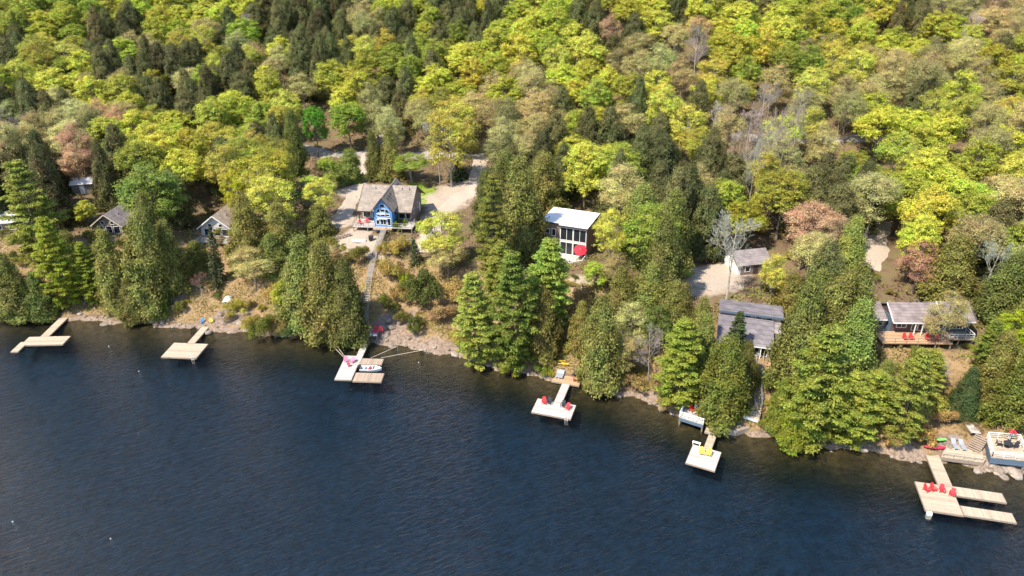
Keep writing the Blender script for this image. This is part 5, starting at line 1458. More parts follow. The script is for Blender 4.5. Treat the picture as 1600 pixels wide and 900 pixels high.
('U',18.4,119.7,9.1,2.2,2.6,(0.16,0.17,0.04),'u5fx'),
('U',-87.7,141.6,7.9,1.6,3.3,(0.28,0.28,0.05),'u4bx'),
('U',-43.8,138.4,7.4,2.1,1.9,(0.38,0.33,0.06),'u6cx'),
('U',-8.6,133.4,9.1,1.4,3.4,(0.22,0.22,0.05),'u3ex'),
('U',-6.8,111.8,0.8,1.0,3.4,(0.3,0.22,0.1),'u2e'),
('U',-105.8,143.1,8.3,1.3,2.5,(0.38,0.33,0.06),'u6ax'),
('U',46.9,139.9,11.4,1.8,3.0,(0.34,0.26,0.09),'u0gx'),
('U',-17.3,120.4,2.8,0.9,2.1,(0.36,0.29,0.07),'u1d'),
('U',-45.2,160.5,9.6,1.1,2.1,(0.22,0.22,0.05),'u3cx'),
('U',-57.0,134.9,6.0,1.7,2.1,(0.34,0.26,0.09),'u0cx'),
('U',21.4,114.3,8.0,1.4,1.7,(0.28,0.28,0.05),'u4fx'),
('U',35.7,152.1,12.4,1.7,2.3,(0.34,0.26,0.09),'u0fx'),
('U',-98.9,129.6,1.6,1.0,1.7,(0.28,0.28,0.05),'u4a'),
('U',49.2,107.4,8.5,1.2,2.9,(0.16,0.17,0.04),'u5hx'),
]
ROCK_PATCHES = [(-22.8, 118.9, 4.0), (-18.7, 114.5, 3.5), (-15.0, 112.7, 3.0), (-11.5, 111.7, 3.0), (-8.0, 110.4, 3.0), (-23.7, 116.5, 3.5), (-25.2, 118.5, 2.5), (-53.7, 123.3, 4.0), (-55.9, 122.3, 3.0), (-66.7, 127.0, 3.0), (63.7, 85.2, 3.0), (68.8, 80.4, 3.5), (70.8, 79.2, 4.0), (50.3, 86.3, 3.0), (57.6, 83.9, 2.5), (22.7, 96.9, 3.0), (-19.3, 120.0, 3.0), (-8.3, 118.7, 2.5), (67.5, 97.4, 2.2), (68.9, 84.2, 3.0)]
LAWN_PATCHES = [(-20.8, 167.0, 4.0), (-19.3, 162.9, 3.2), (-23.5, 170.4, 3.0), (-50.0, 176.6, 4.5), (-49.3, 167.5, 4.0)]
DIRT_PATCHES = [(-37.7, 151.5, 5.0), (-38.2, 169.2, 5.0), (-35.0, 141.2, 4.0), (-30.0, 139.9, 4.0), (-27.7, 137.7, 3.0), (-13.1, 168.0, 6.5), (-14.6, 163.0, 7.5), (-16.2, 158.4, 5.0), (-17.2, 153.3, 4.0), (-18.2, 141.6, 3.0), (37.7, 122.6, 7.5), (34.4, 120.2, 5.5), (41.3, 125.9, 5.5), (-38.6, 185.6, 4.0), (-52.5, 194.8, 4.0), (70.6, 130.7, 3.0), (12.6, 122.4, 3.0), (-32.8, 144.5, 4.0)]
FLOATS = [(-73.5, 114.0, 'small white float between the two leftmost docks'), (-64.3, 105.8, 'small white float off the square dock'), (-64.7, 70.7, 'small white float in the lower left corner'), (-50.6, 67.8, 'small white float low in the open lake'), (-16.4, 108.6, 'small white float right of the white dock')]
BOULDER_PLACES = ['left of the leftmost dock', 'between the two leftmost docks', 'between the square dock and white dock', 'just right of the white dock', 'below the big middle pines', 'right of the T-shaped dock', 'beside the yellow chair dock', 'left of the rightmost dock', 'at the foot of the rightmost deck']
BOULDERS = [
(-112.0,125.23,0.5,3,5.52,0),
(-110.78,125.84,0.5,4,0.91,0),
(-109.42,126.12,0.2,0,5.87,0),
(-108.41,125.21,0.35,0,5.5,0),
(-107.06,123.86,0.75,4,2.5,0),
(-106.04,124.29,0.2,1,0.76,0),
(-104.73,125.62,0.75,0,2.15,0),
(-103.27,125.59,0.75,0,1.02,0),
(-102.27,125.57,0.75,1,0.86,0),
(-101.15,125.23,0.2,2,1.76,0),
(-99.7,125.54,0.3,0,2.31,0),
(-98.63,125.3,0.4,2,3.01,0),
(-97.77,124.47,0.35,1,3.35,0),
(-96.37,124.46,0.25,0,5.09,0),
(-95.1,124.75,0.5,3,1.79,0),
(-93.78,125.34,0.2,1,1.05,0),
(-92.62,124.93,0.3,4,0.22,0),
(-91.54,124.55,0.25,0,2.33,0),
(-90.15,125.17,0.5,1,2.98,0),
(-88.91,124.24,0.5,0,1.94,0),
(-84.15,124.8,0.5,1,6.25,1),
(-82.92,124.14,0.35,4,2.97,1),
(-81.87,123.64,0.3,1,0.53,1),
(-80.75,124.06,0.2,1,3.72,1),
(-79.57,124.29,0.3,1,4.83,1),
(-78.16,122.09,0.75,2,3.52,1),
(-77.16,122.29,0.4,2,1.87,1),
(-76.05,123.13,0.4,3,4.29,1),
(-74.82,123.3,0.2,3,3.49,1),
(-73.69,122.33,0.3,3,2.57,1),
(-72.69,123.47,0.4,2,6.13,1),
(-71.47,122.32,0.2,2,5.71,1),
(-70.61,123.48,0.3,2,2.72,1),
(-69.33,122.86,0.75,4,1.69,1),
(-68.03,121.12,0.5,2,4.61,1),
(-66.94,121.74,0.5,3,5.07,1),
(-65.72,121.45,0.3,0,5.67,1),
(-64.73,120.93,0.3,1,3.65,1),
(-63.41,121.31,0.35,1,5.62,1),
(-62.45,121.11,0.2,3,5.74,1),
(-60.97,120.72,0.5,4,0.96,1),
(-59.64,120.42,0.3,2,4.91,2),
(-58.3,120.74,0.25,2,3.87,2),
(-57.01,118.86,0.75,0,1.32,2),
(-55.84,120.11,0.25,4,1.24,2),
(-53.17,118.74,0.35,3,3.36,2),
(-51.7,119.75,0.25,2,4.68,2),
(-49.34,119.25,0.25,3,0.58,2),
(-48.26,119.12,0.4,0,5.84,2),
(-43.98,117.11,0.25,0,4.28,2),
(-42.64,117.58,0.5,3,0.4,2),
(-41.48,117.68,0.3,4,3.82,2),
(-40.61,117.94,0.35,1,5.33,2),
(-36.21,117.89,0.4,1,3.2,2),
(-34.8,116.61,0.2,2,1.27,2),
(-30.77,116.91,0.25,4,1.09,3),
(-23.03,115.15,0.4,0,3.18,3),
(-21.8,113.93,0.75,0,5.39,3),
(-20.5,114.8,0.3,0,1.0,3),
(-19.37,114.14,0.35,2,4.09,3),
(-17.89,113.32,0.25,3,2.26,3),
(-16.41,112.71,0.4,1,2.68,3),
(-14.98,111.81,0.35,4,3.16,3),
(-13.85,112.46,0.4,1,0.2,3),
(-12.88,110.96,0.25,2,5.9,3),
(-11.41,112.06,0.35,0,5.52,4),
(-10.19,111.22,0.75,1,2.18,4),
(-9.2,110.35,0.3,0,4.62,4),
(-7.76,109.86,0.25,4,3.25,4),
(-5.39,108.87,0.25,1,1.22,4),
(-4.08,107.62,0.5,0,4.7,4),
(-2.64,106.17,0.5,0,2.99,4),
(-1.58,107.35,0.2,2,4.65,4),
(-0.63,106.51,0.25,2,0.7,4),
(0.34,107.48,0.4,3,0.3,4),
(2.8,104.84,0.4,3,1.77,4),
(5.15,103.78,0.35,4,0.11,4),
(6.33,103.66,0.25,2,4.18,5),
(13.3,100.89,0.2,1,3.01,5),
(14.71,101.24,0.2,1,0.53,5),
(15.75,99.9,0.5,0,6.19,5),
(16.66,99.28,0.75,3,5.72,5),
(17.62,98.47,0.5,3,1.1,5),
(18.53,98.57,0.35,0,0.25,5),
(19.76,99.02,0.25,1,2.52,5),
(20.8,97.98,0.25,4,4.77,5),
(22.27,96.47,0.35,0,0.14,5),
(23.15,96.34,0.4,0,1.14,5),
(24.1,95.3,0.75,1,0.76,5),
(25.22,93.72,0.35,1,2.19,5),
(38.38,88.64,0.25,1,1.33,6),
(39.37,88.69,0.25,4,4.48,6),
(40.3,88.38,0.5,0,5.24,6),
(41.61,87.35,0.4,1,4.87,7),
(42.84,87.48,0.3,3,1.32,7),
(44.14,88.27,0.25,3,4.13,7),
(45.57,86.1,0.25,1,5.78,7),
(46.83,84.62,0.2,0,6.18,7),
(48.01,86.29,0.75,4,3.21,7),
(49.21,85.66,0.25,3,5.46,7),
(50.44,85.72,0.5,3,4.01,7),
(51.57,84.68,0.5,3,0.05,7),
(52.63,85.49,0.2,1,2.02,7),
(53.66,84.85,0.25,4,4.44,7),
(55.12,83.55,0.4,3,4.55,7),
(56.33,83.17,0.4,2,4.17,7),
(57.4,82.28,0.2,3,4.15,7),
(58.52,82.33,0.4,4,1.7,7),
(65.87,80.45,0.75,3,1.33,8),
(67.23,80.39,0.35,1,2.23,8),
(68.29,79.82,0.5,3,5.93,8),
(69.39,80.46,0.75,1,1.0,8),
(70.58,80.75,0.3,2,5.12,8),
(71.86,80.87,0.3,2,5.85,8),
(-23.32,120.32,0.81,0,1.74,3),
(-24.35,118.8,0.68,4,6.11,3),
(-22.49,118.45,0.87,0,5.54,3),
(-21.07,119.62,0.62,0,4.33,3),
(-18.83,115.69,0.74,2,4.47,3),
(-23.32,116.54,0.87,4,3.89,3),
(-66.78,127.3,0.68,0,4.86,1),
(-64.49,125.82,0.56,4,5.9,1),
(-56.38,123.82,0.68,0,5.91,2),
(-53.56,122.7,0.87,4,3.65,2),
(-51.77,120.9,0.74,1,5.25,2),
(-54.93,121.27,0.62,0,5.39,2),
(64.01,85.86,0.56,2,3.67,8),
(65.2,86.16,0.81,4,5.75,8),
(62.55,84.49,0.62,4,0.31,8),
(63.74,84.24,0.74,4,0.51,8),
(68.76,80.43,0.87,4,1.01,8),
(70.37,80.08,0.99,3,5.3,8),
(70.78,79.25,0.81,1,0.09,8),
(68.0,81.11,0.74,1,5.56,8),
(68.72,79.25,0.68,0,1.96,8),
]
# ---------------------------------------------------------------- mesh and object helpers
def mesh_np(name, verts, quads=None, tris=None, smooth=False):
    me = bpy.data.meshes.new(name)
    verts = np.asarray(verts, np.float32)
    nq = 0 if quads is None else len(quads); nt = 0 if tris is None else len(tris)
    me.vertices.add(len(verts)); me.vertices.foreach_set('co', verts.ravel())
    idx = []; starts = []; k = 0
    if nq:
        idx.append(np.asarray(quads, np.int32).ravel()); starts.append(np.arange(nq)*4); k = nq*4
    if nt:
        idx.append(np.asarray(tris, np.int32).ravel()); starts.append(k+np.arange(nt)*3)
    idx = np.concatenate(idx); starts = np.concatenate(starts).astype(np.int32)
    me.loops.add(len(idx)); me.loops.foreach_set('vertex_index', idx)
    me.polygons.add(nq+nt); me.polygons.foreach_set('loop_start', starts)
    if smooth: me.polygons.foreach_set('use_smooth', np.ones(nq+nt, bool))
    me.update(calc_edges=True); me.validate()
    return me

class MB:
    """collects simple solids; build() links them as one mesh object"""
    def __init__(s): s.v = []; s.f = []
    def add(s, vs, fs):
        o = len(s.v); s.v += [tuple(p) for p in vs]; s.f += [tuple(o+i for i in f) for f in fs]; return s
    def hexa(s, p):
        return s.add(p, [(3,2,1,0),(4,5,6,7),(0,1,5,4),(1,2,6,5),(2,3,7,6),(3,0,4,7)])
    def box(s, x0, x1, y0, y1, z0, z1):
        return s.hexa([(x0,y0,z0),(x1,y0,z0),(x1,y1,z0),(x0,y1,z0),(x0,y0,z1),(x1,y0,z1),(x1,y1,z1),(x0,y1,z1)])
    def rbox(s, c, size, rot=(0,0,0)):
        m = Euler(rot).to_matrix(); c = Vector(c); h = [a/2 for a in size]
        ps = [c+m@Vector((i*h[0],j*h[1],k*h[2])) for k in (-1,1) for i,j in ((-1,-1),(1,-1),(1,1),(-1,1))]
        return s.hexa(ps)
    def beam(s, a, b, w, h):
        a = Vector(a); b = Vector(b); d = (b-a).normalized()
        u = d.cross(Vector((0,0,1)))
        u = Vector((1,0,0)) if u.length < 1e-4 else u.normalized()
        n = u.cross(d); u = u*w/2; n = n*h/2
        return s.hexa([a-u-n, a+u-n, b+u-n, b-u-n, a-u+n, a+u+n, b+u+n, b-u+n])
    def tube(s, pts, rad, n=6, cap=True):
        pts = [Vector(p) for p in pts]; vs = []; fs = []
        for i, p in enumerate(pts):
            d = (pts[min(i+1,len(pts)-1)]-pts[max(i-1,0)]).normalized()
            u = d.cross(Vector((0.13,0.31,1)) if abs(d.z) < 0.9 else Vector((1,0.2,0))).normalized(); w = d.cross(u)
            r = rad[i] if hasattr(rad, '__len__') else rad
            for k in range(n):
                a = 2*math.pi*k/n; vs.append(p+u*math.cos(a)*r+w*math.sin(a)*r)
        for i in range(len(pts)-1):
            for k in range(n):
                fs.append((i*n+k, i*n+(k+1)%n, (i+1)*n+(k+1)%n, (i+1)*n+k))
        if cap: fs.append(tuple(range(n-1,-1,-1))); fs.append(tuple((len(pts)-1)*n+k for k in range(n)))
        return s.add(vs, fs)
    def prism(s, poly, a, b, axis='z'):
        n = len(poly)
        if axis == 'z': vs = [(p[0],p[1],a) for p in poly]+[(p[0],p[1],b) for p in poly]
        elif axis == 'y': vs = [(p[0],a,p[1]) for p in poly]+[(p[0],b,p[1]) for p in poly]
        else: vs = [(a,p[0],p[1]) for p in poly]+[(b,p[0],p[1]) for p in poly]
        return s.add(vs, [tuple(range(n-1,-1,-1)), tuple(range(n,2*n))]+[(i,(i+1)%n,n+(i+1)%n,n+i) for i in range(n)])
    def slab(s, a, b, c, d, t):
        """a roof plane through four corners with thickness t downwards"""
        ps = [Vector(p) for p in (a,b,c,d)]; n = (ps[1]-ps[0]).cross(ps[3]-ps[0]).normalized()
        if n.z < 0: n = -n
        return s.hexa([p-n*t for p in ps]+ps)
    def mesh(s, name, smooth=False):
        me = bpy.data.meshes.new(name); me.from_pydata(s.v, [], s.f); me.update()
        bm = bmesh.new(); bm.from_mesh(me); bmesh.ops.recalc_face_normals(bm, faces=bm.faces); bm.to_mesh(me); bm.free()
        if smooth: me.polygons.foreach_set('use_smooth', [True]*len(me.polygons))
        return me
    def build(s, name, mat, parent=None, smooth=False):
        return obj(name, s.mesh(name, smooth), mat, parent)

def obj(name, me, mat=None, parent=None, loc=None, rz=None):
    if mat is not None and len(me.materials) == 0: me.materials.append(mat)
    o = bpy.data.objects.new(name, me); COL.objects.link(o); o.parent = parent
    if loc is not None: o.location = loc
    if rz is not None: o.rotation_euler = (0,0,rz)
    return o
def tag(o, label=None, cat=None, group=None, kind=None):
    if label: o['label'] = label
    if cat: o['category'] = cat
    if group: o['group'] = group
    if kind: o['kind'] = kind
    return o
def thing(name, label, cat, loc=(0,0,0), rz=0, group=None):
    o = bpy.data.objects.new(name, None); COL.objects.link(o); o.empty_display_size = 0.3
    o.location = loc; o.rotation_euler = (0,0,rz)
    return tag(o, label, cat, group)
def copy_tree(src, loc, rz, label, group=None):
    r = src.copy(); COL.objects.link(r); r.location = loc; r.rotation_euler = (0,0,rz); r['label'] = label
    if group: r['group'] = group
    for ch in src.children:
        c = ch.copy(); COL.objects.link(c); c.parent = r
        for g in ch.children:
            d = g.copy(); COL.objects.link(d); d.parent = c
    return r

# ---------------------------------------------------------------- materials
def mat_new(name):
    m = bpy.data.materials.new(name); m.use_nodes = True
    nt = m.node_tree; return m, nt.nodes, nt.links, nt.nodes['Principled BSDF']
def N(nodes, t, **kw):
    n = nodes.new(t)
    for k, v in kw.items(): setattr(n, k, v)
    return n
def ramp(nodes, stops):
    r = nodes.new('ShaderNodeValToRGB'); e = r.color_ramp.elements
    while len(e) < len(stops): e.new(0.5)
    for i, (p, c) in enumerate(stops):
        e[i].position = p; e[i].color = (c[0],c[1],c[2],1)
    return r
def mul(c, f): return tuple(a*f for a in c)

def mottled(name, col, amount=0.25, scale=3.0, rough=0.8, bump=0.0, space='Object', stretch=None, spec=0.3):
    """base colour with two octaves of worn, uneven tone"""
    m, n, l, p = mat_new(name)
    tc = N(n, 'ShaderNodeTexCoord'); src = tc.outputs[space]
    if stretch:
        mp = N(n, 'ShaderNodeMapping'); mp.inputs['Scale'].default_value = stretch; l.new(src, mp.inputs[0]); src = mp.outputs[0]
    t = N(n, 'ShaderNodeTexNoise'); t.inputs['Scale'].default_value = scale; t.inputs['Detail'].default_value = 6; t.inputs['Roughness'].default_value = 0.65
    l.new(src, t.inputs['Vector'])
    r = ramp(n, [(0.28, mul(col, 1-amount)), (0.72, mul(col, 1+amount))])
    l.new(t.outputs['Fac'], r.inputs[0]); l.new(r.outputs[0], p.inputs['Base Color'])
    p.inputs['Roughness'].default_value = rough; p.inputs['Specular IOR Level'].default_value = spec
    if bump:
        b = N(n, 'ShaderNodeBump'); b.inputs['Strength'].default_value = 0.6; b.inputs['Distance'].default_value = bump
        l.new(t.outputs['Fac'], b.inputs['Height']); l.new(b.outputs[0], p.inputs['Normal'])
    return m
def planked(name, col, width=0.14, axis=1, amount=0.26, rough=0.8):
    """boards: each board its own tone, dark narrow joints, grain"""
    m, n, l, p = mat_new(name)
    tc = N(n, 'ShaderNodeTexCoord'); sx = N(n, 'ShaderNodeSeparateXYZ'); l.new(tc.outputs['Object'], sx.inputs[0])
    d = N(n, 'ShaderNodeMath', operation='DIVIDE'); d.inputs[1].default_value = width; l.new(sx.outputs[axis], d.inputs[0])
    fl = N(n, 'ShaderNodeMath', operation='FLOOR'); l.new(d.outputs[0], fl.inputs[0])
    fr = N(n, 'ShaderNodeMath', operation='FRACT'); l.new(d.outputs[0], fr.inputs[0])
    wnz = N(n, 'ShaderNodeTexWhiteNoise', noise_dimensions='1D'); l.new(fl.outputs[0], wnz.inputs['W'])
    nz = N(n, 'ShaderNodeTexNoise'); nz.inputs['Scale'].default_value = 1.6; nz.inputs['Detail'].default_value = 5
    l.new(tc.outputs['Object'], nz.inputs['Vector'])
    av = N(n, 'ShaderNodeMath', operation='ADD'); l.new(wnz.outputs['Value'], av.inputs[0]); l.new(nz.outputs['Fac'], av.inputs[1])
    hf = N(n, 'ShaderNodeMath', operation='MULTIPLY'); hf.inputs[1].default_value = 0.5; l.new(av.outputs[0], hf.inputs[0])
    r = ramp(n, [(0.15, mul(col, 1-amount)), (0.8, mul(col, 1+amount))]); l.new(hf.outputs[0], r.inputs[0])
    j = N(n, 'ShaderNodeMath', operation='LESS_THAN'); j.inputs[1].default_value = 0.08; l.new(fr.outputs[0], j.inputs[0])
    mx = N(n, 'ShaderNodeMix', data_type='RGBA'); mx.inputs[7].default_value = (*mul(col, 0.3), 1)
    l.new(j.outputs[0], mx.inputs[0]); l.new(r.outputs[0], mx.inputs[6]); l.new(mx.outputs[2], p.inputs['Base Color'])
    p.inputs['Roughness'].default_value = rough; p.inputs['Specular IOR Level'].default_value = 0.3
    return m
def shingle(name, col):
    m, n, l, p = mat_new(name)
    tc = N(n, 'ShaderNodeTexCoord'); 
    b = N(n, 'ShaderNodeTexBrick'); b.inputs['Scale'].default_value = 1.0
    b.inputs['Brick Width'].default_value = 0.9; b.inputs['Row Height'].default_value = 0.28; b.inputs['Mortar Size'].default_value = 0.015
    b.inputs['Color1'].default_value = (*mul(col,0.86),1); b.inputs['Color2'].default_value = (*mul(col,1.14),1); b.inputs['Mortar'].default_value = (*mul(col,0.6),1)
    sx = N(n, 'ShaderNodeSeparateXYZ'); cx = N(n, 'ShaderNodeCombineXYZ')
    ad = N(n, 'ShaderNodeMath', operation='ADD')
    l.new(tc.outputs['Object'], sx.inputs[0]); l.new(sx.outputs[0], ad.inputs[0]); l.new(sx.outputs[1], ad.inputs[1])
    l.new(ad.outputs[0], cx.inputs[0]); l.new(sx.outputs[2], cx.inputs[1]); l.new(cx.outputs[0], b.inputs['Vector'])
    nz = N(n, 'ShaderNodeTexNoise'); nz.inputs['Scale'].default_value = 0.8; nz.inputs['Detail'].default_value = 8; l.new(tc.outputs['Object'], nz.inputs['Vector'])
    r = ramp(n, [(0.3, (0.72,0.72,0.72)), (0.7, (1.15,1.12,1.1))]); l.new(nz.outputs['Fac'], r.inputs[0])
    mx = N(n, 'ShaderNodeMix', data_type='RGBA', blend_type='MULTIPLY'); mx.inputs[0].default_value = 1
    l.new(b.outputs['Color'], mx.inputs[6]); l.new(r.outputs[0], mx.inputs[7]); l.new(mx.outputs[2], p.inputs['Base Color'])
    p.inputs['Roughness'].default_value = 0.95; p.inputs['Specular IOR Level'].default_value = 0.15
    return m

M = {}
M['deck_tan'] = planked('deck_tan', (0.44,0.35,0.255))
M['deck_pale'] = planked('deck_pale', (0.47,0.425,0.39))
M['deck_brown'] = planked('deck_brown', (0.36,0.27,0.20))
M['deck_cedar'] = planked('deck_cedar', (0.46,0.29,0.17))
M['deck_grey'] = planked('deck_grey', (0.36,0.33,0.30))
M['wood_post'] = mottled('wood_post', (0.26,0.20,0.15), 0.3, 6, 0.85)
M['wood_pale'] = mottled('wood_pale', (0.55,0.46,0.34), 0.2, 6, 0.8)
M['white_paint'] = mottled('white_paint', (0.78,0.77,0.75), 0.06, 3, 0.6)
M['blue_siding'] = planked('blue_siding', (0.10,0.29,0.62), 0.2, 2, 0.10)
M['slate_siding'] = planked('slate_siding', (0.10,0.14,0.19), 0.2, 2, 0.12)
M['grey_siding'] = planked('grey_siding', (0.24,0.21,0.19), 0.2, 2, 0.12)
M['brown_siding'] = planked('brown_siding', (0.24,0.17,0.13), 0.2, 2, 0.22)
M['maroon_siding'] = planked('maroon_siding', (0.11,0.07,0.07), 0.2, 2, 0.15)
M['shingle_tan'] = shingle('shingle_tan', (0.30,0.25,0.205))
M['shingle_pale'] = shingle('shingle_pale', (0.40,0.315,0.25))
M['shingle_grey'] = shingle('shingle_grey', (0.27,0.235,0.235))
M['shingle_dark'] = shingle('shingle_dark', (0.20,0.18,0.195))
M['shingle_mauve'] = shingle('shingle_mauve', (0.25,0.205,0.20))
M['roof_white'] = mottled('roof_white', (0.80,0.77,0.74), 0.07, 0.7, 0.7)
M['roof_pale'] = mottled('roof_pale', (0.60,0.55,0.50), 0.12, 0.8, 0.7)
M['dark_trim'] = mottled('dark_trim', (0.06,0.045,0.045), 0.2, 4, 0.6)
M['concrete'] = mottled('concrete', (0.42,0.39,0.35), 0.2, 1.2, 0.9, 0.01)
M['red_plastic'] = mottled('red_plastic', (0.62,0.035,0.045), 0.10, 5, 0.45, spec=0.5)
M['pink_plastic'] = mottled('pink_plastic', (0.70,0.22,0.33), 0.10, 5, 0.5, spec=0.5)
M['red_cloth'] = mottled('red_cloth', (0.58,0.03,0.05), 0.10, 2, 0.85)
M['black_plastic'] = mottled('black_plastic', (0.035,0.035,0.04), 0.2, 5, 0.5)
M['yellow_plastic'] = mottled('yellow_plastic', (0.72,0.52,0.07), 0.10, 5, 0.5)
M['kayak_yellow'] = mottled('kayak_yellow', (0.62,0.40,0.03), 0.15, 2, 0.35, spec=0.5)
M['kayak_green'] = mottled('kayak_green', (0.22,0.55,0.14), 0.10, 2, 0.35, spec=0.5)
M['kayak_red'] = mottled('kayak_red', (0.45,0.03,0.07), 0.12, 2, 0.35, spec=0.5)
M['grey_plastic'] = mottled('grey_plastic', (0.30,0.31,0.34), 0.12, 4, 0.6)
M['tan_plastic'] = mottled('tan_plastic', (0.50,0.40,0.25), 0.12, 4, 0.6)
M['blue_plastic'] = mottled('blue_plastic', (0.06,0.20,0.55), 0.12, 4, 0.5)
M['boat_hull'] = mottled('boat_hull', (0.78,0.77,0.75), 0.04, 2, 0.3, spec=0.5)
M['metal'] = mottled('metal', (0.45,0.45,0.46), 0.1, 5, 0.4); M['metal'].node_tree.nodes['Principled BSDF'].inputs['Metallic'].default_value = 0.8
M['stone'] = mottled('stone', (0.23,0.18,0.14), 0.42, 1.7, 0.92, 0.06)
M['stone_pale'] = mottled('stone_pale', (0.30,0.24,0.195), 0.32, 1.9, 0.92, 0.05)
M['gravel'] = mottled('gravel', (0.40,0.325,0.26), 0.16, 2.2, 0.95, 0.015)
M['asphalt_pale'] = mottled('asphalt_pale', (0.31,0.275,0.245), 0.14, 1.2, 0.95)
def glass_mat():
    m, n, l, p = mat_new('window_glass'); p.inputs['Base Color'].default_value = (0.02,0.025,0.03,1)
    p.inputs['Roughness'].default_value = 0.06; p.inputs['Specular IOR Level'].default_value = 0.6
    t = N(n,'ShaderNodeTexNoise'); t.inputs['Scale'].default_value = 0.7; b = N(n,'ShaderNodeBump'); b.inputs['Strength'].default_value = 0.1
    l.new(t.outputs['Fac'], b.inputs['Height']); l.new(b.outputs[0], p.inputs['Normal'])
    return m
M['glass'] = glass_mat()

def foliage_mat(name, transl=0.35):
    """leaves: colour of the individual tree (object colour), every leaf a little different"""
    m, n, l, p = mat_new(name)
    oi = N(n,'ShaderNodeObjectInfo'); ge = N(n,'ShaderNodeNewGeometry')
    hs = N(n,'ShaderNodeHueSaturation'); l.new(oi.outputs['Color'], hs.inputs['Color'])
    mr = N(n,'ShaderNodeMapRange'); mr.inputs[3].default_value = 0.55; mr.inputs[4].default_value = 1.5; l.new(ge.outputs['Random Per Island'], mr.inputs[0])
    tcn = N(n,'ShaderNodeTexCoord'); cn = N(n,'ShaderNodeTexNoise'); cn.inputs['Scale'].default_value = 0.9; cn.inputs['Detail'].default_value = 2; l.new(tcn.outputs['Object'], cn.inputs['Vector'])
    cm = N(n,'ShaderNodeMapRange'); cm.inputs[1].default_value = 0.35; cm.inputs[2].default_value = 0.65; cm.inputs[3].default_value = 0.75; cm.inputs[4].default_value = 1.25; l.new(cn.outputs['Fac'], cm.inputs[0])
    vm = N(n,'ShaderNodeMath', operation='MULTIPLY'); l.new(mr.outputs[0], vm.inputs[0]); l.new(cm.outputs[0], vm.inputs[1]); l.new(vm.outputs[0], hs.inputs['Value'])
    wv = N(n,'ShaderNodeMath', operation='MULTIPLY'); wv.inputs[1].default_value = 7.31; l.new(ge.outputs['Random Per Island'], wv.inputs[0])
    fr = N(n,'ShaderNodeMath', operation='FRACT'); l.new(wv.outputs[0], fr.inputs[0])
    hr = N(n,'ShaderNodeMapRange'); hr.inputs[3].default_value = 0.478; hr.inputs[4].default_value = 0.522; l.new(fr.outputs[0], hr.inputs[0])
    n2 = N(n,'ShaderNodeTexNoise'); n2.inputs['Scale'].default_value = 0.35; n2.inputs['Detail'].default_value = 1; l.new(tcn.outputs['Object'], n2.inputs['Vector'])
    h2 = N(n,'ShaderNodeMapRange'); h2.inputs[1].default_value = 0.35; h2.inputs[2].default_value = 0.65; h2.inputs[3].default_value = -0.02; h2.inputs[4].default_value = 0.02; l.new(n2.outputs['Fac'], h2.inputs[0])
    ha = N(n,'ShaderNodeMath', operation='ADD'); l.new(hr.outputs[0], ha.inputs[0]); l.new(h2.outputs[0], ha.inputs[1]); l.new(ha.outputs[0], hs.inputs['Hue'])
    p.inputs['Roughness'].default_value = 0.6; p.inputs['Specular IOR Level'].default_value = 0.25
    l.new(hs.outputs[0], p.inputs['Base Color'])
    tr = N(n,'ShaderNodeBsdfTranslucent'); l.new(hs.outputs[0], tr.inputs['Color'])
    mx = N(n,'ShaderNodeMixShader'); mx.inputs[0].default_value = transl
    l.new(p.outputs[0], mx.inputs[1]); l.new(tr.outputs[0], mx.inputs[2]); l.new(mx.outputs[0], n['Material Output'].inputs['Surface'])
    return m
M['leaf'] = foliage_mat('leaf', 0.46)
M['needle'] = foliage_mat('needle', 0.32)
def bark_mat():
    m, n, l, p = mat_new('bark'); oi = N(n,'ShaderNodeObjectInfo'); tc = N(n,'ShaderNodeTexCoord')
    t = N(n,'ShaderNodeTexNoise'); t.inputs['Scale'].default_value = 4; t.inputs['Detail'].default_value = 4; l.new(tc.outputs['Object'], t.inputs['Vector'])
    r = ramp(n, [(0.3,(0.55,0.55,0.55)),(0.7,(1.3,1.3,1.3))]); l.new(t.outputs['Fac'], r.inputs[0])
    mx = N(n,'ShaderNodeMix', data_type='RGBA', blend_type='MULTIPLY'); mx.inputs[0].default_value = 1
    l.new(oi.outputs['Color'], mx.inputs[6]); l.new(r.outputs[0], mx.inputs[7]); l.new(mx.outputs[2], p.inputs['Base Color'])
    p.inputs['Roughness'].default_value = 0.95; return m
M['bark'] = bark_mat()

# ---------------------------------------------------------------- ground (one sheet: lake bed, bank, plateau, hill)
def axis_pts(a, b, fine, far):
    mid = list(np.arange(a, b, fine)); lo = []; hi = []; st = fine; v = a
    while v > -far: st *= 1.22; v -= st; lo.append(v)
    st = fine; v = mid[-1]
    while v < far: st *= 1.22; v += st; hi.append(v)
    return np.array(lo[::-1]+mid+hi)
gx = axis_pts(-135, 100, 0.9, 2500); gy = axis_pts(66, 200, 0.75, 2500)
GX, GY = np.meshgrid(gx, gy); GZ = height(GX, GY)
S_ = inland(GX, GY)
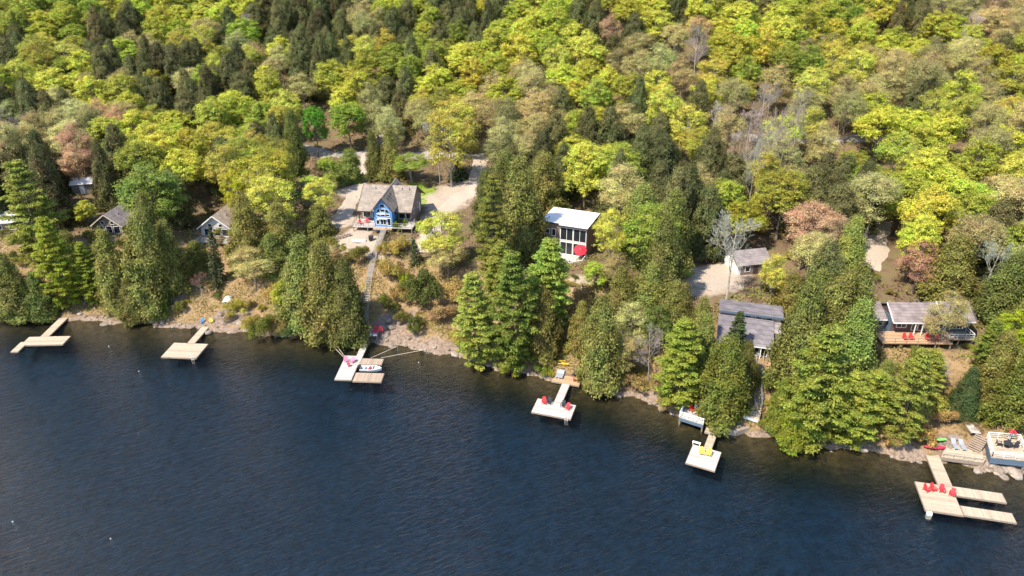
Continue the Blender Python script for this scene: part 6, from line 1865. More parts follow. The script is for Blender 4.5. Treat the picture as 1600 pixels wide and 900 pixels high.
# small relief of the bank
rel = np.clip(S_/2, 0, 1)*np.clip((30-S_)/10, 0, 1)
GZ = GZ + rel*0.28*(np.sin(GX*2.1+1.3*np.sin(GY*1.7))*np.sin(GY*2.3+np.sin(GX*1.1)))
nx, ny = len(gx), len(gy)
i0 = (np.arange(ny-1)[:,None]*nx+np.arange(nx-1)[None,:]).ravel()
gme = mesh_np('ground', np.stack([GX,GY,GZ],-1).reshape(-1,3), quads=np.stack([i0,i0+1,i0+1+nx,i0+nx],-1), smooth=True)
def blob(cx, cy, r): return np.clip(1.25-np.hypot(GX-cx, GY-cy)/r, 0, 1)
bank = np.clip((S_-0.3)/1.5, 0, 1)*np.clip((24-S_)/8, 0, 1)
rock = np.clip((1.0-np.abs(S_-0.1))/0.9, 0, 1)
for c in ROCK_PATCHES: rock = np.maximum(rock, blob(*c))
lawn = np.zeros_like(GX)
for c in LAWN_PATCHES: lawn = np.maximum(lawn, blob(*c))
dirt = np.zeros_like(GX)
for c in DIRT_PATCHES: dirt = np.maximum(dirt, blob(*c))
at = gme.color_attributes.new('cover', 'FLOAT_COLOR', 'POINT')
at.data.foreach_set('color', np.stack([bank, rock, lawn, dirt], -1).astype(np.float32).ravel())
def ground_mat():
    m, n, l, p = mat_new('ground_cover')
    ge = N(n,'ShaderNodeNewGeometry'); pos = ge.outputs['Position']
    ca = N(n,'ShaderNodeAttribute'); ca.attribute_name = 'cover'
    sp = N(n,'ShaderNodeSeparateColor'); l.new(ca.outputs['Color'], sp.inputs[0])
    def noise(sc, det=8, ro=0.65):
        t = N(n,'ShaderNodeTexNoise'); t.inputs['Scale'].default_value = sc; t.inputs['Detail'].default_value = det; t.inputs['Roughness'].default_value = ro
        l.new(pos, t.inputs['Vector']); return t.outputs['Fac']
    n1 = noise(0.35); n2 = noise(1.9); n3 = noise(0.12, 4)
    forest = ramp(n, [(0.3,(0.085,0.055,0.035)),(0.5,(0.17,0.115,0.07)),(0.7,(0.14,0.14,0.05))]); l.new(n1, forest.inputs[0])
    grass = ramp(n, [(0.28,(0.11,0.09,0.035)),(0.45,(0.25,0.165,0.08)),(0.6,(0.32,0.215,0.125)),(0.75,(0.21,0.185,0.055))]); l.new(n2, grass.inputs[0])
    rk = ramp(n, [(0.3,(0.11,0.08,0.06)),(0.5,(0.25,0.18,0.135)),(0.75,(0.35,0.27,0.215))]); l.new(n2, rk.inputs[0])
    lw = ramp(n, [(0.3,(0.11,0.20,0.02)),(0.7,(0.24,0.30,0.04))]); l.new(n1, lw.inputs[0])
    dt = ramp(n, [(0.3,(0.32,0.25,0.19)),(0.7,(0.44,0.355,0.28))]); l.new(n2, dt.inputs[0])
    def mix(fac, a, b):
        x = N(n,'ShaderNodeMix', data_type='RGBA'); l.new(fac, x.inputs[0]); l.new(a, x.inputs[6]); l.new(b, x.inputs[7]); return x.outputs[2]
    def edge(f, nz, k=1.0):
        a = N(n,'ShaderNodeMath', operation='ADD'); l.new(f, a.inputs[0]); l.new(nz, a.inputs[1])
        b = N(n,'ShaderNodeMapRange'); b.inputs[1].default_value = 0.86; b.inputs[2].default_value = 1.12; l.new(a.outputs[0], b.inputs[0])
        return b.outputs[0]
    c = mix(edge(sp.outputs[0], n3), forest.outputs[0], grass.outputs[0])
    c = mix(edge(sp.outputs[2], n1), c, lw.outputs[0])
    c = mix(edge(ca.outputs['Alpha'], n1), c, dt.outputs[0])
    c = mix(edge(sp.outputs[1], n1), c, rk.outputs[0])
    # lake bed: brown stones by the bank; deeper, painted water dimming and blue scatter
    xyz = N(n,'ShaderNodeSeparateXYZ'); l.new(pos, xyz.inputs[0])
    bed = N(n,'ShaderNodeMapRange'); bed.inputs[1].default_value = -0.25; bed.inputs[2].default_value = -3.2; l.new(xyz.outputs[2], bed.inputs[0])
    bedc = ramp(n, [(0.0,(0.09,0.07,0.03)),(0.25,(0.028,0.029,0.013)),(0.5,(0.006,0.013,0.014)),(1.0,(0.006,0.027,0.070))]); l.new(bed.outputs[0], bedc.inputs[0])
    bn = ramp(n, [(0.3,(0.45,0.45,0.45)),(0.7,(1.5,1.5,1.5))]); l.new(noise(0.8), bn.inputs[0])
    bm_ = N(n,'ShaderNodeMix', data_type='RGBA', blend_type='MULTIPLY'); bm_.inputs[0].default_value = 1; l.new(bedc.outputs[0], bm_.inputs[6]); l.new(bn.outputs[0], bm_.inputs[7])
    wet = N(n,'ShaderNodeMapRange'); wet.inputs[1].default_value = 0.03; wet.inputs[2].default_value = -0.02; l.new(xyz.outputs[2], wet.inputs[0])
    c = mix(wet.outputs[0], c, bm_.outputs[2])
    l.new(c, p.inputs['Base Color']); p.inputs['Roughness'].default_value = 0.95; p.inputs['Specular IOR Level'].default_value = 0.1
    b = N(n,'ShaderNodeBump'); b.inputs['Strength'].default_value = 0.8; b.inputs['Distance'].default_value = 0.25; l.new(n2, b.inputs['Height']); l.new(b.outputs[0], p.inputs['Normal'])
    return m
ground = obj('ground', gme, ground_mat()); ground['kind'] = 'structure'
def gz(x, y): return float(height(x, y))

# ---------------------------------------------------------------- lake
def water_mat():
    m, n, l, p = mat_new('lake_water'); n.remove(p)
    ge = N(n,'ShaderNodeNewGeometry')
    def layer(rot, scale, sc, det, ro=0.6, dist=0.0):
        mp = N(n,'ShaderNodeMapping', vector_type='TEXTURE'); mp.inputs['Rotation'].default_value = (0,0,R(rot)); mp.inputs['Scale'].default_value = (1/scale[0],1/scale[1],1)
        l.new(ge.outputs['Position'], mp.inputs[0])
        t = N(n,'ShaderNodeTexNoise'); t.inputs['Scale'].default_value = sc; t.inputs['Detail'].default_value = det; t.inputs['Roughness'].default_value = ro; t.inputs['Distortion'].default_value = dist
        l.new(mp.outputs[0], t.inputs['Vector']); return t.outputs['Fac']
    w1 = layer(30, (0.34,1,1), 1.6, 3, 0.6, 0.5); w2 = layer(22, (0.55,1,1), 3.4, 5, 0.7, 0.4); w3 = layer(15, (1,1,1), 0.045, 3)
    a = N(n,'ShaderNodeMath', operation='MULTIPLY'); l.new(w1, a.inputs[0]); a.inputs[1].default_value = 1.0
    b = N(n,'ShaderNodeMath', operation='MULTIPLY_ADD'); l.new(w2, b.inputs[0]); b.inputs[1].default_value = 0.55; l.new(a.outputs[0], b.inputs[2])
    gust = N(n,'ShaderNodeMapRange'); gust.inputs[1].default_value = 0.35; gust.inputs[2].default_value = 0.65; gust.inputs[3].default_value = 0.88; gust.inputs[4].default_value = 1.06; l.new(w3, gust.inputs[0])
    hh = N(n,'ShaderNodeMath', operation='MULTIPLY'); l.new(b.outputs[0], hh.inputs[0]); l.new(gust.outputs[0], hh.inputs[1])
    bp = N(n,'ShaderNodeBump'); bp.inputs['Strength'].default_value = 1.0; bp.inputs['Distance'].default_value = WAVE; l.new(hh.outputs[0], bp.inputs['Height'])
    fr = N(n,'ShaderNodeFresnel'); fr.inputs['IOR'].default_value = 1.33; l.new(bp.outputs[0], fr.inputs['Normal'])
    gl = N(n,'ShaderNodeBsdfGlossy'); gl.inputs['Roughness'].default_value = 0.09; l.new(bp.outputs[0], gl.inputs['Normal'])
    tr = N(n,'ShaderNodeBsdfTransparent'); tr.inputs['Color'].default_value = (0.80,0.80,0.72,1)
    df = N(n,'ShaderNodeBsdfDiffuse'); df.inputs['Color'].default_value = (0.006,0.02,0.04,1)
    m0 = N(n,'ShaderNodeMixShader'); m0.inputs[0].default_value = 0.06; l.new(tr.outputs[0], m0.inputs[1]); l.new(df.outputs[0], m0.inputs[2])
    mx = N(n,'ShaderNodeMixShader'); l.new(fr.outputs[0], mx.inputs[0]); l.new(m0.outputs[0], mx.inputs[1]); l.new(gl.outputs[0], mx.inputs[2])
    l.new(mx.outputs[0], n['Material Output'].inputs['Surface'])
    return m
WAVE = 0.36
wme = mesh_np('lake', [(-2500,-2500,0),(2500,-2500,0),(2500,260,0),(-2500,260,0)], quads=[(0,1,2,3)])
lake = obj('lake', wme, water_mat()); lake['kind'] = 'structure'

# ---------------------------------------------------------------- roads and drives, draped on the ground
def strip(name, w, pts, mat, lift=0.07):
    P = [np.array(p) for p in pts]; C = []
    for i in range(len(P)-1):                      # smooth centre line
        p0 = P[max(i-1,0)]; p1 = P[i]; p2 = P[i+1]; p3 = P[min(i+2,len(P)-1)]
        k = max(3, int(np.linalg.norm(p2-p1)/1.2))
        for t in np.linspace(0,1,k,endpoint=False):
            C.append(0.5*((2*p1)+(-p0+p2)*t+(2*p0-5*p1+4*p2-p3)*t*t+(-p0+3*p1-3*p2+p3)*t**3))
    C.append(P[-1]); C = np.array(C); T = np.gradient(C, axis=0); T /= np.linalg.norm(T,axis=1)[:,None]
    Nn = np.stack([-T[:,1],T[:,0]],-1); K = 7; V = []; rr = random.Random(3)
    for i in range(len(C)):
        ww = w*(1+0.10*math.sin(i*0.7)+0.06*math.sin(i*1.9+1))
        for k in range(K):
            q = C[i]+Nn[i]*(k/(K-1)-0.5)*ww
            V.append((q[0],q[1],float(height(q[0],q[1]))+lift+(0.0 if 0<k<K-1 else -0.25)))
    F = [(i*K+k,i*K+k+1,(i+1)*K+k+1,(i+1)*K+k) for i in range(len(C)-1) for k in range(K-1)]
    me = mesh_np(name, V, quads=F, smooth=True); o = obj(name, me, mat); o['kind'] = 'structure'; return o
for key, nm, mt, lf in [('driveway_blue','driveway','gravel',.09),('road_cross','road','asphalt_pale',.07),('gravel_path','gravel_path','gravel',.10),('drive_garage','driveway','gravel',.08),('drive_right','driveway','gravel',.08),('road_right','road','asphalt_pale',.08)]:
    strip(nm, ROADS[key][0], ROADS[key][1], M[mt], lf)
# ---------------------------------------------------------------- vegetation prototypes
def unit(v): return v/np.maximum(np.linalg.norm(v,axis=-1,keepdims=True),1e-6)
def leaf_mesh(name, C, Nrm, L, Wd, along=None, rs=None):
    """one small quad per leaf spray: centres C, normals Nrm, length L, width Wd"""
    k = len(C); Nrm = unit(Nrm)
    a = rs.normal(size=(k,3)) if along is None else along+rs.normal(size=(k,3))*0.25
    u = unit(a-np.sum(a*Nrm,-1,keepdims=True)*Nrm); w = np.cross(Nrm,u)
    L = np.broadcast_to(L,(k,))[:,None]/2; Wd = np.broadcast_to(Wd,(k,))[:,None]/2
    V = np.stack([C-u*L, C+w*Wd-u*L*0.1, C+u*L, C-w*Wd-u*L*0.1],1).reshape(-1,3)
    Q = np.arange(k*4).reshape(-1,4)
    return mesh_np(name, V, quads=Q)
def trunk_path(H, r0, top, rs, bend=0.25, n=6):
    zs = np.linspace(0, top*H, n); dx = np.cumsum(rs.normal(size=n))*bend*0.4; dy = np.cumsum(rs.normal(size=n))*bend*0.4
    dx[0] = dy[0] = 0
    return [Vector((dx[i],dy[i],zs[i]-(0.5 if i == 0 else 0))) for i in range(n)], [r0*(1-0.85*i/(n-1)) for i in range(n)]
def path_at(P, z):
    for a, b in zip(P, P[1:]):
        if b.z >= z: t = (z-a.z)/(b.z-a.z); return a.lerp(b, max(0,min(1,t)))
    return P[-1].copy()

def leafy(seed, H=13.0, Wd=9.0, base=0.26, lobes=11, clumps=12, leaves=42, size=0.34, spread=0.8, twigs=60, flat=0.95):
    rs = np.random.RandomState(seed); mb = MB()
    P, Rr = trunk_path(H, 0.20, 0.86, rs); mb.tube(P, Rr, 6)
    C = []; Nn = []; sizes = []
    zc = H*(base+1)/2; hz = H*(1-base)/2
    for i in range(lobes):
        if i == 0: d = np.array([0,0,0.9])
        else:
            az = i*2.399+rs.uniform(-.4,.4); el = rs.uniform(-0.55,0.85); d = np.array([math.cos(az)*math.cos(el),math.sin(az)*math.cos(el),math.sin(el)])
        rl = Wd*rs.uniform(0.17,0.25)
        lc = np.array([d[0]*(Wd/2-rl), d[1]*(Wd/2-rl), zc+d[2]*(hz-rl*0.8)])
        st = path_at(P, max(H*0.18, lc[2]-H*0.22))
        mid = st.lerp(Vector(lc),0.5)+Vector((0,0,-0.3)); mb.tube([st, mid, Vector(lc)], [0.09,0.055,0.02], 5, False)
        for c in range(clumps):
            dd = unit(rs.normal(size=3)+np.array([0,0,0.35])+d*0.6)
            cc = lc+dd*rl*np.array([1,1,flat])*rs.uniform(0.45,1.15)
            if twigs and rs.rand() < twigs/100: mb.tube([Vector(lc), Vector(cc)], [0.03,0.012], 3, False)
            k = int(leaves*rs.uniform(0.5,1.4)); q = unit(rs.normal(size=(k,3))); q[:,2] = np.where(q[:,2]<-0.3,-q[:,2],q[:,2])
            cr = spread*rs.uniform(0.6,1.15)
            C.append(cc+q*cr*np.array([1,1,0.8])*np.where(rs.rand(k,1)<0.16,rs.uniform(1.0,1.9,size=(k,1)),rs.uniform(0.35,1.0,size=(k,1)))); Nn.append(q*0.8+dd*0.7+np.array([0,0,0.7])+rs.normal(size=(k,3))*0.45)
            sizes.append(size*rs.uniform(0.6,1.3,size=k))
    C = np.concatenate(C); Nn = np.concatenate(Nn); S = np.concatenate(sizes)
    return mb.mesh('trunk'), leaf_mesh('crown', C, Nn, S*1.15, S*0.9, rs=rs), H, Wd

def bare(seed, H=13.0, Wd=8.0, bud=700):
    rs = np.random.RandomState(seed); mb = MB(); tw = MB(); tips = []
    P, Rr = trunk_path(H, 0.17, 0.93, rs, 0.3, 7); mb.tube(P, Rr, 6)
    def grow(p, d, ln, r, lv):
        d = Vector(unit(np.array(d)+rs.normal(size=3)*0.16)); m = p+d*ln*0.5; d2 = Vector(unit(np.array(d)+rs.normal(size=3)*0.2+np.array([0,0,0.18]))); e = m+d2*ln*0.5
        (mb if lv < 2 else tw).tube([p,m,e] if lv < 2 else [p,e], [r,r*0.7,r*0.4] if lv < 2 else [r,r*0.45], 4 if lv < 2 else 3, False)
        tips.append(np.array(e))
        if lv < 4:
            for k in range([5,5,4,3][lv]):
                t = rs.uniform(0.25,1); q = p.lerp(m,t*2) if t < .5 else m.lerp(e,t*2-1)
                nd = unit(np.array(d2)*0.9+unit(rs.normal(size=3))*0.75+np.array([0,0,0.25]))
                grow(q, nd, ln*rs.uniform(0.42,0.62), max(r*0.5,0.014), lv+1)
    for i in range(9):
        z = H*rs.uniform(0.28,0.85); az = i*2.4+rs.uniform(-.4,.4); t = z/H
        grow(path_at(P,z), (math.cos(az)*0.8,math.sin(az)*0.8,0.75), Wd*0.5*(1.15-0.75*t), 0.07*(1.2-t), 0 if i < 7 else 1)
    T = np.array(tips); pick = T[rs.randint(len(T),size=bud)]+rs.normal(size=(bud,3))*0.18
    k0 = tw.mesh('crown'); n0 = len(tw.v)
    # buds and fine twigs as slivers
    u = unit(rs.normal(size=(bud,3))+np.array([0,0,0.5])); w = unit(np.cross(u, rs.normal(size=(bud,3)))); L = rs.uniform(0.15,0.4,size=(bud,1)); Wb = 0.028
    V = np.stack([pick-w*Wb, pick+w*Wb, pick+u*L+w*Wb*0.4, pick+u*L-w*Wb*0.4],1).reshape(-1,3)
    for i in range(bud): tw.add(V[i*4:i*4+4], [(0,1,2,3)])
    return mb.mesh('trunk'), tw.mesh('crown'), H, Wd

def cedar(seed, H=12.0, Wd=5.0, power=0.7, tufts=330, per=20, low=0.05, droop=0.0, size=0.30):
    rs = np.random.RandomState(seed); mb = MB(); P, Rr = trunk_path(H, 0.16, 0.95, rs, 0.1); mb.tube(P, Rr, 6)
    C = []; Nn = []; A = []; S = []
    ph = rs.uniform(0,6.28,4)
    for i in range(tufts):
        t = low+(1-low)*(1-math.sqrt(rs.rand()*0.985+0.0))*0.99 if rs.rand()<0.55 else low+(1-low)*rs.rand()
        az = rs.uniform(0,2*math.pi)
        prof = (1-t)**power*min(1,0.55+t*5)
        lump = 1+0.22*math.sin(3*az+ph[0]+t*7)+0.15*math.sin(5*az+ph[1]-t*16)
        rad = Wd/2*prof*lump*(rs.uniform(0.78,1.08) if rs.rand()<0.8 else rs.uniform(0.35,0.75))
        o = np.array([math.cos(az),math.sin(az),0]); c = o*rad+np.array([0,0,t*H-droop*rad*0.3])
        if rs.rand() < 0.25: mb.tube([Vector((0,0,max(.2,t*H-0.25*rad))), Vector(c*0.93)], [0.03,0.012], 3, False)
        k = per; q = rs.normal(size=(k,3))*np.array([0.26,0.26,0.34])
        q += o*np.abs(rs.normal(size=(k,1)))*0.15
        C.append(c+q); Nn.append(o*0.9+np.array([0,0,0.55])+rs.normal(size=(k,3))*0.5)
        A.append(np.tile(o*0.5+np.array([0,0,0.9-1.5*droop]),(k,1))); S.append(rs.uniform(0.7,1.25,size=k)*size*(0.75+0.5*prof))
    C = np.concatenate(C); S = np.concatenate(S)
    return mb.mesh('trunk'), leaf_mesh('crown', C, np.concatenate(Nn), S*1.5, S*0.75, along=np.concatenate(A), rs=rs), H, Wd

def spruce(seed, H=9.0, Wd=4.0):
    rs = np.random.RandomState(seed); mb = MB(); P, Rr = trunk_path(H, 0.13, 0.98, rs, 0.03); mb.tube(P, Rr, 6)
    C = []; Nn = []; A = []
    z = 0.06*H
    while z < H*0.99:
        t = z/H; ln = Wd/2*(1-t)**0.9*rs.uniform(0.85,1.1)+0.12; nb = int(5+5*(1-t))
        for b in range(nb):
            az = 2*math.pi*b/nb+rs.uniform(-.3,.3); o = np.array([math.cos(az),math.sin(az),-0.28+0.5*t]); l2 = ln*rs.uniform(0.75,1.1)
            if ln > 0.5: mb.tube([Vector((0,0,z)), Vector(o*l2)+Vector((0,0,z))], [0.03,0.008], 3, False)
            k = int(10+22*l2/2); f = rs.uniform(0.2,1,size=(k,1))**0.7; s = np.array([-o[1],o[0],0])
            C.append(np.array([0,0,z])+o*l2*f+s*rs.normal(size=(k,1))*0.22*l2*(1.15-f)+rs.normal(size=(k,3))*0.07); Nn.append(np.array([0,0,1])+o*0.4+rs.normal(size=(k,3))*0.35); A.append(np.tile(o,(k,1)))
        z += 0.30+0.22*(1-t)
    C = np.concatenate(C); k = len(C)
    return mb.mesh('trunk'), leaf_mesh('crown', C, np.concatenate(Nn), rs.uniform(.25,.5,size=k), rs.uniform(.12,.22,size=k), along=np.concatenate(A), rs=rs), H, Wd

def pine(seed, H=18.0, Wd=9.0, low=0.07):
    rs = np.random.RandomState(seed); mb = MB(); P, Rr = trunk_path(H, 0.28, 0.97, rs, 0.15); mb.tube(P, Rr, 7)
    C = []; Nn = []; A = []
    z = H*low
    while z < H*0.985:
        t = (z/H-low)/(1-low); prof = (0.62+0.9*t if t < 0.3 else 0.9*(1-(t-0.3)/0.7)**0.72+0.06)
        nb = rs.randint(5,8); a0 = rs.uniform(0,6.28)
        for b in range(nb):
            az = a0+2*math.pi*b/nb+rs.uniform(-.35,.35); ln = Wd/2*prof*rs.uniform(0.6,1.12)
            up = 0.05+0.55*t; o = np.array([math.cos(az),math.sin(az),0.0])
            st = path_at(P,z); e = np.array(st)+o*ln+np.array([0,0,ln*up*0.6]); md = np.array(st)+o*ln*0.55+np.array([0,0,ln*up*0.15])
            mb.tube([st, Vector(md), Vector(e)], [0.06*(1.1-t),0.035,0.012], 4, False)
            s = np.array([-o[1],o[0],0]); npad = max(2,int(ln*1.55))
            for q in range(npad):
                f = 0.38+0.62*(q+rs.uniform(0.2,0.8))/npad; pc = np.array(st)*(1-f)+e*f+s*rs.normal()*0.30*ln*(1.2-f)*0.7+np.array([0,0,rs.uniform(0,0.25)])
                pr = rs.uniform(0.6,1.05); k = int(74*pr/0.7)
                d = unit(rs.normal(size=(k,3))); d[:,2] = np.abs(d[:,2])*0.55-0.08
                C.append(pc+d*pr*rs.uniform(0.3,1,size=(k,1))); Nn.append(d*0.5+np.array([0,0,0.9])+rs.normal(size=(k,3))*0.45); A.append(d+o*0.5+np.array([0,0,0.3]))
        z += rs.uniform(0.75,1.15)*H/18
    C = np.concatenate(C); k = len(C)
    return mb.mesh('trunk'), leaf_mesh('crown', C, np.concatenate(Nn), rs.uniform(.26,.46,size=k), rs.uniform(.11,.20,size=k), along=np.concatenate(A), rs=rs), H, Wd

def shrub(seed, H=2.6, Wd=3.6, k=4200, size=0.125):
    rs = np.random.RandomState(seed); mb = MB(); C = []; Nn = []
    for i in range(16):
        az = rs.uniform(0,6.28); r = Wd/2*math.sqrt(rs.rand())*0.9; h = H*(1-0.55*(r/(Wd/2))**2)*rs.uniform(0.5,1.15)
        e = np.array([math.cos(az)*r,math.sin(az)*r,h*0.85]); mb.tube([Vector((e[0]*0.15,e[1]*0.15,-0.3)), Vector(e*0.6), Vector(e)], [0.03,0.02,0.008], 4, False)
        kk = k//16; q = unit(rs.normal(size=(kk,3))); q[:,2] = np.where(q[:,2]<-0.5,-q[:,2],q[:,2]); cr = Wd*rs.uniform(0.09,0.26)
        C.append(e*np.array([1,1,0.82])+q*cr*np.array([1,1,0.8])*rs.uniform(0.4,1,size=(kk,1))); Nn.append(q+np.array([0,0,0.5])+rs.normal(size=(kk,3))*0.5)
    C = np.concatenate(C); C[:,2] = np.maximum(C[:,2],0.05); k = len(C)
    return mb.mesh('trunk'), leaf_mesh('crown', C, np.concatenate(Nn), rs.uniform(.7,1.4,size=k)*size*1.2, rs.uniform(.7,1.3,size=k)*size*0.8, rs=rs), H, Wd

PROTO = {
 'L': [leafy(s, 13, 9, 0.16, 15, 27, 58, 0.20, 0.66) for s in (11,12,13,14,15)],
 'G': [leafy(s, 13, 8.5, 0.16, 15, 27, 56, 0.19, 0.65) for s in (21,22,23)],
 'Y': [leafy(s, 13, 8.5, 0.18, 15, 26, 50, 0.175, 0.75, 90) for s in (31,32,33)],
 'O': [leafy(s, 13, 8, 0.16, 16, 26, 46, 0.14, 0.85, 100) for s in (41,42,43,44)],
 'R': [leafy(s, 12, 7, 0.18, 14, 25, 44, 0.14, 0.8, 100) for s in (51,52)],
 'B': [bare(s) for s in (61,62,63)],
 'D': [cedar(s, 12, 5.0, 0.5+0.06*i, 620, 46, 0.04, 0.0, 0.175) for i, s in enumerate((71,72,73,74,75))],
 'M': [cedar(s, 14, 8.2, 0.38+0.09*i, 680, 44, 0.08, 0.3, 0.215) for i, s in enumerate((81,82,83,84))],
 'S': [spruce(s) for s in (91,92)],
 'P': [pine(s) for s in (101,102,103,104,105)],
 'U': [shrub(s) for s in (111,112,113,114)],
}
BARK = {'L':(.16,.13,.10),'G':(.17,.14,.11),'Y':(.30,.27,.23),'O':(.24,.20,.16),'R':(.22,.17,.14),'B':(.38,.33,.28),'D':(.15,.11,.08),'M':(.11,.085,.065),'S':(.10,.08,.06),'P':(.13,.10,.08),'U':(.17,.12,.08)}
KIND = {'L':('maple_tree','tree'),'G':('aspen_tree','tree'),'Y':('poplar_tree','tree'),'O':('budding_tree','tree'),'R':('red_maple_tree','tree'),'B':('bare_tree','tree'),'D':('cedar_tree','conifer'),'M':('hemlock_tree','conifer'),'S':('spruce_tree','conifer'),'P':('pine_tree','pine'),'U':('bush','bush')}
for k, ps in PROTO.items():
    for tr, cr, _, _ in ps:
        tr.materials.append(M['bark']); cr.materials.append(M['needle' if k in 'DMSP' else 'bark' if k == 'B' else 'leaf'])
rt = random.Random(5); seen = {}
def tree_label(k, li):
    if isinstance(li, int): return TREE_LABELS[li]
    if li[0] == 'u': return BRUSH[int(li[1])]+' brush clump '+('uphill, ' if li[-1] == 'x' else 'on the bank, ')+BSEC['abcdefghi'.index(li[2])]
    return {'t':'tall','l':'low','m':'mid-height'}[li[0]]+' '+KINDS[k]+' '+BANDS[int(li[1])]+' '+MARKS['abcdefghijkl'.index(li[2])]
for (k, x, y, z, h, w, c, li) in TREES:
    tr, cr, H0, W0 = PROTO[k][rt.randrange(len(PROTO[k]))]
    nm, cat = KIND[k]; lab = tree_label(k, li)
    t = thing(nm, lab, cat, (x,y,z-0.1), rt.uniform(0,6.28))
    t.rotation_euler = (rt.gauss(0,.035), rt.gauss(0,.035), t.rotation_euler[2])
    t.scale = (w/W0*rt.uniform(.94,1.06), w/W0*rt.uniform(.94,1.06), h/H0)
    seen.setdefault(lab, []).append((x/(y*0.891+(70-z)*0.454), t))
    a = obj('trunk' if k != 'U' else 'stems', tr, None, t); b = obj('crown' if k != 'B' else 'twigs', cr, None, t)
    f = rt.uniform(0.8,1.2); bk = BARK[k]; a.color = (bk[0]*f,bk[1]*f,bk[2]*f,1); b.color = (*c,1)
ORD = ['leftmost','second from left','third from left','fourth from left','fifth from left','sixth from left']
for lab, ts in seen.items():
    if len(ts) == 1: continue
    ts.sort(key=lambda q: q[0]); n = len(ts)
    for i, (_, t) in enumerate(ts):
        t['group'] = lab
        if n <= 6:
            o = ('left one','right one')[i] if n == 2 else 'rightmost' if i == n-1 else ORD[i]
            if len((lab+' '+o).split()) <= 16: t['label'] = lab+', '+o
# ---------------------------------------------------------------- cottages
def window(parent, x, y, z, w, h, frame='white_paint', face='y-', bars=0):
    """framed window on a wall; face says which way it looks in the parent's frame"""
    o = 0.06
    def bx(mb, u0, u1, z0, z1, d0, d1):
        if face == 'y-': mb.box(x+u0, x+u1, y-d1, y-d0, z0, z1)
        elif face == 'x-': mb.box(x-d1, x-d0, y+u0, y+u1, z0, z1)
        else: mb.box(x+d0, x+d1, y+u0, y+u1, z0, z1)
    f = MB(); t = 0.09
    bx(f,-w/2-t,-w/2,z-h/2-t,z+h/2+t,0,o); bx(f,w/2,w/2+t,z-h/2-t,z+h/2+t,0,o)
    bx(f,-w/2,w/2,z+h/2,z+h/2+t,0,o); bx(f,-w/2,w/2,z-h/2-t,z-h/2,0,o)
    for k in range(bars):
        u = -w/2+w*(k+1)/(bars+1); bx(f,u-0.04,u+0.04,z-h/2,z+h/2,0.025,o-0.003)
    fo = f.build('window', M[frame], parent)
    p = MB(); bx(p,-w/2,w/2,z-h/2,z+h/2,0.003,0.02); p.build('pane', M['glass'], fo)
    return fo
def railing(parent, pts, h=1.0, mat='white_paint', step=1.5, mids=(0.5,), t=0.07):
    for a, b in zip(pts, pts[1:]):
        a = Vector(a); b = Vector(b); n = max(1, round((b-a).length/step)); r = MB()
        r.beam(a+Vector((0,0,h)), b+Vector((0,0,h)), t*1.5, t)
        for m in mids: r.beam(a+Vector((0,0,h*m)), b+Vector((0,0,h*m)), t*0.6, t*0.6)
        r.build('rail', M[mat], parent)
        for i in range(n+1):
            if i == n and b != Vector(pts[-1]): continue
            q = a.lerp(b, i/n); MB().box(q.x-t/2,q.x+t/2,q.y-t/2,q.y+t/2,q.z,q.z+h-t/2-0.002).build('post', M[mat], parent)
def post(parent, x, y, z0, z1, t=0.16, mat='wood_post'):
    return MB().box(x-t/2,x+t/2,y-t/2,y+t/2,z0,z1).build('post', M[mat], parent)
def rake(parent, pts, mat, w=0.14, h=0.2, name='fascia'):
    for a, b in zip(pts, pts[1:]): MB().beam(a, b, w, h).build(name, M[mat], parent)

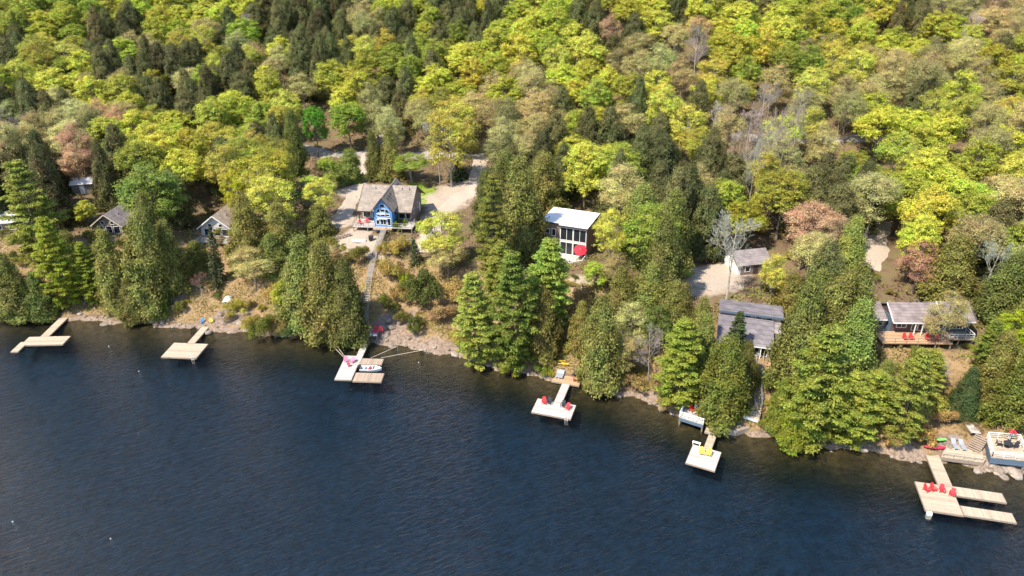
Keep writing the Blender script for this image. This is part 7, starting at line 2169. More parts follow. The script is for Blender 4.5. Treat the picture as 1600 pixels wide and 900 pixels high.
def blue_cottage():
    t = thing('cottage','tan-roofed cottage with a tall blue arched-window gable facing the lake','house',(-27.5,147.4,8.0),-0.098)
    MB().prism([(2,-1.8),(12.0,-1.8),(12.0,5.45),(6.4,8.72),(2,6.15)],-5.4,5.5,'x').build('wall', M['grey_siding'], t)
    rf = MB().slab((-5.9,-0.1,5.3),(6.0,-0.1,5.3),(6.0,6.4,9.1),(-5.9,6.4,9.1),0.2).build('roof', M['shingle_tan'], t)
    MB().slab((-5.9,6.4,9.095),(6.0,6.4,9.095),(6.0,12.9,5.3),(-5.9,12.9,5.3),0.2).build('roof', M['shingle_tan'], t)
    for x in (-5.95,6.05): rake(t, [(x,-0.12,5.2),(x,6.4,9.0),(x,12.92,5.2)], 'dark_trim', 0.06, 0.26)
    rake(t, [(-5.9,-0.14,5.17),(6.0,-0.14,5.17)], 'dark_trim', 0.06, 0.2)
    bx = 0.35
    MB().prism([(bx-1.95,-1.8),(bx+1.95,-1.8),(bx+1.95,6.55),(bx,9.05),(bx-1.95,6.55)],-2.2,2.1,'y').build('gable_wall', M['blue_siding'], t)
    MB().prism([(bx-1.95,5.0),(bx+1.95,5.0),(bx+1.95,6.5),(bx,9.02),(bx-1.95,6.5)],7.0,10.4,'y').build('dormer_wall', M['grey_siding'], t)
    for s in (-1,1):
        e = bx+s*2.45
        g = MB().slab((e,-2.75,6.2),(bx,-2.75,9.36),(bx,10.9,9.36),(e,10.9,6.2),0.16).build('gable_roof', M['shingle_tan'], t)
        rake(t, [(e,-2.79,6.1),(bx,-2.79,9.26)], 'dark_trim', 0.07, 0.22)
    for i,(y,z) in enumerate([(-0.4,8.35),(0.9,8.45),(2.2,8.55),(7.6,8.6),(8.6,8.5)]):
        MB().box(bx+0.62,bx+0.92,y-0.18,y+0.18,z-0.25,z+0.28).build('roof_vent', M['dark_trim'], t)
    for x in (-2.9,3.0,4.6): MB().tube([(x,5.3,8.2),(x,5.3,9.0)],0.07,8).build('vent_pipe', M['dark_trim'], t)
    # arched glazing of the gable
    yw = -2.2
    def arch(cx, z, r, a0, a1):
        P = [(cx,z)]+[(cx+r*math.cos(a), z+r*math.sin(a)) for a in np.linspace(a0,a1,10)]
        f = MB().prism([(cx+(p[0]-cx)*1.12, z+(p[1]-z)*1.12-(0.05 if i==0 else 0)) for i,p in enumerate(P)], yw-0.05, yw-0.002,'y').build('window', M['white_paint'], t)
        MB().prism(P, yw-0.075, yw-0.052,'y').build('pane', M['glass'], f)
    arch(bx,7.25,0.55,0,math.pi); arch(bx-0.62,6.05,0.68,math.pi/2,math.pi); arch(bx+0.62,6.05,0.68,0,math.pi/2)
    window(t,bx,yw,6.4,0.95,0.62); 
    for dx in (-1.05,0,1.05): window(t,bx+dx,yw,5.35,0.72,0.42)
    window(t,bx-1.2,yw,3.75,0.62,0.9); window(t,bx+1.25,yw,3.85,0.6,1.5); window(t,bx,yw,3.85,1.1,1.2,bars=1)
    MB().box(bx-1.25,bx+0.55,yw-0.35,yw-0.003,5.62,5.80).build('trim_board', M['white_paint'], t)
    MB().box(bx-1.15,bx+0.95,yw-0.45,yw-0.003,4.58,4.74).build('trim_board', M['white_paint'], t)
    # covered porch and deck on posts
    dk = MB().box(-6.4,6.6,-2.5,1.98,2.52,2.7).build('deck', M['deck_pale'], t)
    MB().box(-1.7,2.3,-3.6,-2.52,2.50,2.68).build('landing', M['deck_cedar'], t)
    for x in (-6.25,-3.2,-1.6,2.2,4.2,6.4): post(t,x,-2.35,-1.6,2.5)
    for x in (-5.6,-2.3,2.9,5.7): post(t,x,0.15,2.7,5.2,0.16,'dark_trim')
    railing(t, [(-6.3,1.8,2.7),(-6.3,-2.42,2.7),(-1.75,-2.42,2.7)], 0.95, 'wood_post', 1.3)
    railing(t, [(2.35,-2.42,2.7),(6.5,-2.42,2.7),(6.5,1.8,2.7)], 0.95, 'wood_post', 1.3)
    for x,w in ((-4.4,1.6),(-2.6,1.1),(3.4,1.3),(4.8,1.0)): window(t,x,2.0,3.9,w,1.5)
    for x,w in ((-4.2,2.2),(-1.2,1.2),(3.8,2.2)): window(t,x,2.0,1.1,w,1.4)
    window(t,5.5,4.5,4.0,0.9,1.1,face='x+'); window(t,5.5,8.2,4.0,0.9,1.1,face='x+')
    MB().box(5.52,5.6,9.4,10.4,1.9,4.0).build('door', M['white_paint'], t)
    return t
blue_cottage()

def white_house():
    t = thing('flat_roofed_house','two-storey house with a flat white roof and white-framed glass front','house',(11.8,138.8,8.7),-0.38)
    MB().box(-4.7,-0.75,-3.6,4.1,-3,6.35).build('wall', M['brown_siding'], t)
    MB().box(-0.75,4.8,-4.2,4.1,-3,6.36).build('wall', M['roof_pale'], t)
    MB().box(4.8,4.86,-4.15,4.05,-3,6.3).build('side_cladding', M['brown_siding'], t)
    MB().prism([(-5.1,-3.95),(-0.95,-3.95),(-0.95,-4.75),(5.15,-4.75),(5.15,4.5),(-5.1,4.5)],6.4,6.62).build('eaves', M['dark_trim'], t)
    rf = MB().prism([(-5.0,-3.85),(-0.85,-3.85),(-0.85,-4.65),(5.05,-4.65),(5.05,4.4),(-5.0,4.4)],6.622,6.70).build('roof', M['roof_white'], t)
    for x,y in ((-3.6,3.3),(-2.9,3.4),(-2.3,2.9)): MB().tube([(x,y,6.7),(x,y,7.1)],0.11,8).build('vent_pipe', M['metal'], rf)
    for x in (0.7,3.42): window(t,x,-4.2,4.75,2.45,2.5,bars=1)
    for x in (0.7,3.42): window(t,x,-4.2,1.7,2.45,2.5,bars=1)
    window(t,-2.2,-3.6,4.5,0.7,1.4); window(t,-3.6,-3.6,4.6,0.9,0.9)
    MB().box(-2.4,5.2,-8.0,-4.25,0.15,0.35).build('deck', M['deck_pale'], t)
    for x in (-2.2,1.4,5.0): post(t,x,-7.85,-4,0.15)
    railing(t, [(-2.3,-7.9,0.35),(5.1,-7.9,0.35),(5.1,-4.5,0.35)],0.95,'white_paint',1.8)
    return t
white_house()
def parasol(name,label,loc,r,h,mat,sides=8):
    t = thing(name,label,'parasol',loc)
    MB().tube([(0,0,0.0),(0,0,h+0.12)],0.035,8).build('pole', M['white_paint'], t)
    MB().tube([(0,0,0.0),(0,0,0.1)],[0.32,0.28],12).build('base', M['black_plastic'], t)
    V = [(0,0,h)]; F = []
    for k in range(sides):
        a = 2*math.pi*k/sides; V += [(r*math.cos(a),r*math.sin(a),h-0.32*r),(r*math.cos(a),r*math.sin(a),h-0.32*r-0.16)]
    for k in range(sides):
        a = 1+2*k; b = 1+2*((k+1)%sides); F += [(0,a,b),(a,a+1,b+1,b)]
    c = MB(); c.add(V,F); V2 = [(x,y,z-0.015) for x,y,z in V]; c.add(V2,F); cn = c.build('canopy', M[mat], t)
    for k in range(sides):
        a = 2*math.pi*k/sides; MB().beam((0.05*math.cos(a),0.05*math.sin(a),h-0.05),(r*0.97*math.cos(a),r*0.97*math.sin(a),h-0.32*r-0.03),0.03,0.03).build('rib', M['white_paint'], cn)
    return t
um = parasol('parasol','large open red parasol on the deck of the white flat-roofed house',(13.5,132.0,9.05),1.3,2.3,'red_cloth')
for ch in um.children:
    if ch.name.startswith('canopy'): ch.matrix_local = Matrix.Translation((0,0,2.3)) @ Matrix.Rotation(R(38),4,'X') @ Matrix.Translation((0,0,-2.3))

def garage():
    t = thing('garage','small grey-roofed garage with a white door at the end of a gravel drive','garage',(41.9,127.0,9.3),0.22)
    MB().prism([(-2.8,-1),(2.8,-1),(2.8,2.25),(0,3.75),(-2.8,2.25)],0.1,6.6,'x').build('wall', M['white_paint'], t)
    MB().box(0.6,6.6,-2.86,-2.803,-0.8,2.15).build('side_cladding', M['brown_siding'], t)
    for s in (-1,1): MB().slab((-0.35,s*3.15,2.1),(6.9,s*3.15,2.1),(6.9,0,3.95-(0.004 if s>0 else 0)),(-0.35,0,3.95-(0.004 if s>0 else 0)),0.14).build('roof', M['shingle_grey'], t)
    rake(t,[(-0.38,-3.17,2.02),(-0.38,0,3.88),(-0.38,3.17,2.02)],'dark_trim',0.06,0.2)
    d = MB().box(0.02,0.097,-1.9,1.9,0,2.1).build('garage_door', M['roof_pale'], t)
    for z in (0.5,1.0,1.5): MB().box(0.0,0.018,-1.85,1.85,z,z+0.42).build('door_panel', M['white_paint'], d)
    window(t,2.0,-2.86,1.2,0.9,1.0); MB().box(3.2,4.1,-2.92,-2.863,-0.1,1.95).build('door', M['dark_trim'], t)
garage()

def dark_cottage():
    t = thing('shed_roofed_cottage','low cottage with a dark sloping roof and three clerestory windows','house',(39.9,107.0,6.3),-0.277)
    MB().box(-4.8,4.8,-0.5,4.0,-2,4.0).build('wall', M['grey_siding'], t)
    MB().box(-4.8,3.4,-6.3,-0.5,-3,2.35).build('wall', M['brown_siding'], t)
    MB().box(-4.75,4.75,-0.62,-0.503,3.7,4.62).build('clerestory_wall', M['concrete'], t)
    MB().slab((-5.15,-1.05,4.86),(5.2,-1.05,4.86),(5.2,4.5,4.2),(-5.15,4.5,4.2),0.14).build('upper_roof', M['shingle_dark'], t)
    MB().box(-5.15,5.2,-1.14,-1.053,4.52,4.86).build('fascia', M['slate_siding'], t)
    MB().slab((-5.1,-7.1,2.35),(3.75,-7.1,2.35),(3.75,-0.66,4.05),(-5.1,-0.66,4.05),0.16).build('roof', M['shingle_dark'], t)
    MB().slab((3.78,-3.4,3.1),(4.9,-3.4,3.1),(4.9,-0.66,3.75),(3.78,-0.66,3.75),0.14).build('side_roof', M['shingle_grey'], t)
    MB().box(3.76,3.84,-7.15,-0.7,2.0,2.2).build('gutter', M['white_paint'], t); MB().box(3.42,4.75,-3.2,-0.52,-2,2.7).build('side_wall', M['grey_siding'], t)
    for x in (-0.4,1.3,3.0): window(t,x,-0.62,4.2,0.85,0.4)
    rake(t,[(-5.13,-7.14,2.24),(3.78,-7.14,2.24)],'white_paint',0.06,0.16)
    for x in (1.2,2.5): window(t,x,-6.3,1.0,0.9,1.4)
    for x in (-0.5,1.9,3.5): post(t,x,-6.9,-3,2.2,0.13,'white_paint')
    window(t,-2.5,-6.3,1.2,2.0,1.2)
    MB().box(-5,3.7,-8.2,-6.33,-0.35,-0.2).build('deck', M['deck_cedar'], t)
dark_cottage()

def long_cottage():
    t = thing('long_cottage','long slate-blue cottage with mauve-grey roof and a cedar deck of red chairs','house',(68.5,103.6,7.3),-0.02)
    MB().prism([(1.2,-3),(6.3,-3),(6.3,3.7),(3.3,5.2),(1.2,4.1)],-5.9,1.5,'x').build('wall', M['maroon_siding'], t)
    MB().prism([(1.6,-3),(6.3,-3),(6.3,3.9),(3.3,5.5),(1.6,4.5)],1.5,7.1,'x').build('wall', M['slate_siding'], t)
    MB().box(-6.0,-5.9,1.15,6.2,-0.5,3.6).build('side_cladding', M['slate_siding'], t)
    MB().box(-8.0,-6.0,2.6,6.0,-2,3.0).build('wing_wall', M['grey_siding'], t)
    MB().slab((-6.3,-0.1,3.6),(1.6,-0.1,3.6),(1.6,3.3,5.55),(-6.3,3.3,5.55),0.15).build('roof', M['shingle_mauve'], t)
    MB().slab((-6.3,3.3,5.545),(1.6,3.3,5.545),(1.6,6.9,3.6),(-6.3,6.9,3.6),0.15).build('roof', M['shingle_mauve'], t)
    MB().slab((1.65,-0.1,3.85),(6.9,-0.1,3.85),(6.9,3.3,5.8),(1.65,3.3,5.8),0.15).build('roof', M['shingle_mauve'], t)
    MB().slab((1.65,3.3,5.795),(6.9,3.3,5.795),(6.9,6.9,3.85),(1.65,6.9,3.85),0.15).build('roof', M['shingle_mauve'], t)
    V = [Vector(p) for p in ((6.91,-0.1,3.84),(7.9,1.5,3.7),(7.9,5.0,3.7),(6.91,6.9,3.84),(6.91,3.3,5.79))]
    MB().add(V,[(0,1,4),(1,2,4),(2,3,4)]).build('hip', M['shingle_mauve'], t)
    MB().slab((-8.4,1.7,3.1),(-6.33,1.7,3.1),(-6.33,5.6,4.5),(-8.4,5.6,4.5),0.14).build('wing_roof', M['shingle_mauve'], t)
    rake(t,[(-6.33,-0.13,3.52),(-6.33,3.3,5.48)],'white_paint',0.09,0.2); rake(t,[(1.62,-0.13,3.77),(1.62,3.3,5.74)],'white_paint',0.09,0.2)
    rake(t,[(-6.3,-0.15,3.5),(1.6,-0.15,3.5)],'white_paint',0.07,0.2); rake(t,[(1.65,-0.15,3.75),(6.9,-0.15,3.75)],'white_paint',0.07,0.2); rake(t,[(-8.4,1.66,3.02),(-6.4,1.66,3.02)],'white_paint',0.07,0.18)
    window(t,-4.2,1.2,2.5,1.5,1.0,bars=1)
    for x in (-2.0,-0.9,0.4): window(t,x,1.2,2.3,0.85,1.6)
    for x in (2.4,4.5,5.7): window(t,x,1.6,2.4,0.95,1.5)
    window(t,-7.0,2.6,2.0,0.9,0.9)
    MB().box(-8.6,2.6,-2.6,1.18,1.02,1.2).build('deck', M['deck_cedar'], t)
    MB().box(2.62,6.8,-1.2,1.58,1.0,1.18).build('side_deck', M['deck_tan'], t)
    for x in (-8.4,-5.6,-2.8,0,2.4): post(t,x,-2.45,-3.5,1.0)
    for x in (4.4,6.6): post(t,x,-1.05,-3.5,1.0)
    railing(t,[(-8.5,-2.5,1.2),(2.5,-2.5,1.2)],0.85,'wood_post',1.9,(),0.05); railing(t,[(2.7,-1.1,1.18),(6.7,-1.1,1.18),(6.7,1.4,1.18)],0.9,'white_paint',1.3)
    for x in (-2.6,-1.4,1.2): post(t,x,-0.05,1.2,3.45,0.12,'white_paint')
    MB().tube([(-1,4.6,4.6),(-1,4.6,5.6)],0.12,8).build('vent_pipe', M['metal'], t)
long_cottage()

def gable_house(name,label,loc,rz,hw,d,ze,zr,wall,roofm,chim=None,front='white_paint'):
    t = thing(name,label,'house',loc,rz)
    MB().prism([(-hw+0.5,-3),(hw-0.5,-3),(hw-0.5,ze+0.1),(0,zr-0.3),(-hw+0.5,ze+0.1)],0.8,d-0.4,'y').build('wall', M[wall], t)
    for s in (-1,1):
        MB().slab((s*hw,0,ze),(0,0,zr-(0.004 if s>0 else 0)),(0,d,zr-(0.004 if s>0 else 0)),(s*hw,d,ze),0.16).build('roof', M[roofm], t)
        rake(t,[(s*hw,-0.04,ze-0.08),(0,-0.04,zr-0.08)],front,0.07,0.22)
    MB().prism([(-hw*0.62,ze+0.15),(hw*0.62,ze+0.15),(0,zr-0.75)],0.66,0.797,'y').build('gable_panel', M['brown_siding' if chim else 'roof_pale'], t)
    for x in (-hw*0.5,0,hw*0.5): window(t,x,0.8,ze-1.0,hw*0.36,1.5)
    for x in (-hw*0.3,hw*0.3): window(t,x,0.66,ze+0.62,0.7,0.6)
    MB().box(-hw,hw,-2.6,0.78,-0.2,0.0).build('deck', M['deck_grey'], t)
    for x in (-hw+0.15,0,hw-0.15): post(t,x,-2.45,-4,-0.2)
    for x in (-hw+0.2,hw-0.2): post(t,x,0.1,0,ze-0.15,0.14)
    railing(t,[(-hw+0.1,-2.5,0),(hw-0.1,-2.5,0)],0.95,'wood_post',1.4)
    for i in range(2): MB().tube([(hw*0.4,d*(0.3+0.2*i),ze+(zr-ze)*0.6-0.1),(hw*0.4,d*(0.3+0.2*i),ze+(zr-ze)*0.6+0.45)],0.1,8).build('vent_pipe', M['dark_trim'], t)
    if chim:
        c = MB().box(chim[0]-0.45,chim[0]+0.45,chim[1]-0.45,chim[1]+0.45,ze,zr+0.9).build('chimney', M['stone'], t)
        MB().box(chim[0]-0.55,chim[0]+0.55,chim[1]-0.55,chim[1]+0.55,zr+0.902,zr+1.02).build('chimney_cap', M['concrete'], c)
    return t
gable_house('gable_cottage','grey-roofed gabled cottage with a stone chimney among the cedars at left',(-87.2,146.0,8.4),-0.08,3.6,10.5,2.0,4.7,'brown_siding','shingle_grey',(0.9,7.3),'wood_pale')
gable_house('gable_house','brown-roofed gabled house with a white front beside the narrow spruce',(-63.3,144.2,8.6),-0.09,3.9,11.5,1.9,4.9,'roof_pale','shingle_pale')
def edge_house():
    t = thing('pale_roofed_house','pale low-roofed house cut by the left edge behind the broad pine','house',(-109.5,146.5,8.9),0.1)
    MB().prism([(0.4,-3),(7.6,-3),(7.6,2.2),(4,3.0),(0.4,2.2)],-7,4.6,'x').build('wall', M['brown_siding'], t)
    MB().slab((-7.5,-0.2,2.15),(5.1,-0.2,2.15),(5.1,4,3.3),(-7.5,4,3.3),0.15).build('roof', M['roof_pale'], t); MB().slab((-7.5,4,3.295),(5.1,4,3.295),(5.1,8.2,2.15),(-7.5,8.2,2.15),0.15).build('roof', M['roof_pale'], t)
    for x in (-4.5,-1.5,1.5): window(t,x,0.4,1.1,1.4,1.2)
    MB().box(-7,4.6,-2.4,0.38,-0.3,-0.1).build('deck', M['deck_cedar'], t)
    for x in (-5,-1,3,4.4): post(t,x,-2.2,-4,-0.3)
    s = thing('back_shed','small white-roofed shed half hidden behind trees at upper left','shed',(-102.4,167.0,gz(-102.4,167.0)),0.25)
    MB().prism([(-1.8,-0.5),(1.8,-0.5),(1.8,2.3),(0,3.1),(-1.8,2.3)],-2.2,2.2,'x').build('wall', M['grey_siding'], s)
    for q in (-1,1): MB().slab((-2.5,q*2.1,2.2),(2.5,q*2.1,2.2),(2.5,0,3.3-(0.004 if q>0 else 0)),(-2.5,0,3.3-(0.004 if q>0 else 0)),0.1).build('roof', M['roof_white'], s)
    MB().box(-0.5,0.5,-1.86,-1.803,-0.2,1.9).build('door', M['white_paint'], s)
edge_house()

# ---------------------------------------------------------------- docks
def dock(key, label, mats, z=0.45, under='wood_post'):
    secs = DOCK[key]; yaw = secs['plat'][4]; ox, oy = secs['plat'][:2]
    t = thing('dock', label, 'dock', (ox,oy,0), yaw); ca, sa = math.cos(-yaw), math.sin(-yaw)
    for i,(nm,(x,y,w,d,_)) in enumerate(secs.items()):
        mt = mats.get(nm, mats['*']); zz = z+0.004*i+(0.05 if nm == 'walk' else 0)
        name = {'walk':'walkway','plat':'platform','deck':'shore_deck','land':'landing'}.get(nm,'finger')
        along = d > w
        me = MB().box(-w/2,w/2,-d/2,d/2,-0.05,0).mesh(name)
        lx, ly = (x-ox)*ca-(y-oy)*sa, (x-ox)*sa+(y-oy)*ca
        if not along and nm.startswith('finger'):        # boards run across the finger
            me = MB().box(-d/2,d/2,-w/2,w/2,-0.05,0).mesh(name)
        o = obj(name, me, M[mt], t, (lx,ly,zz), R(90) if (not along and nm.startswith('finger')) else 0)
        W2, D2 = (d,w) if (not along and nm.startswith('finger')) else (w,d)
        e = 0.06
        for a in ((-W2/2-e,-W2/2-0.004,-D2/2,D2/2),(W2/2+0.004,W2/2+e,-D2/2,D2/2),(-W2/2-e,W2/2+e,-D2/2-e,-D2/2-0.004),(-W2/2-e,W2/2+e,D2/2+0.004,D2/2+e)):
            MB().box(*a,-0.26,-0.012).build('edge_board', M[under], o)
        nfl = max(1,int(max(W2,D2)/2.2))
        for k in range(nfl):
            f = (k+0.5)/nfl-0.5
            if D2 >= W2: MB().box(-W2/2+0.15,W2/2-0.15,f*D2-0.45,f*D2+0.45,-0.75,-0.06).build('float', M['black_plastic'], o)
            else: MB().box(f*W2-0.45,f*W2+0.45,-D2/2+0.15,D2/2-0.15,-0.75,-0.06).build('float', M['black_plastic'], o)
    return t
def ladder(parent, x, y, z):
    l = MB()
    for s in (-0.22,0.22): l.tube([(x+s,y+0.35,z),(x+s,y+0.1,z+0.8),(x+s,y-0.12,z+0.75),(x+s,y-0.14,z-1.2)],0.025,6)
    for k in range(4): l.beam((x-0.22,y-0.14,z-0.2-0.28*k),(x+0.22,y-0.14,z-0.2-0.28*k),0.05,0.03)
    l.build('ladder', M['white_paint'], parent)
d1 = dock('D1','leftmost dock, bare, with a short finger pointing to the lower left',{'*':'deck_tan'})
d2 = dock('D2','bare square swim dock on a narrow walkway, second from left',{'*':'deck_tan'}); ladder(d2,2.6,-2.4,0.45)
d3 = dock('D3','white dock with two brown fingers, a moored boat and pink chairs',{'*':'deck_pale','finger_a':'deck_brown','finger_b':'deck_brown'})
d4 = dock('D4','white T-shaped dock with two red and two black chairs',{'*':'deck_pale','deck':'deck_cedar'}); ladder(d4,2.5,-1.9,0.45)
d5 = dock('D5','small square dock carrying two yellow chairs',{'*':'deck_pale','walk':'deck_tan','land':'deck_tan'})
d6 = dock('D6','rightmost dock with two long fingers and four red chairs',{'*':'deck_tan'},0.5)
MB().box(-2.1,-1.5,-3.25,-2.82,-0.6,0.42).build('step_box', M['white_paint'], d6)

# ---------------------------------------------------------------- chairs, loungers, tables
def adirondack(label, mat, loc, rz, group=None):
    t = thing('adirondack_chair', label, 'chair', loc, rz, group); m = M[mat]
    MB().hexa([(-.28,-.42,.34),(.28,-.42,.34),(.26,.18,.20),(-.26,.18,.20),(-.28,-.42,.38),(.28,-.42,.38),(.26,.18,.24),(-.26,.18,.24)]).build('seat', m, t)
    b = MB()
    for k in range(5):
        x = -.24+.12*k; h = 0.98+0.06*(2-abs(k-2)); b.hexa([(x-.055,.14,.22),(x+.055,.14,.22),(x+.055,.17,.22),(x-.055,.17,.22),(x-.065,.46,h),(x+.065,.46,h),(x+.065,.49,h),(x-.065,.49,h)])
    b.build('backrest', m, t)
    for s in (-1,1):
        MB().box(s*.36-.07,s*.36+.07,-.48,.36,.54,.575).build('armrest', m, t)
        MB().box(s*.34-.03,s*.34+.03,-.42,-.34,0,.538).build('leg', m, t)
        MB().hexa([(s*.3-.03,.34,0),(s*.3+.03,.34,0),(s*.3+.03,.42,0),(s*.3-.03,.42,0),(s*.3-.03,.24,.538),(s*.3+.03,.24,.538),(s*.3+.03,.32,.538),(s*.3-.03,.32,.538)]).build('leg', m, t)
    t.scale = (0.92,0.92,0.92)
    return t
G6 = 'red chairs on the rightmost dock'
c0 = adirondack('leftmost of four red chairs on the rightmost dock','red_plastic',PT['d6c0'],0.45,G6)
for i,(lb,rz) in enumerate([('second from left of four red chairs on the rightmost dock',0.25),('third from left of four red chairs on the rightmost dock',-0.3),('rightmost of four red chairs on the rightmost dock',-0.7)],1):
    copy_tree(c0,PT['d6c%d'%i],rz,lb,G6)
G5 = 'red chairs on the long cottage deck'
for i,lb in enumerate(['leftmost red chair on the long cottage deck','second red chair from left on the long cottage deck','third red chair from left on the long cottage deck','rightmost red chair on the long cottage deck, behind the thin tree']):
    copy_tree(c0,(63.9+[0,1.0,3.6,5.0][i],102.0+[.3,.3,.0,-.1][i],8.5),[0.1,-0.1,0.2,-0.3][i],lb,G5)
G4 = 'chairs on the T-shaped dock'
copy_tree(c0,PT['d4c0'],-0.1,'left red chair on the white T-shaped dock',G4); copy_tree(c0,PT['d4c3'],-0.5,'right red chair on the white T-shaped dock',G4)
k0 = adirondack('left black chair on the white T-shaped dock','black_plastic',PT['d4c1'],-0.3,G4); copy_tree(k0,PT['d4c2'],-0.4,'right black chair on the white T-shaped dock',G4)
copy_tree(c0,PT['d4r0'],-1.6,'red chair on the brown shore deck behind the T-shaped dock','chairs on the brown shore deck'); copy_tree(k0,PT['d4r1'],-2.4,'black chair on the brown shore deck behind the T-shaped dock','chairs on the brown shore deck')
y0 = adirondack('left yellow chair on the small square dock','yellow_plastic',PT['d5c0'],-0.25,'yellow chairs'); copy_tree(y0,PT['d5c1'],-0.6,'right yellow chair on the small square dock','yellow chairs')
p0 = adirondack('left pink chair on the white dock','pink_plastic',PT['pink0'],0.3,'pink chairs'); copy_tree(p0,PT['pink1'],-0.5,'right pink chair on the white dock','pink chairs')
tn = adirondack('left tan chair on the small deck with a front railing','tan_plastic',(PT['railB3'][0]+1.2,PT['railB3'][1]-1.0,2.0),-0.1,'tan chairs'); copy_tree(tn,(PT['railB3'][0]+2.4,PT['railB3'][1]-1.4,2.0),-0.5,'right tan chair on the small deck with a front railing','tan chairs')
copy_tree(c0,(PT['railA3'][0]+1.0,PT['railA3'][1]-1.0,1.5),0.5,'left red chair on the white-railed deck by the yellow chair dock','red chairs on railed deck'); copy_tree(c0,(PT['railA3'][0]+2.1,PT['railA3'][1]-1.5,1.5),-0.4,'right red chair on the white-railed deck by the yellow chair dock','red chairs on railed deck')
copy_tree(c0,(-32.6,146.6,10.7),0.6,'left red chair on the blue cottage deck','red chairs on the blue cottage deck'); copy_tree(c0,(-31.4,147.4,10.7),-0.2,'right red chair on the blue cottage deck','red chairs on the blue cottage deck')
copy_tree(c0,(-25.2,PT['landing3'][1]+0.2,1.62),-0.2,'left red chair on the small landing above the white dock','red chairs on the landing'); copy_tree(c0,(-24.2,PT['landing3'][1]+0.2,1.62),0.2,'right red chair on the small landing above the white dock','red chairs on the landing')
bl = adirondack('blue chair on the rocks at the head of the square dock','blue_plastic',(PT['blue2'][0],PT['blue2'][1],PT['blue2'][2]),-0.3)
yl = adirondack('small yellow chair beside the blue chair on the rocks','yellow_plastic',(PT['yel2'][0]+0.3,PT['yel2'][1],PT['yel2'][2]),0.4); yl.scale = (.8,.8,.8)
def lounger(label, mat, loc, rz, group):
    t = thing('lounger', label, 'lounger', loc, rz, group); m = M[mat]
    MB().box(-.32,.32,-.95,.35,.28,.34).build('seat', m, t)
    MB().hexa([(-.32,.33,.28),(.32,.33,.28),(.32,.37,.34),(-.32,.37,.34),(-.32,.98,.72),(.32,.98,.72),(.32,.95,.78),(-.32,.95,.78)]).build('backrest', m, t)
    for x in (-.28,.28):
        for y in (-.8,.3): MB().box(x-.03,x+.03,y-.03,y+.03,0,.278).build('leg', M['white_paint'], t)
    return t
l0 = lounger('left lounger on the brown shore deck','grey_plastic',PT['lounge0'],-0.3,'loungers on the shore deck'); copy_tree(l0,PT['lounge1'],-0.3,'right lounger on the brown shore deck','loungers on the shore deck')
for i,k in enumerate(('lounger6a','lounger6b')): copy_tree(l0,(PT[k][0],PT[k][1],1.12),-0.15,('left','right')[i]+' grey lounger on the boardwalk by the red kayak','loungers on the boardwalk')
def side_table(label, loc, r, h, mat, top=None):
    t = thing('table', label, 'table', loc); MB().tube([(0,0,h-0.05),(0,0,h)],r,14).build('table_top', M[mat], t); MB().tube([(0,0,0.03),(0,0,h-0.05)],0.05,8).build('pedestal', M[mat], t); MB().tube([(0,0,0),(0,0,0.03)],r*0.6,12).build('base', M[mat], t); return t
side_table('small dark red table between the pink chairs',PT['pinktable'],0.32,0.5,'kayak_red')

# ---------------------------------------------------------------- boats
def loft(sections, name, mat, parent, closed=False, smooth=True):
    n = len(sections[0]); V = [p for s in sections for p in s]; F = []
    for i in range(len(sections)-1):
        for k in range(n-1+(1 if closed else 0)): F.append((i*n+k,i*n+(k+1)%n,(i+1)*n+(k+1)%n,(i+1)*n+k))
    if closed: F += [tuple(range(n)), tuple((len(sections)-1)*n+k for k in range(n-1,-1,-1))]
    me = bpy.data.meshes.new(name); me.from_pydata(V,[],F); me.update()
    if smooth: me.polygons.foreach_set('use_smooth',[True]*len(me.polygons))
    return obj(name, me, mat, parent)
def motorboat(loc, rz):
    t = thing('motorboat','white motorboat with black outboard moored between the brown dock fingers','boat',loc,rz)
    secs = []; deck = []
    for f in np.linspace(0,1,13):
        x = -2.1+4.2*f; w = 0.82*(1-max(0,(f-0.45)/0.55)**2.2)+0.01; k = -0.25+0.28*max(0,(f-0.6)/0.4)**2; g = 0.5+0.12*f
        secs.append([(x,-w,g),(x,-w*0.93,0.15),(x,-w*0.55,k+0.05),(x,0,k),(x,w*0.55,k+0.05),(x,w*0.93,0.15),(x,w,g)])
    h = loft(secs,'hull',M['boat_hull'],t)
    MB().add(secs[0],[tuple(range(7))]).build('transom',M['boat_hull'],t)
    gun = MB()
    for s in (0,6): gun.tube([q[s] for q in secs],0.05,6)
    gun.build('gunwale',M['boat_hull'],t)
    fl = MB(); P = [(q[1][0],q[1][1]*0.96,0.1) for q in secs[:10]]+[(q[5][0],q[5][1]*0.96,0.1) for q in secs[:10]][::-1]; fl.prism([(p[0],p[1]) for p in P],0.08,0.1).build('floor',M['grey_plastic'],t)
    fd = MB(); Q = [(q[0][0],q[0][1]*0.97) for q in secs[8:]]+[(q[6][0],q[6][1]*0.97) for q in secs[8:]][::-1]; fd.prism(Q,0.50,0.53).build('foredeck',M['boat_hull'],t)
    for x in (-1.3,-0.3,0.5): MB().box(x-.16,x+.16,-.74,.74,.36,.42).build('seat',M['red_plastic' if x==-0.3 else 'roof_pale'],t)
    mo = MB().rbox((-2.32,0,0.72),(0.36,0.30,0.42),(0,0.15,0)).build('outboard_motor',M['black_plastic'],t); MB().box(-2.4,-2.28,-.06,.06,-.5,.52).build('motor_leg',M['black_plastic'],mo)
    MB().hexa([(.62,-.6,.53),(.68,-.6,.53),(.68,.6,.53),(.62,.6,.53),(.50,-.52,.85),(.53,-.52,.85),(.53,.52,.85),(.50,.52,.85)]).build('windscreen',M['glass'],t)
motorboat(PT['boat'],-0.06)
bpy.data.objects['motorboat'].scale = (.88,.88,.88)
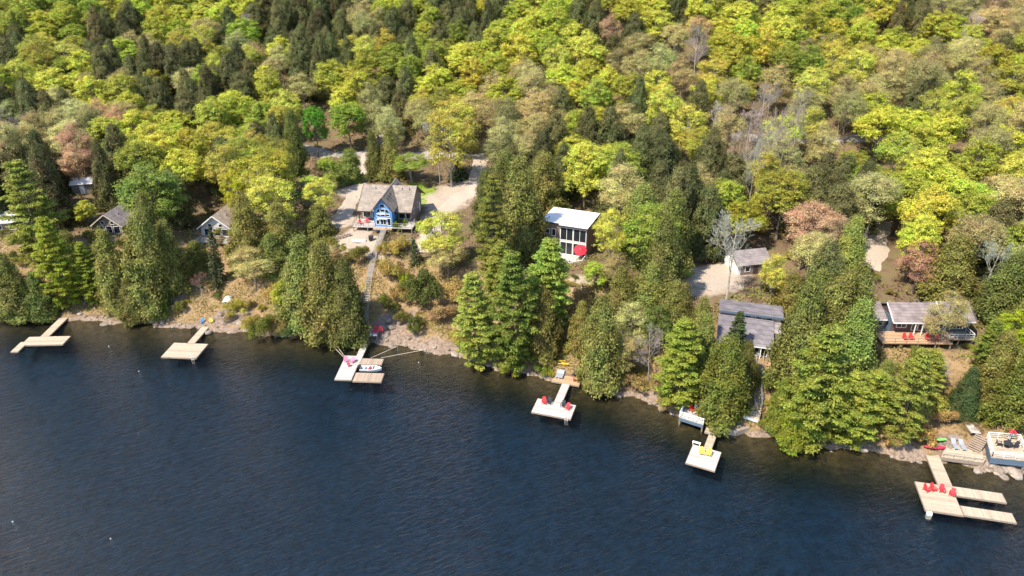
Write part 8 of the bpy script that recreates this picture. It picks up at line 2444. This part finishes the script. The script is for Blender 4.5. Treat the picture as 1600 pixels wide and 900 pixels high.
def kayak(label, mat, loc, rz, ln=3.4, group=None, tilt=0.0):
    t = thing('kayak', label, 'kayak', loc, rz, group); secs = []
    for f in np.linspace(0,1,15):
        x = ln*(f-0.5); w = 0.34*math.sin(math.pi*f)**0.7+0.012; h = 0.12+0.06*abs(2*f-1)**2
        secs.append([(x,w*math.cos(a),0.2+ (h if math.sin(a)>0 else 0.2)*math.sin(a)) for a in np.linspace(0,2*math.pi,10,endpoint=False)])
    loft(secs,'hull',M[mat],t,True)
    MB().prism([(0.42*math.cos(a)-0.1,0.22*math.sin(a)) for a in np.linspace(0,2*math.pi,14,endpoint=False)],0.30,0.345).build('cockpit_rim',M['black_plastic'],t)
    MB().box(-0.42,-0.36,-.18,.18,.345,.5).build('seat_back',M['black_plastic'],t)
    t.rotation_euler = (tilt,0,rz); return t
kayak('upper one of two yellow kayaks lying behind the brown shore deck','kayak_yellow',(PT['ykayak0'][0],PT['ykayak0'][1],PT['ykayak0'][2]+.05),-0.15,3.4,'yellow kayaks'); kayak('lower one of two yellow kayaks lying behind the brown shore deck','kayak_yellow',(PT['ykayak1'][0],PT['ykayak1'][1],PT['ykayak1'][2]+.05),-0.3,3.2,'yellow kayaks')
kayak('green kayak lying behind the red kayak at the rightmost dock','kayak_green',(PT['gkayak'][0],PT['gkayak'][1],max(1.05,PT['gkayak'][2])+.35),-0.08,3.5); kayak('red kayak lying at the head of the rightmost dock','kayak_red',(PT['rkayak'][0],PT['rkayak'][1]-.1,max(.95,PT['rkayak'][2])+.15),-0.1,3.1)

# ---------------------------------------------------------------- small decks, stairs, poles by the water
def quad_deck(name, label, keys, z, matd, skirt, rails, railmat='white_paint', mids=(0.5,)):
    P = [Vector(PT[k][:2]) for k in keys]; c = sum(P,Vector((0,0)))/4
    t = thing(name, label, 'deck', (c.x,c.y,z)); L = [(p.x-c.x,p.y-c.y) for p in P]
    MB().prism(L,-0.14,0).build('deck_boards', M[matd], t)
    S = [(a*0.995,b*0.995) for a,b in L]
    for i in range(4):
        a, b = S[i], S[(i+1)%4]; MB().beam((a[0],a[1],-0.43),(b[0],b[1],-0.43),0.05,0.56).build('skirt_board', M[skirt], t)
    for a in S:
        g = gz(a[0]*0.93+c.x,a[1]*0.93+c.y); post(t,a[0]*0.93,a[1]*0.93,min(g,0)-z-0.4,-0.15,0.18)
    for r in rails: railing(t,[(L[i][0]*0.97,L[i][1]*0.97,0) for i in r],0.95,railmat,1.3,mids)
    return t
quad_deck('railed_deck','small white-railed deck with red chairs left of the yellow chair dock',('railA0','railA1','railA2','railA3'),1.5,'deck_pale','slate_siding',[(3,0,1,2)],mids=(0.25,0.5,0.75))
quad_deck('railed_deck','small deck with front railing and two tan chairs above the rock slab',('railB0','railB1','railB2','railB3'),2.0,'deck_tan','white_paint',[(3,0,1)],'metal')
quad_deck('boardwalk','tan boardwalk with thin railing beside the rightmost dock',('bw0','bw1','bw2','bw3'),1.1,'deck_tan','wood_post',[(0,1)],'wood_pale')
wd = quad_deck('railed_deck','large white-railed deck with slate skirt at the right edge',('wd0','wd1','wd2','wd3'),2.3,'deck_tan','slate_siding',[(0,1,2,3,0)],mids=(0.35,0.68))
P = [Vector(PT[k][:2]) for k in ('wd0','wd1','wd2','wd3')]; cw = sum(P,Vector((0,0)))/4
for i in range(4):
    a, b = (P[i]-cw)*0.99, (P[(i+1)%4]-cw)*0.99; MB().beam((a.x,a.y,-0.9),(b.x,b.y,-0.9),0.08,0.36).build('skirt_board', M['slate_siding'], wd)
tb = side_table('dark round table on the large white-railed deck',(PT['wtable'][0],PT['wtable'][1],2.3),0.6,0.72,'black_plastic')
copy_tree(k0,(PT['wtable'][0]-1.0,PT['wtable'][1]+.3,2.3),1.3,'black chair left of the dark table on the white-railed deck','chairs on the white-railed deck'); copy_tree(k0,(PT['wtable'][0]+1.0,PT['wtable'][1]-.1,2.3),-1.4,'black chair right of the dark table on the white-railed deck','chairs on the white-railed deck')
def closed_parasol(loc):
    t = thing('parasol','half-folded red parasol standing on the white-railed deck','parasol',loc); MB().tube([(0,0,0),(0,0,2.0)],0.03,8).build('pole',M['white_paint'],t); MB().tube([(0,0,0),(0,0,.1)],.25,12).build('base',M['black_plastic'],t)
    c = MB()
    for k in range(4):
        a = k*math.pi/2+0.5; d = Vector((math.cos(a),math.sin(a),0)); s = Vector((-d.y,d.x,0))*0.22; top = Vector((0,0,1.98)); e = d*0.62+Vector((0,0,1.55))
        c.hexa([top-s*.3-Vector((0,0,.04)),top+s*.3-Vector((0,0,.04)),e+s-Vector((0,0,.04)),e-s-Vector((0,0,.04)),top-s*.3,top+s*.3,e+s,e-s])
    c.build('canopy',M['red_cloth'],t)
closed_parasol((PT['wred'][0],PT['wred'][1],2.3))
t = thing('grill','white-lidded grill on the small white-railed deck','grill',(PT['railA3'][0]+1.9,PT['railA3'][1]-.55,1.5),-0.3)
MB().box(-.45,.45,-.28,.28,.1,.8).build('cabinet',M['white_paint'],t); MB().prism([(-.28,.805),(.28,.805),(.26,1.05),(.1,1.18),(-.1,1.18),(-.26,1.05)],-.42,.42,'x').build('lid',M['grey_plastic'],t); MB().beam((-.3,-.32,.95),(.3,-.32,.95),.03,.03).build('handle',M['black_plastic'],t)
t = thing('bench','pale bench on the back edge of the small square dock','bench',(PT['d5bench'][0],PT['d5bench'][1],.5),-0.45)
MB().box(-.6,.6,-.2,.2,.4,.46).build('seat',M['white_paint'],t)
for x in (-.5,.5): MB().box(x-.04,x+.04,-.18,.18,0,.398).build('leg',M['white_paint'],t)

def stairs(label, pts, width, mat, rail=None, stringer='wood_post'):
    p0 = pts[0]; t = thing('staircase', label, 'stairs', p0); st = None; P = [Vector(p)-Vector(p0) for p in pts]; tread = None
    for a, b in zip(P, P[1:]):
        d = b-a; hd = Vector((d.x,d.y,0)); n = max(2,int(hd.length/0.34)); yaw = math.atan2(d.y,d.x)-math.pi/2
        u = Vector((-hd.y,hd.x,0)).normalized()*width/2
        for s in (-1,1): MB().beam(a+u*s*1.02+Vector((0,0,.06)),b+u*s*1.02+Vector((0,0,.06)),0.07,0.26).build('stringer',M[stringer],t)
        if tread is None: tread = MB().box(-width/2,width/2,-.16,.16,-.05,0).mesh('step')
        for i in range(n):
            q = a.lerp(b,(i+.5)/n); o = obj('step',tread,M[mat],t,(q.x,q.y,q.z+.22),yaw)
        if rail:
            for s in rail: railing(t,[tuple(a+u*s*1.05+Vector((0,0,.15))),tuple(b+u*s*1.05+Vector((0,0,.15)))],0.95,'metal' if rail!=(1,) else 'wood_post',2.0)
    return t
sp = [PT['stair%d'%i] for i in range(6)]
sp[0] = (-27.1,143.6,10.5); sp[5] = (PT['ramptop'][0],PT['ramptop'][1]+0.3,1.5)
stairs('long grey wooden staircase from the blue cottage down to the white dock',[(q[0],q[1],max(q[2],1.5)+.1) for q in sp],1.15,'deck_grey',(1,))
stairs('narrow staircase with metal rails below the dark-roofed cottage',[(PT['stB0'][0],PT['stB0'][1],PT['stB0'][2]+.1),(PT['stB1'][0],PT['stB1'][1],PT['stB1'][2]+.1),(PT['railB2'][0]-.6,PT['railB2'][1],1.9)],1.0,'deck_tan',(1,-1))
stairs('short wooden steps between the boardwalk and the white-railed deck',[(PT['st6_1'][0],PT['st6_1'][1],2.2),(PT['st6_0'][0],PT['st6_0'][1],1.0)],1.6,'deck_brown')
stairs('stone-coloured steps climbing from the white-railed deck to the trees',[(PT['st7_0'][0],PT['st7_0'][1],PT['st7_0'][2]+.1),(PT['st7_1'][0],PT['st7_1'][1],max(2.1,PT['st7_1'][2]+.1))],1.3,'deck_pale')
# ramp and landing of the white dock
t = thing('gangway','short grey gangway from the landing down to the white dock','ramp',PT['rampbot'])
a = Vector((0,0,.08)); b = Vector(PT['ramptop'])-Vector(PT['rampbot']); MB().beam(a,b,1.05,.08).build('deck_boards',M['deck_grey'],t)
u = Vector((.52,0,0))
for s in (-1,1): MB().beam(a+u*s+Vector((0,0,.07)),b+u*s+Vector((0,0,.07)),.07,.12).build('edge_board',M['wood_post'],t)
lx, ly, _ = PT['landing3']
t = thing('landing_deck','small raised landing with red chairs above the white dock','deck',(lx,ly,1.6)); MB().box(-1.55,1.1,-.75,1.1,-.16,0).build('deck_boards',M['deck_pale'],t)
for x in (-1.4,.95):
    for y in (-.6,.95): post(t,x,y,-2.2,-.16)
MB().box(-1.55,1.1,-.8,-.753,-.36,-.02).build('edge_board',M['white_paint'],t)
MB().box(.2,1.0,-.2,.6,.002,.5).build('storage_box',M['kayak_red'],t)
for i in range(4):
    q = PT['pole%d'%i]; a = Vector(q[:3]); b = Vector(q[3:])
    t = thing('mooring_pole',['leftmost pale pole bracing the white dock from the cedars','second pale pole bracing the white dock from the cedars','shorter pale pole bracing the dock finger from the rock ledge','longest pale pole bracing the dock finger from the rock ledge'][i],'pole',a,0,'poles bracing the white dock')
    MB().tube([(0,0,0),b-a],.04,8).build('shaft',M['wood_pale'],t); MB().tube([(b-a)*.97,(b-a)*1.01],.085,8).build('end_bracket',M['metal'],t); MB().tube([(0,0,-.9),(0,0,.12)],.07,8).build('anchor_pin',M['metal'],t)
# sloping rock slab below the tan chairs
sx, sy, _ = PT['slab']; t = MB().prism([(-3.1,-.9),(-1.0,-1.6),(2.4,.1),(2.9,1.3),(.3,1.9),(-1.6,.9)],-1.6,.75).build('rock_slab',M['stone_pale']); t.location = (sx,sy,0); t.rotation_euler = (-.05,.06,0); tag(t,'flat sloping rock slab below the deck with tan chairs','rock')
def tarp(loc):
    rs = np.random.RandomState(4); V = []; n = 9
    for j in range(n):
        for i in range(n):
            x = (i/(n-1)-.5)*1.9; y = (j/(n-1)-.5)*1.7; r = max(abs(x)/.95,abs(y)/.85); V.append((x,y,1.0*(1-r**1.6)+.06+.09*math.sin(9*x+3*y)*r+rs.uniform(-.03,.03)))
    F = [(j*n+i,j*n+i+1,(j+1)*n+i+1,(j+1)*n+i) for j in range(n-1) for i in range(n-1)]
    me = bpy.data.meshes.new('tarp_cover'); me.from_pydata(V,[],F); me.update(); me.polygons.foreach_set('use_smooth',[True]*len(F)); o = obj('tarp_cover',me,M['roof_pale'],None,loc); tag(o,'pale tarp draped over a heap on the grassy bank','tarp')
tarp((PT['tarp'][0],PT['tarp'][1],PT['tarp'][2]))
t = thing('boat_rack','dark wooden boat rack in the shade beside the yellow-green pine','rack',PT['shed1'],.3)
for x in (-1.2,1.2): MB().beam((x,-.7,0),(x,0,1.7),.12,.12).build('leg',M['slate_siding'],t); MB().beam((x,.7,0),(x,0,1.7),.12,.12).build('leg',M['slate_siding'],t)
MB().beam((-1.5,0,1.72),(1.5,0,1.72),.14,.14).build('ridge_beam',M['wood_post'],t); MB().prism([(-.5,.9),(.5,.9),(.36,1.3),(-.36,1.3)],-1.1,1.1,'x').build('cover',M['deck_cedar'],t)
# fire pit and stones below the long cottage
fp = PT['firepit']; t = thing('fire_pit','round stone fire pit below the long cottage deck','fire pit',fp)
for k in range(9): a = k*2*math.pi/9; MB().rbox((.55*math.cos(a),.55*math.sin(a),.18),(.34,.24,.42),(0,0,a+math.pi/2)).build('stone',M['stone'],t)
MB().tube([(0,0,0),(0,0,.12)],.46,12).build('ash_bed',M['black_plastic'],t)
# barbecue and upturned rowboat below the blue cottage deck
t = thing('grill','dark grill on the terrace below the blue cottage','grill',(-29.6,141.6,gz(-29.6,141.6)),.2)
MB().box(-.5,.5,-.3,.3,.15,.85).build('cabinet',M['black_plastic'],t); MB().prism([(-.3,.855),(.3,.855),(.27,1.1),(.1,1.22),(-.1,1.22),(-.27,1.1)],-.48,.48,'x').build('lid',M['black_plastic'],t); MB().beam((-.35,-.34,1.0),(.35,-.34,1.0),.03,.03).build('handle',M['metal'],t)
t = thing('rowboat','pale upturned rowboat on the terrace below the blue cottage','boat',(-32.2,141.6,gz(-32.2,141.6)+.02),-.05); secs = []
for f in np.linspace(0,1,11):
    x = 2.0*(2*f-1)*.75; w = .6*math.sin(math.pi*(.04+.92*f))**.55; secs.append([(x,-w,0),(x,-w*.9,.32),(x,-w*.4,.5),(x,w*.4,.5),(x,w*.9,.32),(x,w,0)])
loft(secs,'hull',M['roof_pale'],t); MB().box(-1.3,1.3,-.03,.03,.5,.56).build('keel',M['wood_pale'],t)
def stone_wall(label, pts, sizes, mat='stone_pale'):
    p0 = pts[0]; t = thing('stone_wall', label, 'wall', (p0[0],p0[1],gz(p0[0],p0[1]))); rr = random.Random(len(label)); z0 = gz(p0[0],p0[1])
    for (x0,y0),(x1,y1) in zip(pts,pts[1:]):
        n = max(1,int(math.hypot(x1-x0,y1-y0)/sizes))
        for lv in range(2):
            for i in range(n):
                f = (i+.5+.4*lv)/n; x = x0+(x1-x0)*f; y = y0+(y1-y0)*f
                MB().rbox((x-p0[0],y-p0[1],gz(x,y)-z0+.2+.36*lv),(sizes*rr.uniform(.8,1.0),.45*rr.uniform(.8,1.2),.38*rr.uniform(.85,1.1)),(rr.uniform(-.1,.1),rr.uniform(-.1,.1),math.atan2(y1-y0,x1-x0)+rr.uniform(-.15,.15))).build('stone',M[mat],t)
stone_wall('low stone retaining wall left of the blue cottage deck',[(-38.6,144.0),(-34.4,143.6)],.62)
stone_wall('low stone retaining wall right of the staircase below the blue cottage',[(-25.8,140.6),(-21.4,141.6)],.62,'stone')
t = thing('wood_pile','stacked firewood pile beside the gravel path right of the blue cottage','firewood',(-13.5,141.5,gz(-13.5,141.5)),-.1)
for k in range(30): MB().tube([(-1.6+.36*(k%10),-.35,.16+.3*(k//10)),(-1.6+.36*(k%10),.35,.16+.3*(k//10))],.15,7).build('log',M['wood_post' if k%3 else 'wood_pale'],t)
for i,(px,py,lb) in enumerate(FLOATS):
    t = thing('float',lb,'float',(px,py,0),0,'small white floats on the lake'); t.scale = (.5,.5,.5)
    MB().tube([(0,0,-.14),(0,0,-.08),(0,0,.04),(0,0,.13),(0,0,.16)],[.06,.15,.18,.12,.03],10).build('ball',M['boat_hull'],t,True); MB().tube([(0,0,.15),(0,0,.22)],.03,6).build('eyelet',M['metal'],t)

# ---------------------------------------------------------------- boulders along the bank
def boulder(seed):
    rs = np.random.RandomState(seed); bm = bmesh.new(); bmesh.ops.create_icosphere(bm, subdivisions=3, radius=1)
    K = rs.normal(size=(7,3)); K /= np.linalg.norm(K,axis=1)[:,None]; cut = rs.uniform(.55,.85,7); ph = rs.uniform(0,6,6)
    for v in bm.verts:
        p = np.array(v.co)
        for k, c in zip(K,cut):
            d = p@k
            if d > c: p = p-k*(d-c)*.85
        p *= 1+.06*math.sin(4*p[0]+ph[0])*math.sin(5*p[1]+ph[1])+.03*math.sin(11*p[2]+ph[2]+7*p[0])
        v.co = p*np.array([1.25,.95,.68])
    me = bpy.data.meshes.new('boulder'); bm.to_mesh(me); bm.free(); return me
BM = [boulder(s) for s in range(5)]
for i, m_ in enumerate(BM): m_.materials.append(M['stone_pale' if i%2 else 'stone'])
for (x,y,s,k,a,sec) in BOULDERS:
    o = obj('boulder', BM[k], None, None, (x,y,max(gz(x,y),-.15)+s*.12), a); o.scale = (s,s,s*.9); o.rotation_euler = (.15*math.sin(a*3),.15*math.cos(a*5),a)
    lb = ('large' if s > .95 else 'mid-sized' if s > .55 else 'small')+' pale boulder on the bank '+BOULDER_PLACES[sec]; tag(o, lb, 'rock', lb)

# ---------------------------------------------------------------- dry grass on the bank, undergrowth on the forest floor
def scatter(name, label, cat, n, smin, smax, xr, size, hgt, cols, seed, skip):
    rs = np.random.RandomState(seed); X = rs.uniform(*xr,size=n*3); s = rs.uniform(smin,smax,size=n*3)
    Y = shore_y(X)+s/.93; lump = np.sin(X*.9+1.3*np.sin(Y*.7))+np.sin(Y*1.1+np.sin(X*.5)*2)+rs.normal(size=len(X))*.7
    ok = lump > -.2
    for (cx,cy,r) in skip: ok &= np.hypot(X-cx,Y-cy) > r
    X = X[ok][:n]; Y = Y[ok][:n]; k = len(X); Z = height(X,Y)
    C = np.stack([X,Y,Z+hgt*rs.uniform(.25,1,size=k)],-1); sz = size*rs.uniform(.6,1.5,size=k)
    me = leaf_mesh(name, C, rs.normal(size=(k,3))*.6+np.array([-.2,-.4,.8]), sz*1.3, sz*.8, rs=rs)
    o = obj(name, me, M['leaf']); o.color = (*cols,1); tag(o,label,cat,kind='stuff'); return o
SK = [(p[0],p[1],p[2]+1.5) for p in PADS]+[(q[0],q[1],w*.75) for w,pp in ROADS.values() for q in pp]+[(p[0],p[1],p[2]*.9) for p in DIRT_PATCHES+ROCK_PATCHES]
scatter('dry_grass','straw-coloured dry grass and brush covering the open bank','grass',26000,1.2,24,(-120,80),.22,.5,(.35,.27,.11),1,SK)
scatter('bank_weeds','yellow-green weeds scattered over the bank','weeds',26000,1.5,32,(-120,80),.22,.65,(.29,.28,.06),2,SK)
scatter('forest_undergrowth','olive undergrowth on the forest floor between the trees','undergrowth',60000,16,150,(-170,150),.36,1.4,(.24,.21,.07),3,SK)
